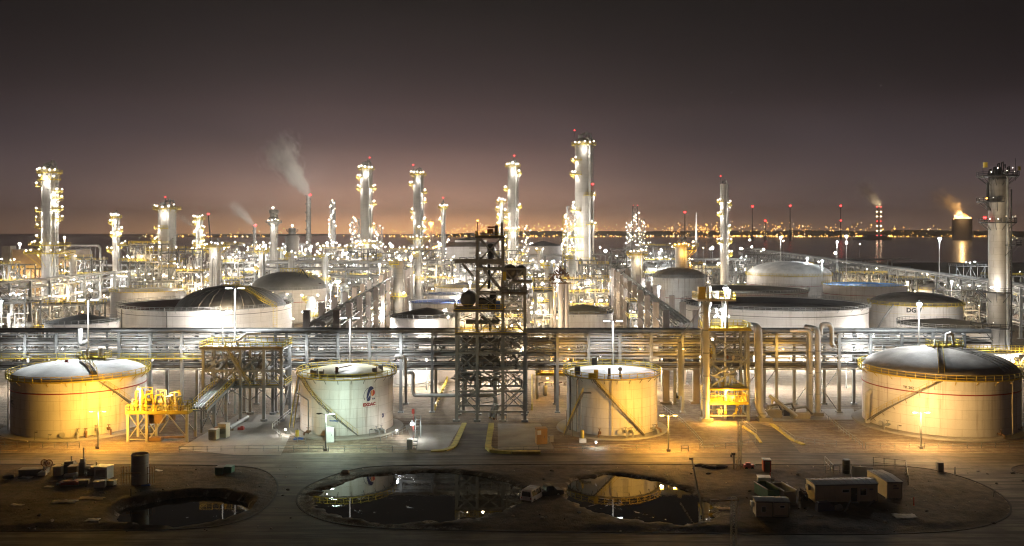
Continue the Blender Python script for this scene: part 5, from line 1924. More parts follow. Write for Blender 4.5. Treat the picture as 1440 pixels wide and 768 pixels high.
U = [
    # label, x, D, w px, top row, decks, kind, lamp, power
    ('low frame of orange lit vessels under the windowless building', 55, 480, 70, 378, 2, 'drums', 'y', 1.2),
    ('three deck frame at the foot of the column with stepped balconies', 92, 450, 50, 362, 3, 'mixed', 'w', 1.),
    ('frame crowded with pipes, edge of the plant near the first lamp post', 12, 420, 46, 372, 3, 'mixed', 'w', 1.),
    ('frame with domed drum between the stepped column and the diagonal truss rack', 120, 500, 40, 366, 3, 'mixed', 'w', .9),
    ('narrow lamp lit frame beside the slim cream column', 180, 470, 22, 346, 4, 'mixed', 'w', 1.),
    ('wide deck carrying arched pipes, in front of the wide platform topped column', 205, 425, 44, 343, 4, 'top', 'y', 1.1),
    ('stack of lit decks round the foot of the wide platform topped column', 248, 440, 46, 356, 4, 'mixed', 'y', 1.1),
    ('frame holding three squat vessels, beside the short arched pipe column', 268, 410, 34, 350, 3, 'mixed', 'y', 1.1),
    ('warm lit low frame behind the flat yellow railed tank', 215, 395, 60, 396, 2, 'drums', 'y', 1.2),
    ('open decks with lamps just beyond the short arched pipe column', 322, 430, 26, 345, 4, 'mixed', 'w', 1.),
    ('bright frame between the dark domed tank and the stub column', 345, 470, 30, 362, 3, 'mixed', 'w', 1.),
    ('frame of pale vessels next to the swollen headed column', 402, 560, 36, 366, 3, 'mixed', 'w', 1.),
    ('cooler bank with fan rings behind the crossing pipe bridge', 440, 600, 50, 362, 2, 'fans', 'c', 1.1),
    ('frame with dark reactor at the far side of the crossing pipe bridge', 412, 700, 26, 345, 4, 'mixed', 'c', 1.1),
    ('lamp filled frame under the lamp strung slender column', 470, 760, 44, 350, 4, 'mixed', 'w', 1.3),
    ('pink lit cooler bank near the lamp strung slender column', 462, 650, 40, 366, 2, 'fans', 'y', 1.2),
    ('tall decks at the foot of the double decked column', 508, 500, 36, 350, 4, 'mixed', 'w', 1.1),
    ('pipe filled frame just beyond the double decked column', 546, 560, 34, 356, 4, 'mixed', 'y', 1.1),
    ('low frame with silver drums before the grey box balcony column', 572, 470, 40, 385, 3, 'drums', 'w', 1.),
    ('lit decks round the grey box balcony column', 592, 545, 36, 352, 4, 'mixed', 'y', 1.1),
    ('frame of pale upright vessels between the grey columns', 618, 470, 34, 372, 3, 'mixed', 'y', 1.),
    ('white exchanger frame near the low row of tanks', 640, 500, 30, 366, 3, 'mixed', 'w', 1.),
    ('frame with broad pale wall, close behind the dark tower', 668, 540, 44, 362, 3, 'mixed', 'w', 1.),
    ('open pipe frame seen through the braces of the dark tower', 690, 430, 36, 390, 3, 'mixed', 'y', 1.),
    ('lamp lit frame at the foot of the tall pale column', 714, 480, 38, 352, 4, 'mixed', 'y', 1.1),
    ('low frame beyond the dark tower, under the far grey tank', 752, 520, 46, 372, 3, 'mixed', 'w', 1.),
    ('narrow street frame crowded with white lamps, nearest the main rack', 764, 250, 22, 410, 3, 'mixed', 'y', .7),
    ('narrow street frame crowded with white lamps, second along the street', 762, 310, 20, 396, 3, 'mixed', 'y', .8),
    ('narrow street frame crowded with white lamps, at the street end', 760, 380, 18, 382, 3, 'mixed', 'w', .9),
    ('rusty framed pipe nest behind the rusty capped pillar', 806, 350, 30, 394, 4, 'mixed', 'y', .9),
    ('frame with curved silver pipes before the tallest column', 836, 400, 36, 372, 4, 'mixed', 'y', 1.),
    ('brilliantly lit frame between the tallest column and the sodium crowned column', 858, 450, 46, 358, 4, 'mixed', 'w', 1.6),
    ('frame with yellow deck and blank vessel under the tallest column', 815, 440, 40, 366, 4, 'mixed', 'w', 1.3),
    ('dark frame with small lamps behind the sodium crowned column', 880, 560, 40, 350, 4, 'mixed', 'w', 1.2),
    ('low grey frame of pipes beyond the white floodlit tank', 925, 520, 46, 366, 3, 'mixed', 'c', .9),
    ('tank side frame below the squat twin headed column', 972, 440, 30, 372, 3, 'mixed', 'y', .9),
    ('amber lit frame behind the second open tank', 992, 480, 40, 378, 2, 'drums', 'y', .9),
    ('dim pipe frame at the foot of the lone tall column', 1034, 520, 36, 366, 3, 'mixed', 'w', .8),
    ('long dim shed frame near the sea, behind the pale domed tank', 1075, 640, 60, 358, 2, 'drums', 'w', .7),
    ('low frame beside the sea, inside the pipe trestle', 1135, 600, 50, 372, 2, 'drums', 'y', .8),
    ('warm lit pump bay under the pipe trestle, beyond the bright blue tank', 1215, 480, 60, 385, 2, 'mixed', 'y', 1.),
    ('warm lit pump bay under the pipe trestle, beyond the shallow dome tank', 1290, 430, 54, 392, 2, 'mixed', 'y', 1.),
    ('pump bay of tangled pipes under the near end of the pipe trestle', 1352, 360, 50, 408, 2, 'mixed', 'y', .9),
    ('white lit equipment yard behind the dark topped column', 1425, 420, 60, 388, 2, 'mixed', 'w', 1.),
    ('frame with white canopies on the sea side, past the dark topped column', 1375, 560, 60, 374, 1, 'drums', 'c', 1.),
    ('dim far frame before the water, past the squat twin headed column', 940, 800, 60, 346, 2, 'drums', 'c', .9),
    ('far low frame with lamps, under the far grey tank', 770, 830, 60, 352, 2, 'drums', 'w', 1.),
    ('far frame with lamps, beside the far pale tank', 625, 800, 50, 352, 3, 'mixed', 'w', 1.2),
    ('far frame strung with lamps, past the crossing pipe bridge', 355, 720, 50, 356, 3, 'mixed', 'w', 1.),
    ('low pump rows at the foot of the diagonal truss rack', 90, 290, 80, 428, 2, 'drums', 'y', .6),
    ('pump rows at the very edge, under the near end of the truss rack', 5, 270, 60, 425, 2, 'mixed', 'w', .6),
    ('pipe manifold frame next to the tall white dark domed tank', 470, 290, 40, 432, 2, 'mixed', 'w', .6),
    ('manifold frame of dark pipes between the concrete post rack and the blue roofed tank', 520, 330, 36, 420, 3, 'mixed', 'w', .8),
    ('pipe frame deep between the two concrete post racks', 715, 300, 34, 425, 3, 'mixed', 'y', .7),
    ('frame of grey pipes between the concrete posts and the white floodlit tank', 905, 300, 36, 425, 3, 'mixed', 'w', .7),
]
for i, (lb, x, D, wp, tp, nd, kd, lc, pw) in enumerate(U):
    unit(lb, x, D, wp, tp, nd, kd, lc, pw, i, 12 if D < 650 else 14)

# windowless building lit orange
t = thing('process_building', 'pale windowless building at the plant edge, its wall lit orange by a row of lamps', 'building', (px(50, 500), 500, 0))
mb = MB()
mb.box(-13, 0, 0, 22, 18, zat(352, 500))
mb.build('wall', 'brick', t)
mb = MB()
mb.box(-13.4, -.4, zat(352, 500), 22.4, 18.4, zat(352, 500) + .5)
mb.build('roof', 'roofg', t)
for q in range(6):
    bulb('y', t, (-11 + q * 6, -1.6, 14 + (q % 2) * 1.5), .55)
    if q % 2 == 0:
        light('s', 2600, (-11 + q * 6, -3.5, 14), t)
mb = MB()
mb.box(-18, -2, 0, -13.1, 4, zat(346, 500))
mb.build('stair_tower', 'column_d', t)
# big pale shed behind the dark tower
t = thing('process_shed', 'large pale shed with shallow roof, behind the dark steel tower', 'building', (px(660, 610), 610, 0))
mb = MB()
mb.box(-16, 0, 0, 18, 20, zat(347, 610))
mb.build('wall', 'tankg', t)
mb = MB()
mb.add([(-16.5, -.5, zat(347, 610)), (18.5, -.5, zat(347, 610)), (18.5, 20.5, zat(347, 610)), (-16.5, 20.5, zat(347, 610)), (-16.5, 10, zat(341, 610)), (18.5, 10, zat(341, 610))],
       [(0, 1, 5, 4), (3, 4, 5, 2), (0, 4, 3), (1, 2, 5)])
mb.build('roof', 'roofd', t)
# rusty capped pillar pair
t = thing('pipe_pillar', 'stout pillar of pipes capped with a rusty pipe nest, rising just behind the main rack', 'pillar', (px(792, 250), 250, 0))
mb = MB()
zc = zat(398, 250)
for x, y, r_ in ((-.6, 0, .75), (.9, .3, .65), (-2.2, 1, .25), (-3., .5, .2)):
    mb.tube((x, y, 0), (x, y, zc), r_, 12)
mb.build('pillar', 'conpink', t, True)
mb = MB()
for q in range(22):
    x, y, z = rnd.uniform(-3.4, 1.6), rnd.uniform(-1, 1.5), rnd.uniform(zc, zc + 4)
    mb.path([(x, y, z), (x + rnd.uniform(-1.6, 1.6), y, z), (x, y, z + rnd.uniform(.5, 1.5))], rnd.uniform(.1, .28), 6)
mb.box(-4, -1.5, zc - .2, 2.2, 2, zc)
mb.box(-4, -1.5, zc + 2.4, 1.4, 2, zc + 2.55)
mb.build('pipe_nest', 'rust', t)
# reactor with dark conical shoulder
t = thing('reactor', 'dark shouldered reactor with thin neck, past the swollen headed column', 'vessel', (px(411, 640), 640, 0))
mb = MB()
mb.lathe([(4.5, 0), (4.5, zat(340, 640)), (5.2, zat(336, 640)), (4.4, zat(331, 640)), (2.6, zat(329, 640)), (2.6, zat(321, 640)), (.01, zat(320, 640))], 20)
mb.build('shell', 'column_d', t, True)
mb = platform_mesh(2.6, R(270), 2 * PI, 1.6)
o = mb.build('platform', 'dark', t)
o.location = (0, 0, zat(325, 640))
bulb('w', t, (0, 0, zat(317, 640)), .7)
# sodium strip ramp
t = thing('lit_ramp', 'sloping conveyor lit along its side by orange lamps, next to the grey columns', 'conveyor', (px(615, 760), 760, 0))
a, b = at(606, 349, 760) - Vector((px(615, 760), 760, 0)), at(624, 344, 760) - Vector((px(615, 760), 760, 0))
mb = MB()
mb.bar(a, b, 2.5, 2.2)
mb.bar((a.x, 0, 0), (a.x, 0, a.z), 1)
mb.bar((b.x, 0, 0), (b.x, 0, b.z), 1)
mb.build('gallery', 'cream', t)
for q in range(6):
    bulb('s', t, tuple(a.lerp(b, q / 5) + Vector((0, -1.8, 0))), .8)
# raised crane
a, b = at(301, 330, 620), at(293, 302, 620)
t = thing('crane', 'crane with thin raised boom and red tip lamp, beside the slim lamp dotted column', 'crane', (a.x, 620, 0))
mb = MB()
mb.box(-3, -2, 1, 3, 2, 4)
mb.box(-4, -2.6, 0, 4, 2.6, 1)
mb.build('body', 'yellow', t)
mb = MB()
for o_ in (-.5, .5):
    mb.bar((o_, 0, 3), (b.x - a.x + o_ * .3, 0, b.z), .45)
for q in range(16):
    f = q / 16
    mb.bar(((b.x - a.x) * f - .5 * (1 - f), 0, 3 + (b.z - 3) * f), ((b.x - a.x) * (f + .06) + .5 * (1 - f), 0, 3 + (b.z - 3) * (f + .06)), .2)
mb.build('boom', 'dark', t)
bulb('r', t, (b.x - a.x, 0, b.z + .6), .7)


# ================================================================== street lamps and floodlight masts
def lamp_post(label, base, h, col, power, arms=1.2, kind='double', r=.11, group=None, head=(.9, .35), lit=(True, True), pole='steel', name='street_lamp', radius=.25):
    t = thing(name, label, 'street lamp', base, group)
    mb = MB()
    mb.lathe([(r * 1.5, 0), (r * 1.3, h * .3), (r * .8, h)], 10)
    mb.build('pole', pole, t, True)
    mb = MB()
    mb.cbox((0, 0, .25), r * 6, r * 6, .5)
    mb.build('footing', 'concrete', t)
    for s_, on in zip((-1, 1), lit):
        mb = MB()
        mb.path([(0, 0, h - .25), (s_ * arms * .55, 0, h - .05), (s_ * arms * .7, 0, h)], r * .5, 6)
        mb.cbox((s_ * arms, 0, h), head[0], head[1], .16)
        o = mb.build('lamp_head', 'dark' if not on else 'steel', t)
        mb = MB()
        mb.lathe([(.01, -.2), (head[0] * .22, -.17), (head[0] * .4, -.085)], 10, (s_ * arms, 0, h))
        mb.cbox((s_ * arms, -head[1] * .5 - .03, h - .04), head[0] * .8, .06, .1)
        mb.build('lens', E[col] if on else 'glass', o)
        if on:
            light(col, power * .7, (s_ * arms, .1, h - .4), t, radius)
    return t


lamp_post('double armed street lamp with dim heads before the orange lit tank', gd(138, 631), 6.9, 's', 8200, lit=(True, True), radius=.3)
lamp_post('double armed street lamp glowing greenish white before the emblem tank', gd(458, 634), 6.8, 'g', 7000, lit=(False, True))
lamp_post('double armed street lamp with yellow glowing heads, beside the flat roofed tank', gd(940, 635), 6.6, 's', 9500)
lamp_post('double armed street lamp lighting the biggest domed tank orange', gd(1295, 631), 6.7, 'p', 9500)


def mast(label, x, yb_D, row, col, power, kind='t', group=None, lr=.5, wpole=.2, name='floodlight_mast', drop=-.5):
    D = yb_D
    zt = zat(row, D)
    t = thing(name, label, 'floodlight mast', (px(x, D), D, 0), group)
    mb = MB()
    mb.lathe([(wpole * 1.4, 0), (wpole, zt * .5), (wpole * .7, zt)], 10)
    mb.build('pole', 'white', t, True)
    if kind == 't':
        for s_ in (-1, 1):
            mb = MB()
            mb.bar((0, 0, zt), (s_ * 1.2, 0, zt + .12), .14)
            mb.cbox((s_ * 1.35, 0, zt + .06), 1.5, .5, .18)
            o = mb.build('lamp_head', 'steel', t)
            mb = MB()
            mb.cbox((s_ * 1.35, -.05, zt - .08), 1.3, .5, .08)
            mb.build('lens', E[col], o)
    else:
        bulb(col, t, (0, -.3, zt + .1), lr)
    if D < 200 and kind == 't':         # hooded heads: the light goes down on the rack and the roofs
        light(col, power, (0, -.6, zt + drop), t, .4, 142, (R(2), 0, 0))
    else:
        light(col, power, (0, -.6, zt + drop), t, .4)
    return t


mast('tall twin headed lamp post rising behind the orange lit tank', 124, 186, 421, 'c', 16000)
mast('taller of two slim twin headed masts on the grey pipe structure', 330.5, 195, 405, 'c', 15000)
mast('shorter of two slim twin headed masts on the grey pipe structure', 313, 192, 437, 'c', 12000)
mast('twin headed mast behind the emblem tank', 492, 189, 447, 'c', 17000)
mast('twin headed mast behind the flat roofed tank', 862, 189, 451, 'c', 14000)
mast('bright floodlight mast standing between the twin pipes and the biggest domed tank', 1292, 189, 428, 'c', 15000, 'b', lr=.55)
mast('bright floodlight above the stair frame with sodium decks', 1020, 189, 406, 'c', 8500, 'b', lr=.55)
mast('lamp post at the plant edge before the diagonal truss rack', 2, 255, 424, 'c', 7000, 'b', lr=.55)
mast('floodlight mast before the white tank beside the squat column', 926, 345, 404, 'c', 15000, 'b', lr=.7)
mast('floodlight by the tall white dark domed tank, first of a close pair', 465, 330, 401, 'c', 12000, 'b', lr=.6)
mast('floodlight by the tall white dark domed tank, larger of a close pair', 475, 345, 396, 'c', 16000, 'b', lr=.9)
mast('lamp post with orange arm lamp near the goal post pipe', 91, 450, 334, 'y', 4000, 'b', lr=.5)
mast('bright lamp on the shed end, near the column with stepped balconies', 28, 520, 343, 'w', 7000, 'b', lr=.8)
mast('floodlight beside the goal post pipe', 117, 520, 364, 'c', 8000, 'b', lr=.7)
mast('street floodlight over the low blue tanks, nearest the rack', 626, 262, 436, 'w', 7000, 'b', lr=.5)
mast('street floodlight over the low blue tanks, second along', 642, 300, 418, 'w', 7000, 'b', lr=.6)
mast('street floodlight over the low blue tanks, third along', 654, 340, 407, 'w', 7000, 'b', lr=.7)
mast('street floodlight over the low blue tanks, fourth along', 661, 385, 397, 'w', 7000, 'b', lr=.7)
mast('tall shore floodlight on the sea edge, beyond the pale domed tank', 1098, 560, 334, 'c', 14000, 'b', lr=.8)
mast('tall shore floodlight, taller of the pair past the bright blue tank', 1190, 470, 332, 'c', 14000, 'b', lr=.75)
mast('shore floodlight, shorter of the pair past the bright blue tank', 1177, 490, 340, 'c', 9000, 'b', lr=.5)
mast('tall shore floodlight alone before the flare tank', 1321, 430, 336, 'c', 16000, 'b', lr=.8)
mast('yard floodlight low behind the pale domed tank', 1135, 470, 363, 'c', 7000, 'b', lr=.6)
mast('yard floodlight low between the pale domed and bright blue tanks', 1156, 430, 367, 'c', 8000, 'b', lr=.6)
mast('yard floodlight at the end of the bright blue tank', 1276, 415, 397, 'w', 5000, 'b', lr=.5)
mast('yard floodlight under the pipe trestle near the dark topped column', 1338, 360, 396, 'w', 6000, 'b', lr=.5)
mast('tall lamp at the foot of the double decked column', 534, 430, 372, 'w', 8000, 'b', lr=.6)
mast('tall lamp beyond the crossing pipe bridge, beside the posts', 563, 400, 365, 'w', 9000, 'b', lr=.7)
mast('tall lamp before the grey box balcony column', 578, 420, 362, 'w', 9000, 'b', lr=.7)
# unseen fill lamps added low behind the main rack to light sand and tanks
for i, (x, y) in enumerate(((40, 225), (170, 222), (430, 226), (600, 224), (700, 232), (840, 226), (930, 222), (1090, 224), (1190, 226), (1350, 226))):
    tt = mast('low yard lamp post on the sand behind the main rack', x, y, 505, 'w' if i not in (5, 6) else 'y', 7500, 'b', lr=.22, wpole=.12, name='added_fill_lamp', group='low yard lamps behind the main rack')
for i, (x, y) in enumerate(((215, 258), (300, 258), (385, 258), (455, 258), (985, 258), (1060, 258), (1130, 258), (1200, 258), (1228, 294), (1300, 300), (1362, 294))):  # second unseen row, added to brighten the faces of the wide tanks
    mast('low yard lamp post on the sand before the wide tanks', x, y, 497 if y < 260 else 470, 'w', 4600 if x < 500 else 7000, 'b', lr=.22, wpole=.12, name='added_fill_lamp', group='low yard lamps before the wide tanks')
# lamps fixed under the rack lighting the pipes
for i, x in enumerate((30, 90, 190, 260, 420, 560, 735, 800, 900, 960, 1100, 1210, 1330)):
    wx = px(x, 195) - X0
    c_ = 'c' if x < 640 or x > 1150 else 's' if x in (800, 900, 960, 1100) else 'y'
    bulb(c_, mainrack, (wx, -1.6, 14.2), .16)
    light(c_, 800 if x < 1150 else 1700, (wx, -3.2, 14.2), mainrack, .3)

# slender vessels and small frames that fill the plant
g_ = random.Random(52)
vk = []
for q in range(8):
    mb = MB()
    r_, h_ = g_.uniform(1., 2.4), g_.uniform(14, 30)
    mb.lathe([(r_ * 1.1, 0), (r_, 1.5), (r_, h_), (r_ * .75, h_ + r_ * .35), (.01, h_ + r_ * .5)], 16)
    for z in (h_ * .3, h_ * .62, h_ - .8):
        mb.lathe([(r_ * 1.03, z), (r_ * 1.06, z), (r_ * 1.06, z + .25), (r_ * 1.03, z + .25)], 16)
    mb.path([(r_ + .4, -.3, 0), (r_ + .4, -.3, h_ * .9), (r_ * .4, 0, h_ + r_ * .6)], .2, 6)
    sh = mb.mesh('shell', ['column', 'column_d', 'cladw', 'clad'][q % 4], True)
    pm = [(platform_mesh(r_, R(g_.choice([180, 0, 270])), R(g_.choice([140, 200])), 1.5).mesh('platform', 'yellow' if q % 3 else 'steel'), z) for z in (h_ * .55, h_ - .6)]
    vk.append((sh, pm, r_, h_))
for i in range(46):
    D = g_.uniform(330, 720)
    x = g_.choice([g_.uniform(0, 420), g_.uniform(380, 640), g_.uniform(690, 1000)])
    sh, pm, r_, h_ = g_.choice(vk)
    if any((px(x, D) - a) ** 2 + (D - b) ** 2 < (c + 4) ** 2 for a, b, c in TANKS):
        continue
    t = thing('process_vessel', 'short pale vessel with lit balconies, one of many crowded among the frames', 'process vessel', (px(x, D), D, 0), 'short vessels crowded among the frames')
    link('shell', sh, t)
    for m_, z in pm:
        o = link('platform', m_, t, (0, 0, z))
        for s_ in (-1, 1):
            bulb(g_.choice('wwyycs'), o, (s_ * (r_ + g_.uniform(.3, 1.3)), -r_ - .8, g_.uniform(1.2, 2.2)), g_.choice([.22, .3, .42]))
    light(g_.choice('wwyc'), 1900, (g_.choice([-1, 1]) * 4, -r_ - 6, h_ * .6), t, .5)
for i in range(22):
    D = g_.uniform(640, 1050)
    x = g_.uniform(290, 1040)
    unit('low lamp lit process frame of the far plant', x, D, g_.uniform(14, 34), g_.uniform(343, 352) + (D < 760) * 6, 2, g_.choice(['drums', 'mixed']), g_.choice('wwcy'), 1.5, 300 + i, 9)['group'] = 'low process frames of the far plant'
# far lamps of the plant: each a small mast, all alike
fm_ = []
for i in range(24):
    mb = MB()
    h_ = 8 + i * .9
    mb.tube((0, 0, 0), (0, 0, h_), .2, 5)
    mb.k = 1
    mb.ball((0, -.3, h_ + .4), [.45, .6, .8, 1.1][i % 4], 6, 5)
    fm_.append(mb.mesh('distant_floodlight', ['steel', E['ccwwyw'[i * 7 % 6]]]))
g_ = random.Random(21)
for i in range(230):
    D = g_.choice([700, 800, 900, 1000, 1100]) * g_.uniform(.9, 1.05)
    x = g_.uniform(300, 560) if g_.random() < .5 else g_.uniform(540, 1060) if g_.random() < .93 else g_.uniform(1060, 1220)
    if D > 1090:
        D = 1090
    o = link('distant_floodlight', g_.choice(fm_), None, (px(x, D), D, 0))
    tag(o, 'small floodlight on a thin pole, one of the scattered lamps of the far plant', 'floodlight', 'scattered floodlights of the far plant')
for i in range(26):
    D = g_.uniform(650, 1050)
    x = g_.uniform(300, 1050)
    light(g_.choice('wwcy'), 16000, (px(x, D), D, 26), None, 1.)
# mid ground fixtures: lamps on short poles along the plant streets
sm_ = []
for i in range(24):
    mb = MB()
    h_ = 4 + i * .55
    mb.tube((0, 0, 0), (0, 0, h_), .1, 5)
    mb.k = 1
    mb.ball((0, -.2, h_ + .2), [.22, .3, .4][i % 3], 7, 5)
    sm_.append(mb.mesh('street_lamp', ['steel', E['wywys'[i % 5]]]))
for i in range(150):
    D = g_.uniform(240, 640)
    x = g_.choice([g_.uniform(0, 330), g_.uniform(330, 640), g_.uniform(740, 800), g_.uniform(690, 950), g_.uniform(0, 330)])
    if any((px(x, D) - a) ** 2 + (D - b) ** 2 < (c + 2) ** 2 for a, b, c in TANKS):
        continue
    o = link('street_lamp', g_.choice(sm_), None, (px(x, D), D, 0))
    tag(o, 'short lamp with bright round head, one of many among the process pipes', 'lamp', 'short lamps among the process pipes')
for i in range(30):
    D = g_.uniform(240, 600)
    x = g_.choice([g_.uniform(0, 330), g_.uniform(330, 640), g_.uniform(690, 950)])
    light(g_.choice('wwyy'), 5500, (px(x, D), D, 12), None, .6)

# ================================================================== far shore: towns, masts, chimneys, flare
mb = MB()
g_ = random.Random(33)
cols = []


def octa(mb, c, r):
    x, y, z = c
    mb.add([(x - r, y, z), (x + r, y, z), (x, y - r, z), (x, y + r, z), (x, y, z - r), (x, y, z + r)],
           [(0, 2, 5), (2, 1, 5), (1, 3, 5), (3, 0, 5), (2, 0, 4), (1, 2, 4), (3, 1, 4), (0, 3, 4)])


clus = [(g_.uniform(-700, 3500), g_.uniform(60, 260), g_.uniform(6, 60)) for i in range(34)] + [(-2450, 120, 6), (-2250, 160, 8), (-1900, 120, 5), (-800, 200, 10), (-500, 250, 12), (1250, 240, 40), (1500, 200, 30), (1900, 200, 25)]
for i in range(1100):
    cx_, sx_, zc_ = g_.choice(clus)
    x = g_.gauss(cx_, sx_)
    low = g_.random() < .4
    y = 5990 if low else 6000 + g_.uniform(100, 2400)
    z = g_.uniform(2, 9) if low else max(6, g_.gauss(zc_, 14)) + g_.uniform(0, 60) * (y - 6000) / 2400
    mb.k = g_.choice([0, 0, 0, 1, 2])
    octa(mb, (x, y, z), abs(g_.gauss(1.8, 1.8)) + 1.4)
tag(mb.build('town_lights', [emi('town_lamp_sodium', (1, .5, .1), 6.5), emi('town_lamp_warm', (1, .7, .35), 6.5), emi('town_lamp_orange', (1, .38, .07), 6.5)]), 'scattered orange lights of far towns along the opposite shore', 'town lights', None, 'stuff')
for x in (-2450, -2200, -600, 0, 900, 1250, 1600, 2000, 2500, 3100):     # the towns' own street lighting
    light('s', 2400000 if x > 0 else 1200000, (x, 6120, 110), None, 12., 150, (0, 0, 0))

for x, top, lb in ((1058, 291, 'thin far mast with one red light, next to the lone tall column'), (1111, 290, 'far mast on a dark block, red light on top'), (1182, 290, 'thin far mast with two red lights, nearest the smoking chimney'),
                   (1076, 311, 'shortest far mast with red light low over the towns'), (963, 299, 'faint far mast with red light beside the glowing white spire')):
    D = 4200
    t = thing('radio_mast', lb, 'mast', (px(x, D), D, 0))
    mb = MB()
    zt = zat(top, D)
    for a_ in range(3):
        mb.bar((2 * math.cos(a_ * 2.1), 2 * math.sin(a_ * 2.1), 0), (1.2 * math.cos(a_ * 2.1), 1.2 * math.sin(a_ * 2.1), zt), 1.5)
    for q in range(14):
        f = q / 14
        mb.bar((1.8, 0, zt * f), (-1.8, 1, zt * (f + .06)), .8)
    mb.box(-6, -6, -2, 6, 6, 16 if x != 1111 else 44)
    mb.build('mast', 'dark', t)
    bulb('r', t, (0, -3, zt + 3), 5.)
    if x == 1182:
        bulb('r', t, (0, -4, zat(310, D)), 4.)
t = thing('lit_spire', 'glowing white spire standing over the orange towns', 'spire', (px(979, 4200), 4200, 0))
mb = MB()
zt = zat(298, 4200)
mb.lathe([(5, 0), (3.4, zt * .35), (1.8, zt * .7), (.5, zt)], 8)
mb.build('tower', E['y'] if False else emi('lit_spire_wall', (1, .93, .8), 2.2), t)  # floodlit look put into the wall as its own emission
# chimneys with smoke
for x, top, D, wp, lb in ((434, 275, 1090, 6, 'dark far chimney with red tip, trailing a broad pale plume'), (358, 318, 1000, 4, 'short far chimney by the stub column, trailing a thin plume')):
    t = thing('chimney', lb, 'chimney', (px(x, D), D, 0))
    zt = zat(top, D)
    r = wp * D / F / 2
    mb = MB()
    mb.lathe([(r * 1.15, 0), (r, zt), (r * .8, zt), (r * .8, zt - 3)], 18)
    mb.build('stack', 'column_d', t, True)
    mb = MB()
    for q in range(16):
        mb.lathe([(r * 1.3, zt * q / 16), (r * 1.3, zt * q / 16 + .8)], 12)
        mb.bar((r * 1.3 * (1 if q % 2 else -1), -r, zt * q / 16), (r * 1.3 * (-1 if q % 2 else 1), -r, zt * (q + 1) / 16), .7)
    mb.build('lattice', 'dark', t)
    bulb('r', t, (r, -r, zt + 1), 1.2)
    light('w', 150000, (r + 14, -40, zt + 26), t, 2.)  # unseen light added in mid-air to brighten the plume
t = thing('chimney', 'lattice chimney ringed with red and white lights on the far shore, smoking', 'chimney', (px(1235, 4200), 4200, 0))
mb = MB()
zt = zat(291, 4200)
mb.lathe([(9, 0), (7, zt), (5.5, zt), (5.5, zt - 8)], 14)
mb.box(-110, -10, -2, 60, 30, 12)
mb.box(-60, -10, 12, 40, 30, 24)
mb.build('stack', 'dark', t)
for q in range(7):
    for s_ in (-1, 1):
        bulb('r' if q % 3 == 0 else 'y', t, (s_ * 9, -9, 20 + (zt - 20) * q / 6), 2.6)
light('y', 500000, (10, -20, zt - 10), t, 4., 110, (R(180), R(-20), 0))  # unseen upward spot added to light the smoke above
# flare tank
t = thing('flare_tank', 'far pale tank with flames and smoke streaming from its top', 'tank', (px(1353, 4200), 4200, -2))
mb = MB()
r = 13 * 4200 / F
zt = zat(307, 4200)
mb.lathe([(r, 0), (r, zt), (r * .94, zt), (r * .94, zt - 8)], 32)
mb.build('shell', mk('far_tank_shell', (.42, .37, .36), .7), t, True)
m_, n, out = new_mat('flame')
tc_ = n('ShaderNodeTexCoord').outputs['Object']
nz = n('ShaderNodeTexNoise', {'Vector': tc_, 'Scale': .06, 'Detail': 4.}).outputs[0]
e_ = n('ShaderNodeEmission', {'Color': n.mix(n.ramp(nz, [(.4, 0.), (.6, 1.)]), (1, .38, .08), (1, .76, .42)), 'Strength': 5.})
n.t.links.new(e_.outputs[0], out.inputs[0])
m_.cycles.emission_sampling = 'NONE'
mb = MB()
g_ = random.Random(4)
for q in range(34):
    x = -r * .9 + 1.8 * r * q / 33
    hgt = (9 + 38 * max(0, 1 - abs(x + 4) / (r * .8)) ** .8) * g_.uniform(.3, 1.1)
    lx, y_ = -hgt * .35, g_.uniform(-8, 2)
    mb.path([(x, y_, zt - 4), (x + lx * .1, y_, zt + hgt * .35), (x + lx * .5, y_, zt + hgt * .7), (x + lx, y_, zt + hgt)], 5.5, 7, .4)
mb.build('flame', m_, t, True)
light('p', 600000, (-30, -60, zt + 60), t, 8.)

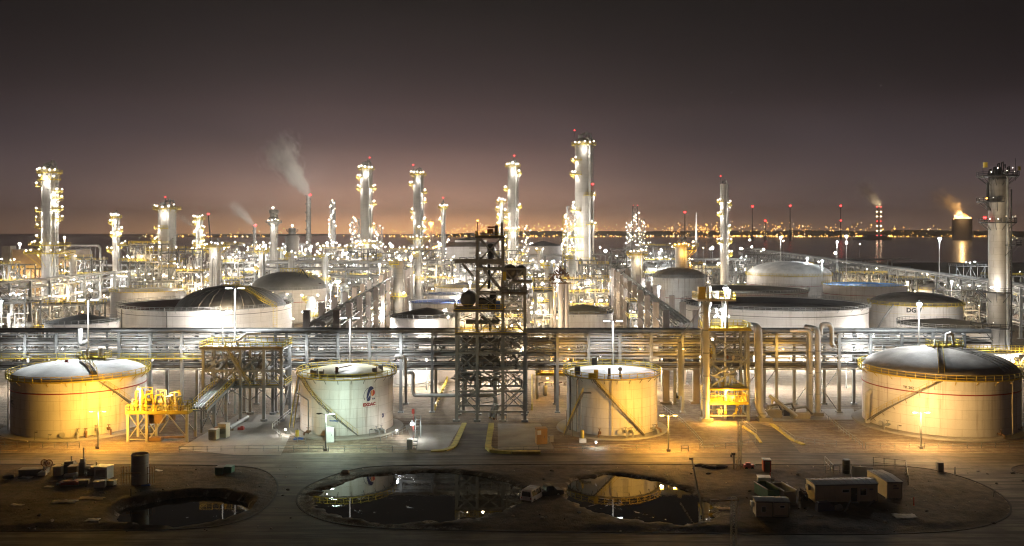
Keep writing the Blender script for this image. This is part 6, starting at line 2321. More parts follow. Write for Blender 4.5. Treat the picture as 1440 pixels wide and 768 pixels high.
# smoke plumes: lit volumes, dense at the mouth and ragged downwind
def plume(label, a, b, r0, r1, dens, seed, bend=.2, kind='smoke_plume', alb=(.9, .84, .76)):
    a, b = Vector(a), Vector(b)
    L = (b - a).length
    t_ax = (b - a).normalized()
    m_, n, out = new_mat('smoke')
    tc_ = n('ShaderNodeTexCoord').outputs['Object']
    s_ = n('ShaderNodeSeparateXYZ', {0: tc_})
    u = n.m('DIVIDE', s_.outputs[0], L, clamp=True)
    rad = n.m('MULTIPLY_ADD', n.m('POWER', u, .8), r1 - r0, r0)
    nz = n('ShaderNodeTexNoise', {'Vector': n('ShaderNodeMapping', {'Vector': tc_, 'Scale': (.55, 1, 1), 'Location': (seed, 0, 0)}).outputs[0], 'Scale': 3.2 / r1, 'Detail': 5., 'Roughness': .6, 'Distortion': .6}).outputs[0]
    yy = n.m('SUBTRACT', s_.outputs[1], n.m('MULTIPLY', n.m('SINE', n.m('MULTIPLY', u, 5.)), bend * r1))
    d = n.m('DIVIDE', n.m('SQRT', n.m('ADD', n.m('MULTIPLY', yy, yy), n.m('MULTIPLY', s_.outputs[2], s_.outputs[2]))), rad)
    core = n.m('SUBTRACT', n.m('ADD', n.m('MULTIPLY_ADD', u, -.35, 1.12), n.m('MULTIPLY', n.m('SUBTRACT', nz, .5), n.m('MULTIPLY_ADD', u, 1.4, 2.6))), d, clamp=True)
    fade = n.m('MULTIPLY', n.m('SUBTRACT', 1., n.m('POWER', u, 2.2)), n.m('DIVIDE', r0 * 3., n.m('ADD', rad, r0 * 2.)))
    v = n('ShaderNodeVolumePrincipled', {'Color': tuple(alb) + (1,), 'Density': n.m('MULTIPLY', n.m('MULTIPLY', core, fade), dens)})
    n.t.links.new(v.outputs[0], out.inputs['Volume'])
    mb = MB()
    k = 10
    mb.path([(L * i / k, 0, 0) for i in range(k + 1)], r0 * 2.6, 14, r1 * 2.3)
    o = mb.build(kind, m_)
    o.location = a
    o.rotation_euler = t_ax.to_track_quat('X', 'Z').to_euler()
    return tag(o, label, 'smoke', None, 'stuff')


plume('broad pale smoke plume drifting up from the dark far chimney', at(434, 274, 1090), at(380, 194, 1090), 3.6, 30, .3, 1.)
plume('thin smoke plume from the short far chimney', at(358, 317, 1000), at(322, 284, 1000), 2., 9, .35, 5.)
plume('smoke plume over the lattice chimney on the far shore', at(1235, 290, 4200), at(1208, 256, 4200), 16, 60, .035, 9.)
plume('glowing smoke streaming from the flare tank', at(1350, 300, 4200), at(1312, 268, 4200), 24, 60, .028, 14., alb=(.95, .78, .6))
plume('faint smoke trail behind the wide platform topped column', at(272, 318, 900), at(248, 300, 900), 1.2, 6, .3, 18.)
# ================================================================== kerbs, paths, fences and the foreground yard
def slab(name, pts, z, m_, h=.0):
    mb = MB()
    p3 = [Vector((p.x, p.y, 0)) for p in pts]
    tr = tessellate_polygon([p3])
    k = len(pts)
    mb.add([(p.x, p.y, z) for p in pts] + [(p.x, p.y, -.05) for p in pts], list(tr) + [(i, (i + 1) % k, (i + 1) % k + k, i + k) for i in range(k)])
    o = mb.build(name, m_)
    for pl in o.data.polygons:
        if abs(pl.normal.z) > .9 and pl.normal.z < 0:
            pl.flip()
    return tag(o, None, None, kind='structure')


slab('path', [gd(632, 641), gd(653, 596), gd(690, 596), gd(686, 641)], .02, ROADM)
slab('path', [gd(1128, 640), gd(1098, 605), gd(1062, 594), gd(1040, 594), gd(1072, 640)], .02, ROADM)
slab('apron', [gd(395, 640), gd(330, 640), gd(250, 632), gd(335, 583), gd(420, 583), gd(408, 612)], .03, 'concrete')
slab('apron', [gd(700, 596), gd(760, 596), gd(780, 632), gd(700, 632)], .03, 'concrete')
slab('apron', [gd(570, 598), gd(648, 598), gd(628, 632), gd(586, 634)], .03, 'concrete')
slab('apron', [gd(1060, 575), gd(1200, 575), gd(1205, 590), gd(1080, 592)], .03, 'concrete')


def kerbline(label, pts, m_='yelkerb', w_=.5, h_=.22, name='yellow_kerb'):
    b = pts[0].copy()
    t = thing(name, label, 'kerb', b)
    mb = MB()
    for p, q in zip(pts, pts[1:]):
        mb.bar(p - b + Vector((0, 0, h_ / 2)), q - b + Vector((0, 0, h_ / 2)), w_, h_)
    mb.build('kerb', m_, t)
    return t


kerbline('yellow kerb along the near path on the emblem tank side', [gd(653, 596), gd(640, 625), gd(636, 630), gd(625, 634), gd(606, 635)], w_=1.)
kerbline('yellow kerb beam along the near path under the silver chutes', [gd(691, 598), gd(686, 631), gd(692, 636), gd(720, 638), gd(760, 638)], w_=1.1, h_=.5)
kerbline('yellow kerb of the path that leaves the sodium stair frame', [gd(1085, 597), gd(1102, 610), gd(1112, 618), gd(1130, 626)], w_=.8)
kerbline('yellow kerb line under the orange lamp, beside the path', [gd(1044, 600), gd(1062, 612), gd(1070, 623)], w_=.5)
for i, c_ in enumerate((cL, c1, c2, cR)):
    pass


def fence(label, pts, gap=2.6, h=1.05, w_=.07, m_='steel', name='guard_rail'):
    b = pts[0].copy()
    t = thing(name, label, 'guard rail', b)
    L = [p - b for p in pts]
    mb = MB()
    pb = MB()
    up = Vector((0, 0, 1))
    pb.bar((0, 0, 0), (0, 0, h), w_ * 1.15)
    pm = pb.mesh('post', m_)
    for p, q in zip(L, L[1:]):
        k = max(1, round((q - p).length / gap))
        for z in (h, h * .5):
            mb.bar(p + up * z, q + up * z, w_)
        for i in range(k + 1):
            link('post', pm, t, p.lerp(q, i / k))
    mb.build('rail', m_, t)
    return t


fence('low pipe rail in front of the orange lit tank', [gd(-30, 629), gd(60, 630), gd(112, 630)])
fence('low pipe rail before the concrete apron, running to the greenish street lamp', [gd(252, 636), gd(350, 635), gd(455, 635)])
fence('low pipe rail in front of the emblem tank', [gd(462, 635), gd(530, 635), gd(574, 636)])
fence('low pipe rail in front of the flat roofed tank', [gd(693, 637), gd(800, 635), gd(914, 633)])
fence('short loop of pipe rail beside the yellow street lamp', [gd(958, 635), gd(968, 635)], 1.2)
fence('pipe rail curving from the flat roofed tank down to the road', [gd(932, 576), gd(958, 595), gd(976, 613), gd(988, 627), gd(984, 632)], 2.)
fence('pipe rail under the lattice mast, along the yellow kerb', [gd(990, 633), gd(1035, 630), gd(1062, 624), gd(1062, 618)], 2.2)
fence('pipe rail on the far side of the sodium path', [gd(1044, 596), gd(1064, 612)], 2)
fence('pipe rail beside the path leaving the sodium stair frame', [gd(1096, 606), gd(1118, 622), gd(1160, 628), gd(1176, 628)], 2.2)
fence('long pipe rail descending beside the biggest domed tank', [gd(1146, 575), gd(1165, 592), gd(1190, 613), gd(1213, 630)], 2.)
fence('low pipe rail in front of the biggest domed tank', [gd(1217, 631), gd(1300, 631), gd(1420, 630), gd(1480, 630)])
fence('curved pipe rail round the emblem tank bund', [gd(384, 606), gd(396, 617), gd(430, 624)], 2)
fence('pale stair rail beside the emblem tank bund', [gd(383, 604), gd(400, 590), gd(412, 580)], 2, 1.2, .09, 'white')
fence('rail along the emblem tank bund to the floodlit rig', [gd(535, 621), gd(560, 612), gd(577, 604)], 2)


def boxthing(name, label, cat, p, sx, sy, sz, m_, rz=0, group=None, door=None, roof=None, lid=.06, legs=True, louv=False):
    """cabinet: body, overhanging lid, feet, door with handle, or louvres"""
    t = thing(name, label, cat, p, group, rz)
    mb = MB()
    e = .1 if legs else 0
    mb.box(-sx / 2, -sy / 2, e, sx / 2, sy / 2, sz)
    mb.build('body', m_, t)
    mb = MB()
    mb.box(-sx / 2 - lid, -sy / 2 - lid, sz, sx / 2 + lid, sy / 2 + lid, sz + .1)
    mb.build('lid', roof or m_, t)
    if legs:
        mb = MB()
        for a in (-1, 1):
            mb.box(a * sx * .4 - .08, -sy * .45, 0, a * sx * .4 + .08, sy * .45, e)
        mb.build('skid', 'dark', t)
    if door:
        mb = MB()
        mb.box(-sx * .32, -sy / 2 - .03, e + .08, sx * .32, -sy / 2 - .002, sz * .9)
        d = mb.build('door', door, t)
        mb = MB()
        mb.box(sx * .2, -sy / 2 - .09, sz * .45, sx * .24, -sy / 2 - .03, sz * .58)
        mb.build('handle', 'dark', d)
    if louv:
        mb = MB()
        for i in range(6):
            z = sz * (.3 + .09 * i)
            mb.box(-sx * .35, -sy / 2 - .04, z, sx * .35, -sy / 2 - .002, z + sz * .04)
        mb.build('louvre', 'dark', t)
    return t


boxthing('power_cabinet', 'white cabinet with orange stripe beside the greenish street lamp', 'cabinet', gd(464, 622), 1.6, 1.2, 2.9, 'white', R(8), door='white')
tt = boxthing('power_cabinet', 'ochre cabinet with blue notice, by the outer stair of the flat roofed tank', 'cabinet', gd(761, 624), 2.0, 1.8, 2.9, 'ochre', R(10), door='ochre')
mb = MB()
mb.box(-.9, -.935, 1.9, -.2, -.905, 2.7)
mb.build('notice', 'white', tt)
boxthing('cabinet', 'small grey cabinet touching the ochre one', 'cabinet', gd(775, 622), .8, .8, 1.2, 'concrete', R(10))
boxthing('pump_unit', 'ochre pump cabinet nearest the perimeter rail, on the concrete apron', 'cabinet', gd(301, 618), 1.6, 1.4, 1.9, 'cream', R(-12), louv=True)
boxthing('pump_unit', 'taller pump cabinet in front of the lying pipe', 'cabinet', gd(315, 615), 1.7, 1.5, 2.7, 'cream', R(-12), louv=True)
boxthing('pump_unit', 'lowest pump cabinet between two others on the apron', 'cabinet', gd(308, 613), 1.2, 1.2, 1.7, 'ochre', R(-12))
t = thing('fallen_pipe', 'silver pipe lying on the apron behind the pump cabinets', 'pipe', gd(322, 606))
mb = MB()
q = gd(348, 590) - gd(322, 606)
mb.tube((0, 0, .5), (q.x, q.y, .45), .42, 12)
mb.build('pipe', 'clad', t, True)
mb = MB()
mb.cbox((.4, .5, .12), .8, .5, .24)
mb.cbox((q.x * .8, q.y * .8, .1), .8, .5, .2)
mb.build('chock', 'tan', t)
t = thing('hydrant', 'red box on the concrete apron near the lying pipe', 'box', gd(339, 605))
mb = MB()
mb.cbox((0, 0, .35), 1.2, .8, .5)
mb.cbox((.2, 0, .7), .5, .5, .25)
mb.build('body', 'red', t)
t = thing('gas_bottle', 'yellow bottle on a blue stand beside the emblem tank stair', 'bottle', gd(418, 618))
mb = MB()
mb.drum((0, 0, .55), (0, 0, 1.7), .36, 12)
mb.build('bottle', 'yellow', t, True)
mb = MB()
mb.box(-.6, -.5, 0, 1.1, .5, .35)
mb.build('stand', 'blue', t)
mb = MB()
mb.tube((0, 0, 1.8), (0, 0, 2.1), .08, 6)
mb.build('valve', 'dark', t)
t = thing('gas_bottle', 'yellow bottle on a pale stand before the flat roofed tank', 'bottle', gd(819, 622))
mb = MB()
mb.drum((0, 0, .9), (0, 0, 2.2), .34, 12)
mb.build('bottle', 'yellow', t, True)
mb = MB()
mb.box(-.6, -.5, 0, .7, .5, .7)
mb.build('stand', 'white', t)
t = thing('floodlit_rig', 'small steel rig with blinding work lamp and red beacon by the emblem tank', 'rig', gd(582, 632))
mb = MB()
a, b = Vector((0, 0, 0)), at(588, 585, 172) - gd(582, 632)
for o_ in (-.5, .5):
    mb.bar((o_, 0, 0), (b.x + o_, b.y, b.z), .14)
for q in range(9):
    f = q / 9
    mb.bar((b.x * f - .5, b.y * f, b.z * f), (b.x * f + .5, b.y * f, b.z * f), .1)
mb.bar((b.x - .5, b.y, b.z), (b.x - .5, b.y, 0), .14)
mb.bar((b.x + .5, b.y, b.z), (b.x + .5, b.y, 0), .14)
mb.build('ladder_frame', 'steel', t)
mb = MB()
mb.cbox((b.x - .9, b.y - .5, b.z + 1.), .5, .4, .9)
mb.bar((b.x - .9, b.y - .5, 0), (b.x - .9, b.y - .5, b.z + .8), .12)
mb.build('beacon', 'red', t)
mb = MB()
mb.cbox((-.8, .4, .9), 1.0, .9, 1.8)
mb.build('winch_box', 'white', t)
bulb('c', t, (b.x - 1., b.y - 1.2, b.z - 1.2), .4)
light('c', 900, (b.x - 1., b.y - 1.7, b.z - 1.4), t)
for x, y, c_, p_, lb in ((402, 611, 'w', 500, 'small ground lamp lighting the emblem tank bund'), (838, 629, 'c', 420, 'small ground lamp at the foot of the flat roofed tank'), (558, 612, 'w', 350, 'small ground lamp behind the emblem tank')):
    t = thing('ground_lamp', lb, 'lamp', gd(x, y))
    mb = MB()
    mb.tube((0, 0, 0), (0, 0, .9), .07, 6)
    mb.cbox((0, 0, 1.), .5, .3, .3)
    mb.build('stand', 'dark', t)
    bulb(c_, t, (0, -.3, 1.), .14)
    light(c_, p_, (0, -.5, 1.6), t, .2)
# blocks and saddles behind the rails on the sodium side
for x, y, sx, sy, sz, m_, lb in ((1087, 587, 3.2, 2.2, 1.6, 'concrete', 'concrete block at the foot of the thick hooked pipe'), (1108, 584, 2.4, 2., 1.4, 'dark', 'dark skid between the concrete block and the twin pipes'),
                                 (1125, 588, 3.6, 2.6, 1.2, 'concrete', 'concrete block holding the twin pipes')):
    t = thing('pipe_block', lb, 'block', gd(x, y))
    mb = MB()
    mb.box(-sx / 2, -sy / 2, 0, sx / 2, sy / 2, sz)
    mb.box(-sx / 2 + .3, -sy / 2 + .2, sz, sx / 2 - .3, sy / 2 - .2, sz + .25)
    mb.build('block', m_, t)
    mb = MB()
    mb.path([(-sx * .3, 0, sz), (-sx * .3, 0, sz + .9), (sx * .4, .5, sz + 1.1), (sx * .9, 2, .5)], .22, 8)
    mb.build('pipe', 'dark', t)
t = thing('sloping_pipe', 'grey pipe sloping to the sand beside the twin pipes', 'pipe', gd(1121, 590))
mb = MB()
q = at(1082, 556, 192) - gd(1121, 590)
mb.tube((0, 0, .6), (q.x, q.y, q.z), .4, 10)
mb.build('pipe', 'clad', t, True)
mb = MB()
mb.bar((q.x * .9, q.y * .9, 0), (q.x * .9, q.y * .9, q.z * .9), .3)
mb.build('support', 'cream', t)
# berms behind the rack
for i, (xa, xb_, D, h_, lb) in enumerate(((560, 640, 236, 4.2, 'sandy bund wall behind the main rack, next to the white ground tank'), (655, 760, 240, 7.5, 'tall pale wall seen through the foot of the dark tower'), (1075, 1200, 262, 3., 'low bund wall on the open sand past the twin pipes'), (480, 560, 262, 5, 'pinkish wall behind the rack and the emblem tank'))):
    t = thing('bund_wall', lb, 'wall', (px((xa + xb_) / 2, D), D, 0))
    mb = MB()
    hw = (px(xb_, D) - px(xa, D)) / 2
    mb.box(-hw, 0, 0, hw, .6, h_)
    mb.build('wall', 'brick', t)
    mb = MB()
    mb.box(-hw - .2, -.15, h_, hw + .2, .75, h_ + .3)
    mb.build('coping', 'concrete', t)
# long yellow handrails crossing the sand
for x0_, y0_, x1_, y1_, lb in ((612, 577, 636, 515, 'long yellow rail running back over the sand beside the dark tower'), (748, 577, 748, 500, 'yellow caged ladder line behind the dark tower')):
    fence(lb, [gd(x0_, y0_), gd(x1_, max(y1_, 520))], 4, 1.3, .25, 'yellow', 'yellow_rail')

# ---- site trailer and cabins
def cabin(label, p, L, W, hgt, rz, m_='cream', front=(), name='site_cabin', roofm='roofg', steps_=True):
    t = thing(name, label, 'cabin', p, None, rz)
    mb = MB()
    mb.box(-L / 2, 0, .35, L / 2, W, hgt)
    for i in range(int(L / .5)):
        x = -L / 2 + .25 + i * .5
        mb.box(x, W + .001, .4, x + .2, W + .03, hgt - .05)
    mb.build('wall', m_, t)
    mb = MB()
    mb.add([(-L / 2 - .12, -.12, hgt), (L / 2 + .12, -.12, hgt), (L / 2 + .12, W + .12, hgt), (-L / 2 - .12, W + .12, hgt),
            (-L / 2 - .12, W / 2, hgt + .22), (L / 2 + .12, W / 2, hgt + .22), (-L / 2 - .12, -.12, hgt - .12), (L / 2 + .12, -.12, hgt - .12)],
           [(0, 1, 5, 4), (4, 5, 2, 3), (0, 4, 3), (1, 2, 5), (6, 7, 1, 0)])
    for i in range(int(L / .9)):
        x = -L / 2 + .45 + i * .9
        mb.bar((x, -.1, hgt + .03), (x, W / 2, hgt + .25), .05)
        mb.bar((x, W / 2, hgt + .25), (x, W + .1, hgt + .03), .05)
    mb.build('roof', roofm, t)
    mb = MB()
    for x in (-L * .4, 0, L * .4):
        for y in (.3, W - .3):
            mb.cbox((x, y, .17), .5, .4, .35)
    mb.build('footing', 'concrete', t)
    mb = MB()
    mb.bar((-L / 2, -.1, hgt - .14), (L / 2, -.1, hgt - .14), .09)
    mb.bar((L / 2 - .06, -.06, .3), (L / 2 - .06, -.06, hgt - .14), .07)
    mb.build('gutter', 'dark', t)
    mb = MB()
    mb.cbox((-L / 2 - .25, W * .6, hgt * .7), .45, .9, .6)
    mb.build('air_conditioner', 'white', t)
    for (kind, x, w_, z0, z1) in front:
        mb = MB()
        mb.box(x, -.06, z0, x + w_, -.003, z1)
        if kind == 'window':
            o = mb.build('window', 'glass', t)
            mb = MB()
            for a in (x - .05, x + w_):
                mb.box(a, -.09, z0 - .05, a + .05, -.003, z1 + .05)
            mb.box(x, -.09, z0 - .05, x + w_, -.003, z0 - .002)
            mb.box(x, -.09, z1 + .002, x + w_, -.003, z1 + .05)
            mb.build('frame', 'white', o)
        elif kind == 'door':
            o = mb.build('door', 'black', t)
            mb = MB()
            mb.box(x - .1, -1.1, 0, x + w_ + .1, -.1, .18)
            mb.box(x - .1, -.7, .18, x + w_ + .1, -.1, .34)
            mb.build('step', 'steel', t)
            mb = MB()
            mb.box(x + w_ * .8, -.12, (z0 + z1) / 2, x + w_ * .9, -.06, (z0 + z1) / 2 + .12)
            mb.build('handle', 'steel', o)
        else:
            mb.build('air_conditioner', 'dark', t)
    return t


pA, pB = gd(1146, 710), gd(1234, 708)
mid_ = (pA + pB) / 2
cabin('long cream site trailer with pale roof, dark door and two dark windows', mid_, (pB - pA).length, 3.2, 2.95, math.atan2(pB.y - pA.y, pB.x - pA.x), front=(('window', -.6, 1.0, 1.75, 2.15), ('door', .7, .9, .4, 2.35), ('window', 2.1, .9, 1.3, 2.2), ('vent', 3.5, .55, 2.0, 2.2)))
cabin('narrow cream cabin standing end on beside the long trailer', gd(1258, 704), 2.3, 6.5, 2.8, R(3), front=(('vent', -.2, .8, 1.7, 1.95), ('vent', -.2, .5, 2.1, 2.3)))
cabin('small white hut with dark window and door seam, of a close pair', gd(1075, 730), 2.3, 2.2, 2.5, R(-4), front=(('window', -.35, .5, 1.0, 1.7),))
cabin('small white hut with curved canopy and slit window, of a close pair', gd(1099, 730), 2.1, 2.2, 2.45, R(-4), front=(('window', -.2, .6, 1.6, 1.85), ('vent', -.9, 1.8, .45, .5)))
t = boxthing('generator', 'white generator box standing alone behind the two small huts', 'generator', gd(1074, 689), 1.9, 1.6, 2.0, 'white', R(-10), louv=True)
mb = MB()
mb.tube((.9, .4, 1.5), (1.6, .4, 1.5), .25, 8)
mb.build('exhaust', 'dark', t)
boxthing('portable_toilet', 'dark red portable toilet with pale roof at the road kerb', 'toilet', gd(1078, 664), 1.25, 1.25, 2.1, 'redband', R(-4), door='dark', roof='white')
for x, y, m_, lb in ((1088, 712, 'green', 'dark green open skip behind the two huts'), (1111, 714, 'cream', 'cream panel frame between the huts and the trailer')):
    t = thing('open_skip', lb, 'skip', gd(x, y - 6), None, R(12))
    mb = MB()
    sx, sy, sz = 1.9, 4.2, 1.9
    mb.box(-sx / 2, 0, .1, -sx / 2 + .12, sy, sz)
    mb.box(sx / 2 - .12, 0, .1, sx / 2, sy, sz)
    mb.box(-sx / 2 + .12, 0, .1, sx / 2 - .12, .12, sz * .9)
    mb.box(-sx / 2 + .12, sy - .12, .1, sx / 2 - .12, sy, sz)
    mb.box(-sx / 2 + .12, .12, .1, sx / 2 - .12, sy - .12, .2)
    mb.build('wall', m_, t)
    mb = MB()
    for a in (-sx / 2 - .04, sx / 2 + .04):
        mb.bar((a, -.05, sz), (a, sy + .05, sz), .14)
    mb.build('rim', 'white' if m_ == 'cream' else 'steel', t)
t = thing('water_barrel', 'black upright barrel tank behind the trailer roof', 'barrel', gd(1190, 668))
mb = MB()
mb.lathe([(.62, 0), (.62, .8), (.66, .82), (.66, .9), (.62, .92), (.62, 1.8), (.66, 1.82), (.66, 1.9), (.62, 1.92), (.62, 2.5), (.5, 2.62), (.01, 2.62)], 20)
mb.build('barrel', 'black', t, True)
mb = MB()
mb.tube((.5, 0, .3), (1., -.2, .3), .08, 6)
mb.build('tap', 'steel', t)
t = thing('leaning_board', 'pale board leaning behind the trailer, beside the barrel tank', 'board', gd(1213, 676), None, R(-20))
mb = MB()
mb.add([(-1.6, 0, 0), (1.6, 0, 0), (1.6, .8, 2.), (-1.6, .8, 2.), (-1.6, .1, 0), (1.6, .1, 0), (1.6, .9, 2.), (-1.6, .9, 2.)],
       [(0, 1, 2, 3), (7, 6, 5, 4), (0, 4, 5, 1), (1, 5, 6, 2), (2, 6, 7, 3), (3, 7, 4, 0)])
mb.build('board', 'white', t)
fence('dark rail behind the trailer and the barrel tank', [gd(1161, 668), gd(1181, 668)], 1.5, 1.5, .08, 'dark')
fence('pale sloping rail next to the barrel tank', [gd(1160, 655), gd(1172, 668)], 2, 1.6, .1, 'steel')
fence('tall pipe rail enclosing the narrow cabin', [gd(1228, 657), gd(1274, 662), gd(1277, 684)], 2., 1.7, .09, 'dark')
t = thing('excavator_hose', 'tangle of black hoses at the trailer end', 'hose', gd(1134, 706))
mb = MB()
for q in range(5):
    mb.path([(rnd.uniform(-.8, .3), rnd.uniform(-.4, .6), .1), (rnd.uniform(-1, .2), rnd.uniform(-.4, .4), rnd.uniform(1, 2.2)), (rnd.uniform(-1.2, .3), rnd.uniform(-.3, .3), rnd.uniform(1, 1.8)), (rnd.uniform(-1.4, .4), rnd.uniform(-.4, .4), .1)], .14, 7)
mb.build('hose', 'black', t, True)
t = thing('covered_machine', 'dark covered machine parked against the trailer wall', 'machine', gd(1160, 719))
mb = MB()
mb.add([(-1.3, -.7, 0), (1.3, -.7, 0), (1.3, .7, 0), (-1.3, .7, 0), (-1.1, -.5, 1.3), (.5, -.5, 1.45), (.5, .5, 1.45), (-1.1, .5, 1.3), (1.2, -.5, .8), (1.2, .5, .8)],
       [(0, 1, 8, 5, 4), (3, 7, 6, 9, 2), (4, 5, 6, 7), (5, 8, 9, 6), (0, 4, 7, 3), (1, 2, 9, 8)])
mb.build('cover', 'navy', t)
mb = MB()
mb.drum((1.5, -.3, .5), (2.2, -.3, .7), .45, 10)
mb.bar((2.6, -.6, .1), (3.6, -.2, 1.6), .14)
mb.build('drawbar', 'steel', t)
t = thing('plank', 'dark plank leaning on the trailer below its window', 'plank', gd(1222, 716))
mb = MB()
mb.bar((-.9, -.4, .05), (.9, .3, 1.2), .3, .06)
mb.build('board', 'dark', t)


# ---- white van and dark pickup near the ponds
def car(label, p, rz, m_, L=4.6, W=1.8, Hh=1.9, van=True, name='parked_car', cat='car'):
    t = thing(name, label, cat, p, None, rz)
    z0, zb_, zt = .32, 1.02, Hh
    prof = [(-L / 2, z0 + .1), (-L / 2 - .02, zb_), (-L / 2 + .12, zt - .12), (-L / 2 + .35, zt), (L * .12, zt), (L * .27, zb_ + .12), (L / 2 - .12, zb_ - .05), (L / 2, zb_ - .2), (L / 2, z0 + .05), (L / 2 - .1, z0), (-L / 2 + .1, z0)]
    if not van:
        prof = [(-L / 2, z0 + .1), (-L / 2, zb_), (-L * .08, zb_), (-L * .06, zt - .1), (0, zt), (L * .14, zt), (L * .27, zb_ + .05), (L / 2 - .12, zb_ - .05), (L / 2, zb_ - .2), (L / 2, z0 + .05), (L / 2 - .1, z0), (-L / 2 + .1, z0)]
    mb = MB()
    k = len(prof)
    vs_ = []
    for s_, inset in ((-1, 1), (1, 1)):
        for x, z in prof:
            tap = .16 * max(0, (z - zb_)) / (zt - zb_)
            vs_.append((x, s_ * (W / 2 - tap), z))
    mb.add(vs_, [tuple(range(k))[::-1], tuple(range(k, 2 * k))] + [(i, (i + 1) % k, (i + 1) % k + k, i + k) for i in range(k)])
    mb.build('body', m_, t)
    def side_pt(x, z, s_, o=.015):
        tap = .16 * max(0, (z - zb_)) / (zt - zb_)
        return (x, s_ * (W / 2 - tap + o), z)
    wins = [(-L / 2 + .25, -L * .2), (-L * .18, L * .02), (L * .04, L * .17)] if van else [(0, L * .16)]
    for s_ in (-1, 1):
        for a, b in wins:
            mb = MB()
            mb.add([side_pt(a, zb_ + .08, s_), side_pt(b + .1, zb_ + .08, s_), side_pt(b, zt - .14, s_), side_pt(a + .05, zt - .14, s_)], [(0, 1, 2, 3)])
            mb.build('window', 'glass', t)
    mb = MB()
    xr = -L / 2 - .03 if van else -L * .085
    mb.add([(xr, -W * .4, zb_ + .1), (xr, W * .4, zb_ + .1), (xr + .1, W * .36, zt - .2), (xr + .1, -W * .36, zt - .2)], [(0, 1, 2, 3)])
    mb.build('rear_window', 'glass', t)
    mb = MB()
    x0, x1 = L * .125, L * .262
    mb.add([(x1 + .02, -W * .42, zb_ + .18), (x1 + .02, W * .42, zb_ + .18), (x0 + .04, W * .38, zt - .03), (x0 + .04, -W * .38, zt - .03)], [(0, 1, 2, 3)])
    mb.build('windscreen', 'glass', t)
    for sx_ in (-1, 1):
        for s_ in (-1, 1):
            mb = MB()
            x = sx_ * L * .31
            mb.tube((x, s_ * (W / 2 - .22), .36), (x, s_ * (W / 2 + .02), .36), .36, 16)
            wh = mb.build('wheel', 'tyre', t, True)
            mb = MB()
            mb.tube((x, s_ * (W / 2 + .0), .36), (x, s_ * (W / 2 + .035), .36), .2, 12)
            mb.build('rim', 'steel', wh, True)
    for s_ in (-1, 1):
        mb = MB()
        mb.cbox((-L / 2 - .015, s_ * W * .42, .88), .05, .16, .26)
        mb.build('tail_lamp', 'redband', t)
        mb = MB()
        mb.cbox((L / 2 + .0, s_ * W * .36, .74), .06, .3, .16)
        mb.build('headlight', 'glass', t)
    mb = MB()
    mb.cbox((-L / 2 - .06, 0, .45), .14, W * .94, .18)
    mb.cbox((L / 2 + .03, 0, .42), .12, W * .94, .18)
    mb.build('bumper', 'dark', t)
    return t


car('white van with dark windows parked on the dirt between the two larger ponds', gd(750, 703), R(62), 'carwhite', 4.7, 1.85, 2.0, True, cat='van')
car('black pickup parked half behind the white van', gd(769, 698), R(20), 'black', 4.8, 1.8, 1.75, False, 'parked_pickup', 'pickup')

# ---- dark tank and scrap beside the first pond
t = thing('upright_tank', 'dark open topped upright tank with ladder frame, standing in the dirt yard', 'tank', gd(197, 683))
mb = MB()
mb.lathe([(1.3, 0), (1.3, 4.9), (1.36, 4.92), (1.36, 5.05), (1.22, 5.05), (1.22, 3.)], 28)
for z in (1.6, 3.3):
    mb.lathe([(1.3, z), (1.35, z), (1.35, z + .1), (1.3, z + .1)], 28)
mb.build('shell', 'column_d', t, True)
mb = MB()
mb.box(-1.5, -1.5, 2.3, .6, -1.3, 2.45)
mb.build('shelf', 'tan', t)
for s_ in (-1, 1):
    mb = MB()
    x = s_ * 1.6 - .3
    for a in (x - (.9 if s_ < 0 else 0), x + (.0 if s_ < 0 else .8)):
        mb.bar((a, -.4, 0), (a, -.4, 3.), .07)
        mb.bar((a, .5, 0), (a, .5, 3.), .07)
    for z in (1., 2., 3.):
        mb.bar((x - (.9 if s_ < 0 else 0), -.4, z), (x + (.0 if s_ < 0 else .8), -.4, z), .06)
    mb.build('ladder_frame', 'rust', t)
mb = MB()
mb.drum((.9, -1.5, .3), (2., -1.2, .3), .3, 8)
mb.build('float', 'blue', t)
boxthing('skip_box', 'green waste bin nearest the first pond', 'bin', gd(310, 668), 1.3, 1.3, 1.3, 'green', R(-6), roof='dark', legs=False)
boxthing('skip_box', 'green waste bin touching its twin, paler lid', 'bin', gd(322, 667), 1.4, 1.3, 1.3, 'green', R(-6), roof='green', legs=False)

t = thing('cable_reel', 'rusty hose reel on a post at the edge of the scrap yard', 'reel', gd(66, 666))
mb = MB()
mb.tube((0, 0, 0), (0, 0, 1.3), .1, 8)
mb.cbox((0, 0, .06), 1., .8, .12)
mb.build('post', 'dark', t)
for s_ in (-1, 1):
    mb = MB()
    for q in range(16):
        a, b = 2 * PI * q / 16, 2 * PI * (q + 1) / 16
        mb.bar((s_ * .45 + .55 * math.cos(a), -.1 * s_, 1.75 + .55 * math.sin(a)), (s_ * .45 + .55 * math.cos(b), -.1 * s_, 1.75 + .55 * math.sin(b)), .13)
    for q in range(6):
        a = PI * q / 6
        mb.bar((s_ * .45 - .5 * math.cos(a), -.1 * s_, 1.75 - .5 * math.sin(a)), (s_ * .45 + .5 * math.cos(a), -.1 * s_, 1.75 + .5 * math.sin(a)), .05)
    mb.build('reel_wheel', 'rust', t)
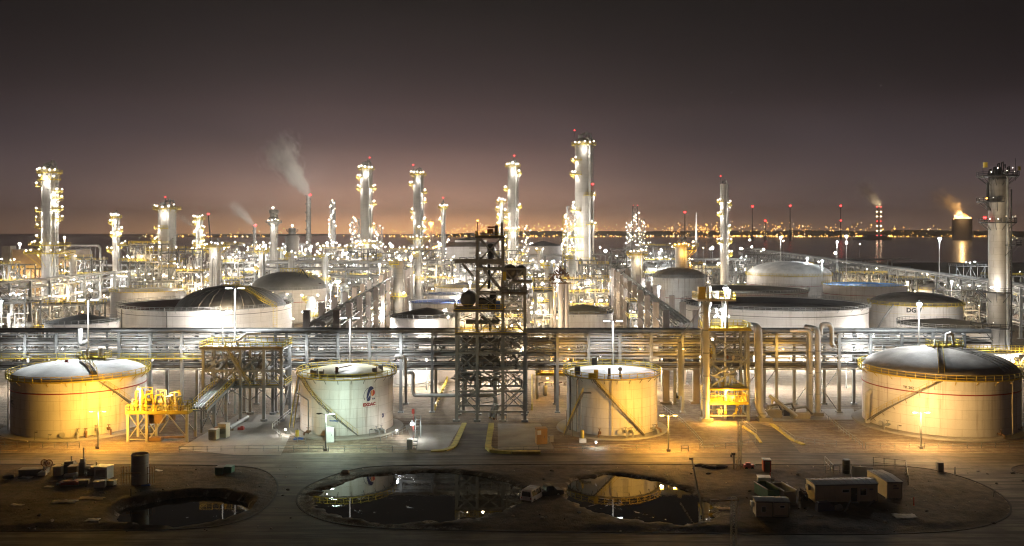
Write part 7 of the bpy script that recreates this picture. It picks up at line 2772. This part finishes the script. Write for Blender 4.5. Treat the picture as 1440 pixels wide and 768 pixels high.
SC = [  # scrap pieces: name, label, x, y, kind
    ('dumpster', 'low dark container lying behind the hose reel', 48, 668, 'bin', (4.2, 1.6, .8), 'dark'),
    ('generator', 'small white engine on a base beside the dark container', 60, 671, 'gen', (1.1, .8, .8), 'white'),
    ('crate', 'pale crate at the start of the scrap row', 82, 670, 'bin', (1.3, 1.2, 1.5), 'cream'),
    ('generator', 'tall dark machine in the scrap row, with tan top', 97, 667, 'gen', (2., 1.4, 2.0), 'dark'),
    ('crate', 'open tan crate in the middle of the scrap row', 104, 671, 'bin', (1.4, 1.4, 1.5), 'tan'),
    ('control_cabinet', 'narrow grey cabinet with upright flue in the scrap row', 116, 669, 'gen', (.9, .9, 2.6), 'steel'),
    ('fuel_tank', 'pale drum on a cradle in the scrap row', 127, 668, 'drum', (2.2, .6, 1), 'cladw'),
    ('fuel_tank', 'rusty drum lying before the grey cabinet', 100, 677, 'drum', (1.8, .4, 1), 'cladw'),
    ('generator', 'dark machine beside the white louvred box', 133, 671, 'gen', (1.6, 1.4, 1.4), 'column_d'),
    ('compressor', 'white louvred box, biggest pale box of the scrap row', 146, 675, 'bin', (2.3, 1.7, 2.0), 'white'),
    ('trailer', 'red low trailer frame in front of the scrap row', 98, 684, 'gen', (2.8, 1.3, .7), 'redband'),
    ('pallet', 'dark pallet with white lid before the scrap row', 116, 682, 'bin', (2., 1.2, .5), 'dark'),
    ('pallet', 'white sided trough at the end of the scrap row', 141, 688, 'bin', (1.6, 1., 1.0), 'cladw'),
    ('pallet', 'low pale crate beyond the white trough', 154, 684, 'bin', (1.8, 1., .7), 'cream'),
    ('pipe_stub', 'broken black pipes near the edge of the yard', 12, 676, 'drum', (1.6, .3, 1), 'black'),
]
for nm, lb, x, y, kd, (sx, sy, sz), m_ in SC:
    p = gd(x, y)
    p.z = max(0, ground_z(p.x, p.y))
    rz = rnd.uniform(-.25, .25)
    if kd == 'bin':
        boxthing(nm, lb, nm.replace('_', ' '), p, sx, sy, sz, m_, rz, legs=sz > .9, roof='white' if rnd.random() < .3 else m_, louv=sz > 1.6)
    elif kd == 'gen':
        t = thing(nm, lb, nm.replace('_', ' '), p, None, rz)
        mb = MB()
        mb.box(-sx / 2, -sy / 2, .12, sx / 2, sy / 2, sz * .8)
        mb.box(-sx * .3, -sy * .4, sz * .8, sx * .4, sy * .4, sz)
        mb.build('body', m_, t)
        mb = MB()
        mb.box(-sx * .55, -sy / 2, 0, sx * .55, -sy * .3, .12)
        mb.box(-sx * .55, sy * .3, 0, sx * .55, sy / 2, .12)
        mb.build('skid', 'dark', t)
        mb = MB()
        mb.tube((sx * .2, 0, sz), (sx * .2, 0, sz + .8 + (1. if sz > 2.4 else 0)), .12, 8)
        mb.path([(-sx * .4, -sy * .5, sz * .5), (-sx * .6, -sy * .6, sz * .6), (-sx * .6, -sy * .6, .1)], .07, 6)
        mb.build('exhaust', 'steel', t)
    else:
        t = thing(nm, lb, nm.replace('_', ' '), p, None, rz)
        mb = MB()
        mb.drum((-sx / 2, 0, sy + .1), (sx / 2, 0, sy + .25), sy, 12)
        mb.build('drum', m_, t, True)
        mb = MB()
        for a in (-sx * .3, sx * .3):
            mb.box(a - .1, -sy * .8, 0, a + .1, sy * .8, sy * .5)
        mb.build('cradle', 'dark', t)
# crumpled sheets on the dirt
for x, y, sx, sy, m_, lb in ((90, 708, 3.6, 1.5, 'cloth', 'crumpled pale sheet with a torn edge beside the tan boards'), (128, 703, 3.6, 1.2, 'tan', 'row of tan boards lying next to the crumpled sheet'), (130, 734, 1.8, 1.2, 'cloth', 'small bright white sheet alone near the bottom road'),
                             (37, 673, 2., 1.1, 'cloth', 'flat pale panel near the hose reel'), (75, 680, 1.2, .7, 'tan', 'tan scrap of board before the scrap row'), (68, 687, 1.4, .8, 'cloth', 'pale scrap of sheet below the tan scrap'), (24, 712, 1.8, 1., 'concrete', 'grey slab fragment by the yard edge'),
                             (1272, 729, 3., 1.8, 'cloth', 'flat pale panel on the dirt in front of the narrow cabin'), (1018, 716, 2., 1.3, 'tan', 'tan sheet caught on the pond bank near the mast'), (12, 634, 3., .6, 'tan', 'long pale board lying on the road by the orange lit tank'),
                             (223, 664, 1.2, .6, 'cloth', 'small white slab beside the dark upright tank'), (1138, 730, .8, .6, 'cloth', 'small pale scrap before the long trailer')):
    p = gd(x, y)
    mb = MB()
    k1, k2 = 12, 6
    vs_ = []
    g0 = random.Random(int(x))
    for j in range(k2 + 1):
        for i in range(k1 + 1):
            u, v = i / k1 - .5, j / k2 - .5
            e = 1 + .25 * noise.noise((x + u * 4, v * 4, 1))
            xx, yy = u * sx * e, v * sy * e
            zz = (.12 if m_ == 'cloth' else .06) + .10 * noise.noise((xx * 2.2 + x, yy * 2.2, 2))
            vs_.append((xx, yy, zz + max(0., ground_z(p.x + xx, p.y + yy))))
    mb.add(vs_, [(j * (k1 + 1) + i, j * (k1 + 1) + i + 1, (j + 1) * (k1 + 1) + i + 1, (j + 1) * (k1 + 1) + i) for j in range(k2) for i in range(k1)])
    o = mb.build('sheet', m_, None, True)
    md = o.modifiers.new('thick', 'SOLIDIFY')
    md.thickness = .05
    o.location = p
    tag(o, lb, 'sheet')
# stones and litter
g_ = random.Random(77)
k = 0
stone = []
for q in range(3):
    mb = MB()
    mb.ball((0, 0, 0), 1, 7, 5)
    mb.v = [tuple(c_ * (1 + .3 * noise.noise((v[0] * 1.3 + q * 5, v[1] * 1.3, v[2] * 1.3))) for c_ in v) for v in mb.v]
    stone.append(mb.mesh('stone', ['concrete', 'brick', 'kerb'][q]))
while k < 160:
    x, y = g_.uniform(0, 1440), g_.uniform(655, 748)
    p = gd(x, y)
    if pond(p.x, p.y)[0] < 1.25:
        continue
    s_ = g_.uniform(.05, .16) if k > 40 else g_.uniform(.15, .32)
    o = link('stone', g_.choice(stone), None, (p.x, p.y, ground_z(p.x, p.y) + s_ * .3))
    o.scale = (s_ * g_.uniform(.8, 1.6), s_, s_ * .7)
    o.rotation_euler = (0, 0, g_.uniform(0, 3))
    tag(o, 'small loose stone on the dark dirt of the yard', 'stone', 'loose stones on the dirt')
    k += 1
# rocks heaped at the ends of the rack footings
for x, y, lb in ((355, 663, 'boulder by the track'),):
    pass
# ---- poles and masts in the yard
lattice('slim lattice mast standing between the sodium path and the road kerb', 1040, 590, 151.5, 4.2, lamps=(), mat='steel', taper=1., step=.9)
t = lattice('yellowish lattice mast at the bottom edge, before the small white huts', 1032, 700, 110.5, 7, mat='cream', taper=1., step=.9)
mb = MB()
zt = zat(703, 110.5)
mb.bar((-2.8, 0, zt - .2), (.6, 0, zt), .16)
mb.cbox((-2.4, 0, zt - .1), 1., .5, .3)
mb.build('arm', 'tan', t)
t = thing('leaning_pole', 'dark pole with lamp head, leaning at the edge of the pale reflecting pond', 'pole', gd(991, 736))
q = at(973, 645, 128) - gd(991, 736)
mb = MB()
mb.tube((0, 0, -.2), (q.x, q.y, q.z), .11, 8)
mb.build('pole', 'dark', t)
mb = MB()
mb.cbox((q.x - .1, q.y, q.z), .5, .3, .3, .4)
mb.build('lamp_head', 'dark', t)
mb = MB()
mb.cbox((.4, 0, .1), 1.6, .6, .25)
mb.build('footing', 'concrete', t)
t = thing('camera_post', 'short dark post with camera head beside the road kerb', 'post', gd(1032, 661))
mb = MB()
mb.tube((0, 0, 0), (0, 0, 2.6), .13, 8)
mb.build('post', 'dark', t)
mb = MB()
mb.cbox((-.1, 0, 2.7), .6, .4, .4)
mb.tube((-.45, 0, 2.2), (-.45, 0, 2.6), .12, 6)
mb.build('camera', 'black', t)
fence('dark stake rail beside the camera post', [gd(1036, 661), gd(1041, 661)], 1, 1.7, .08, 'dark')
t = thing('machine', 'orange red machine by the road kerb near the camera post', 'machine', gd(1053, 660))
mb = MB()
mb.box(-.8, -.4, .25, .8, .5, .8)
mb.box(-.5, -.3, .8, .3, .4, 1.1)
mb.build('body', 'red', t)
mb = MB()
for a in (-.5, .5):
    mb.tube((a, -.5, .25), (a, .6, .25), .25, 10)
mb.build('wheel', 'tyre', t)
for x, y, lb in ((985, 657, 'dark rock first in the row by the kerb'), (993, 659, 'longest dark rock in the row by the kerb'), (1000, 660, 'squat dark rock in the row by the kerb'), (1013, 659, 'dark rock nearest the camera post'), (486, 666, 'pale boulder beside the emblem reflecting pond')):
    o = link('rock', stone[0 if x == 486 else 2], None, gd(x, y) + Vector((0, 0, .25)))
    o.scale = (.8 + (x % 3) * .2, .5, .45)
    tag(o, lb, 'rock')
for x, y, c_, lb in ((1083, 676, 'red', 'red cone behind the white generator box'), (1285, 712, 'red', 'red and white post on the dirt before the track bend'), (1343, 668, 'dark', 'leaning dark post at the track bend'), (1322, 662, 'concrete', 'grey marker block on the kerb at the track bend'), (184, 700, 'black', 'short black stake before the dark upright tank'), (1397, 700, 'dark', 'short dark stake at the far end of the yard')):
    t = thing('marker_post', lb, 'post', gd(x, y))
    mb = MB()
    if c_ == 'concrete':
        mb.box(-.45, -.3, 0, .45, .3, 1.4)
    else:
        mb.lathe([(.2, 0), (.2, .1), (.1, .15), (.07, 1.3), (.01, 1.32)], 8)
    mb.build('post', c_, t)
    mb = MB()
    mb.lathe([(.28, 0), (.28, .08), (.01, .09)], 8)
    mb.build('foot', 'black', t)
t = thing('cable_roll', 'yellow ringed cable roll standing on the sand behind the flat roofed tank', 'cable roll', gd(951, 562))
mb = MB()
for s_ in (-.5, .5):
    mb.tube((s_ - .08, 0, 1), (s_ + .08, 0, 1), 1., 18)
mb.build('flange', 'yellow', t)
mb = MB()
mb.tube((-.45, 0, 1), (.45, 0, 1), .7, 18)
mb.build('cable', 'black', t)
for q in range(16):
    x, y = rnd.uniform(780, 1000), rnd.uniform(524, 560)
    p = gd(x, y)
    if q % 4 == 0:
        boxthing('yard_crate', ['pale crate on the sand behind the flat roofed tank', 'yellow crate beside the sand track under the rack', 'tan crate by the orange lit pump frame', 'grey crate at the foot of a rack column'][q // 4], 'crate', p, 2.4, 1.6, 1.2, ['cream', 'yellow', 'tan', 'concrete'][q // 4], rnd.uniform(-.5, .5))

# ================================================================== air
HAZE = True
if HAZE:
    m_, n, out = new_mat('night_haze')
    v = n('ShaderNodeVolumePrincipled', {'Color': (.92, .88, .84, 1), 'Density': .0001, 'Anisotropy': .45})
    n.t.links.new(v.outputs[0], out.inputs['Volume'])
    m_.cycles.homogeneous_volume = True
    mb = MB()
    mb.box(-8200, -210, -6, 8200, 9900, 262)
    hz = tag(mb.build('haze', m_), 'thin night haze lying over the plant and the water', 'haze', None, 'stuff')
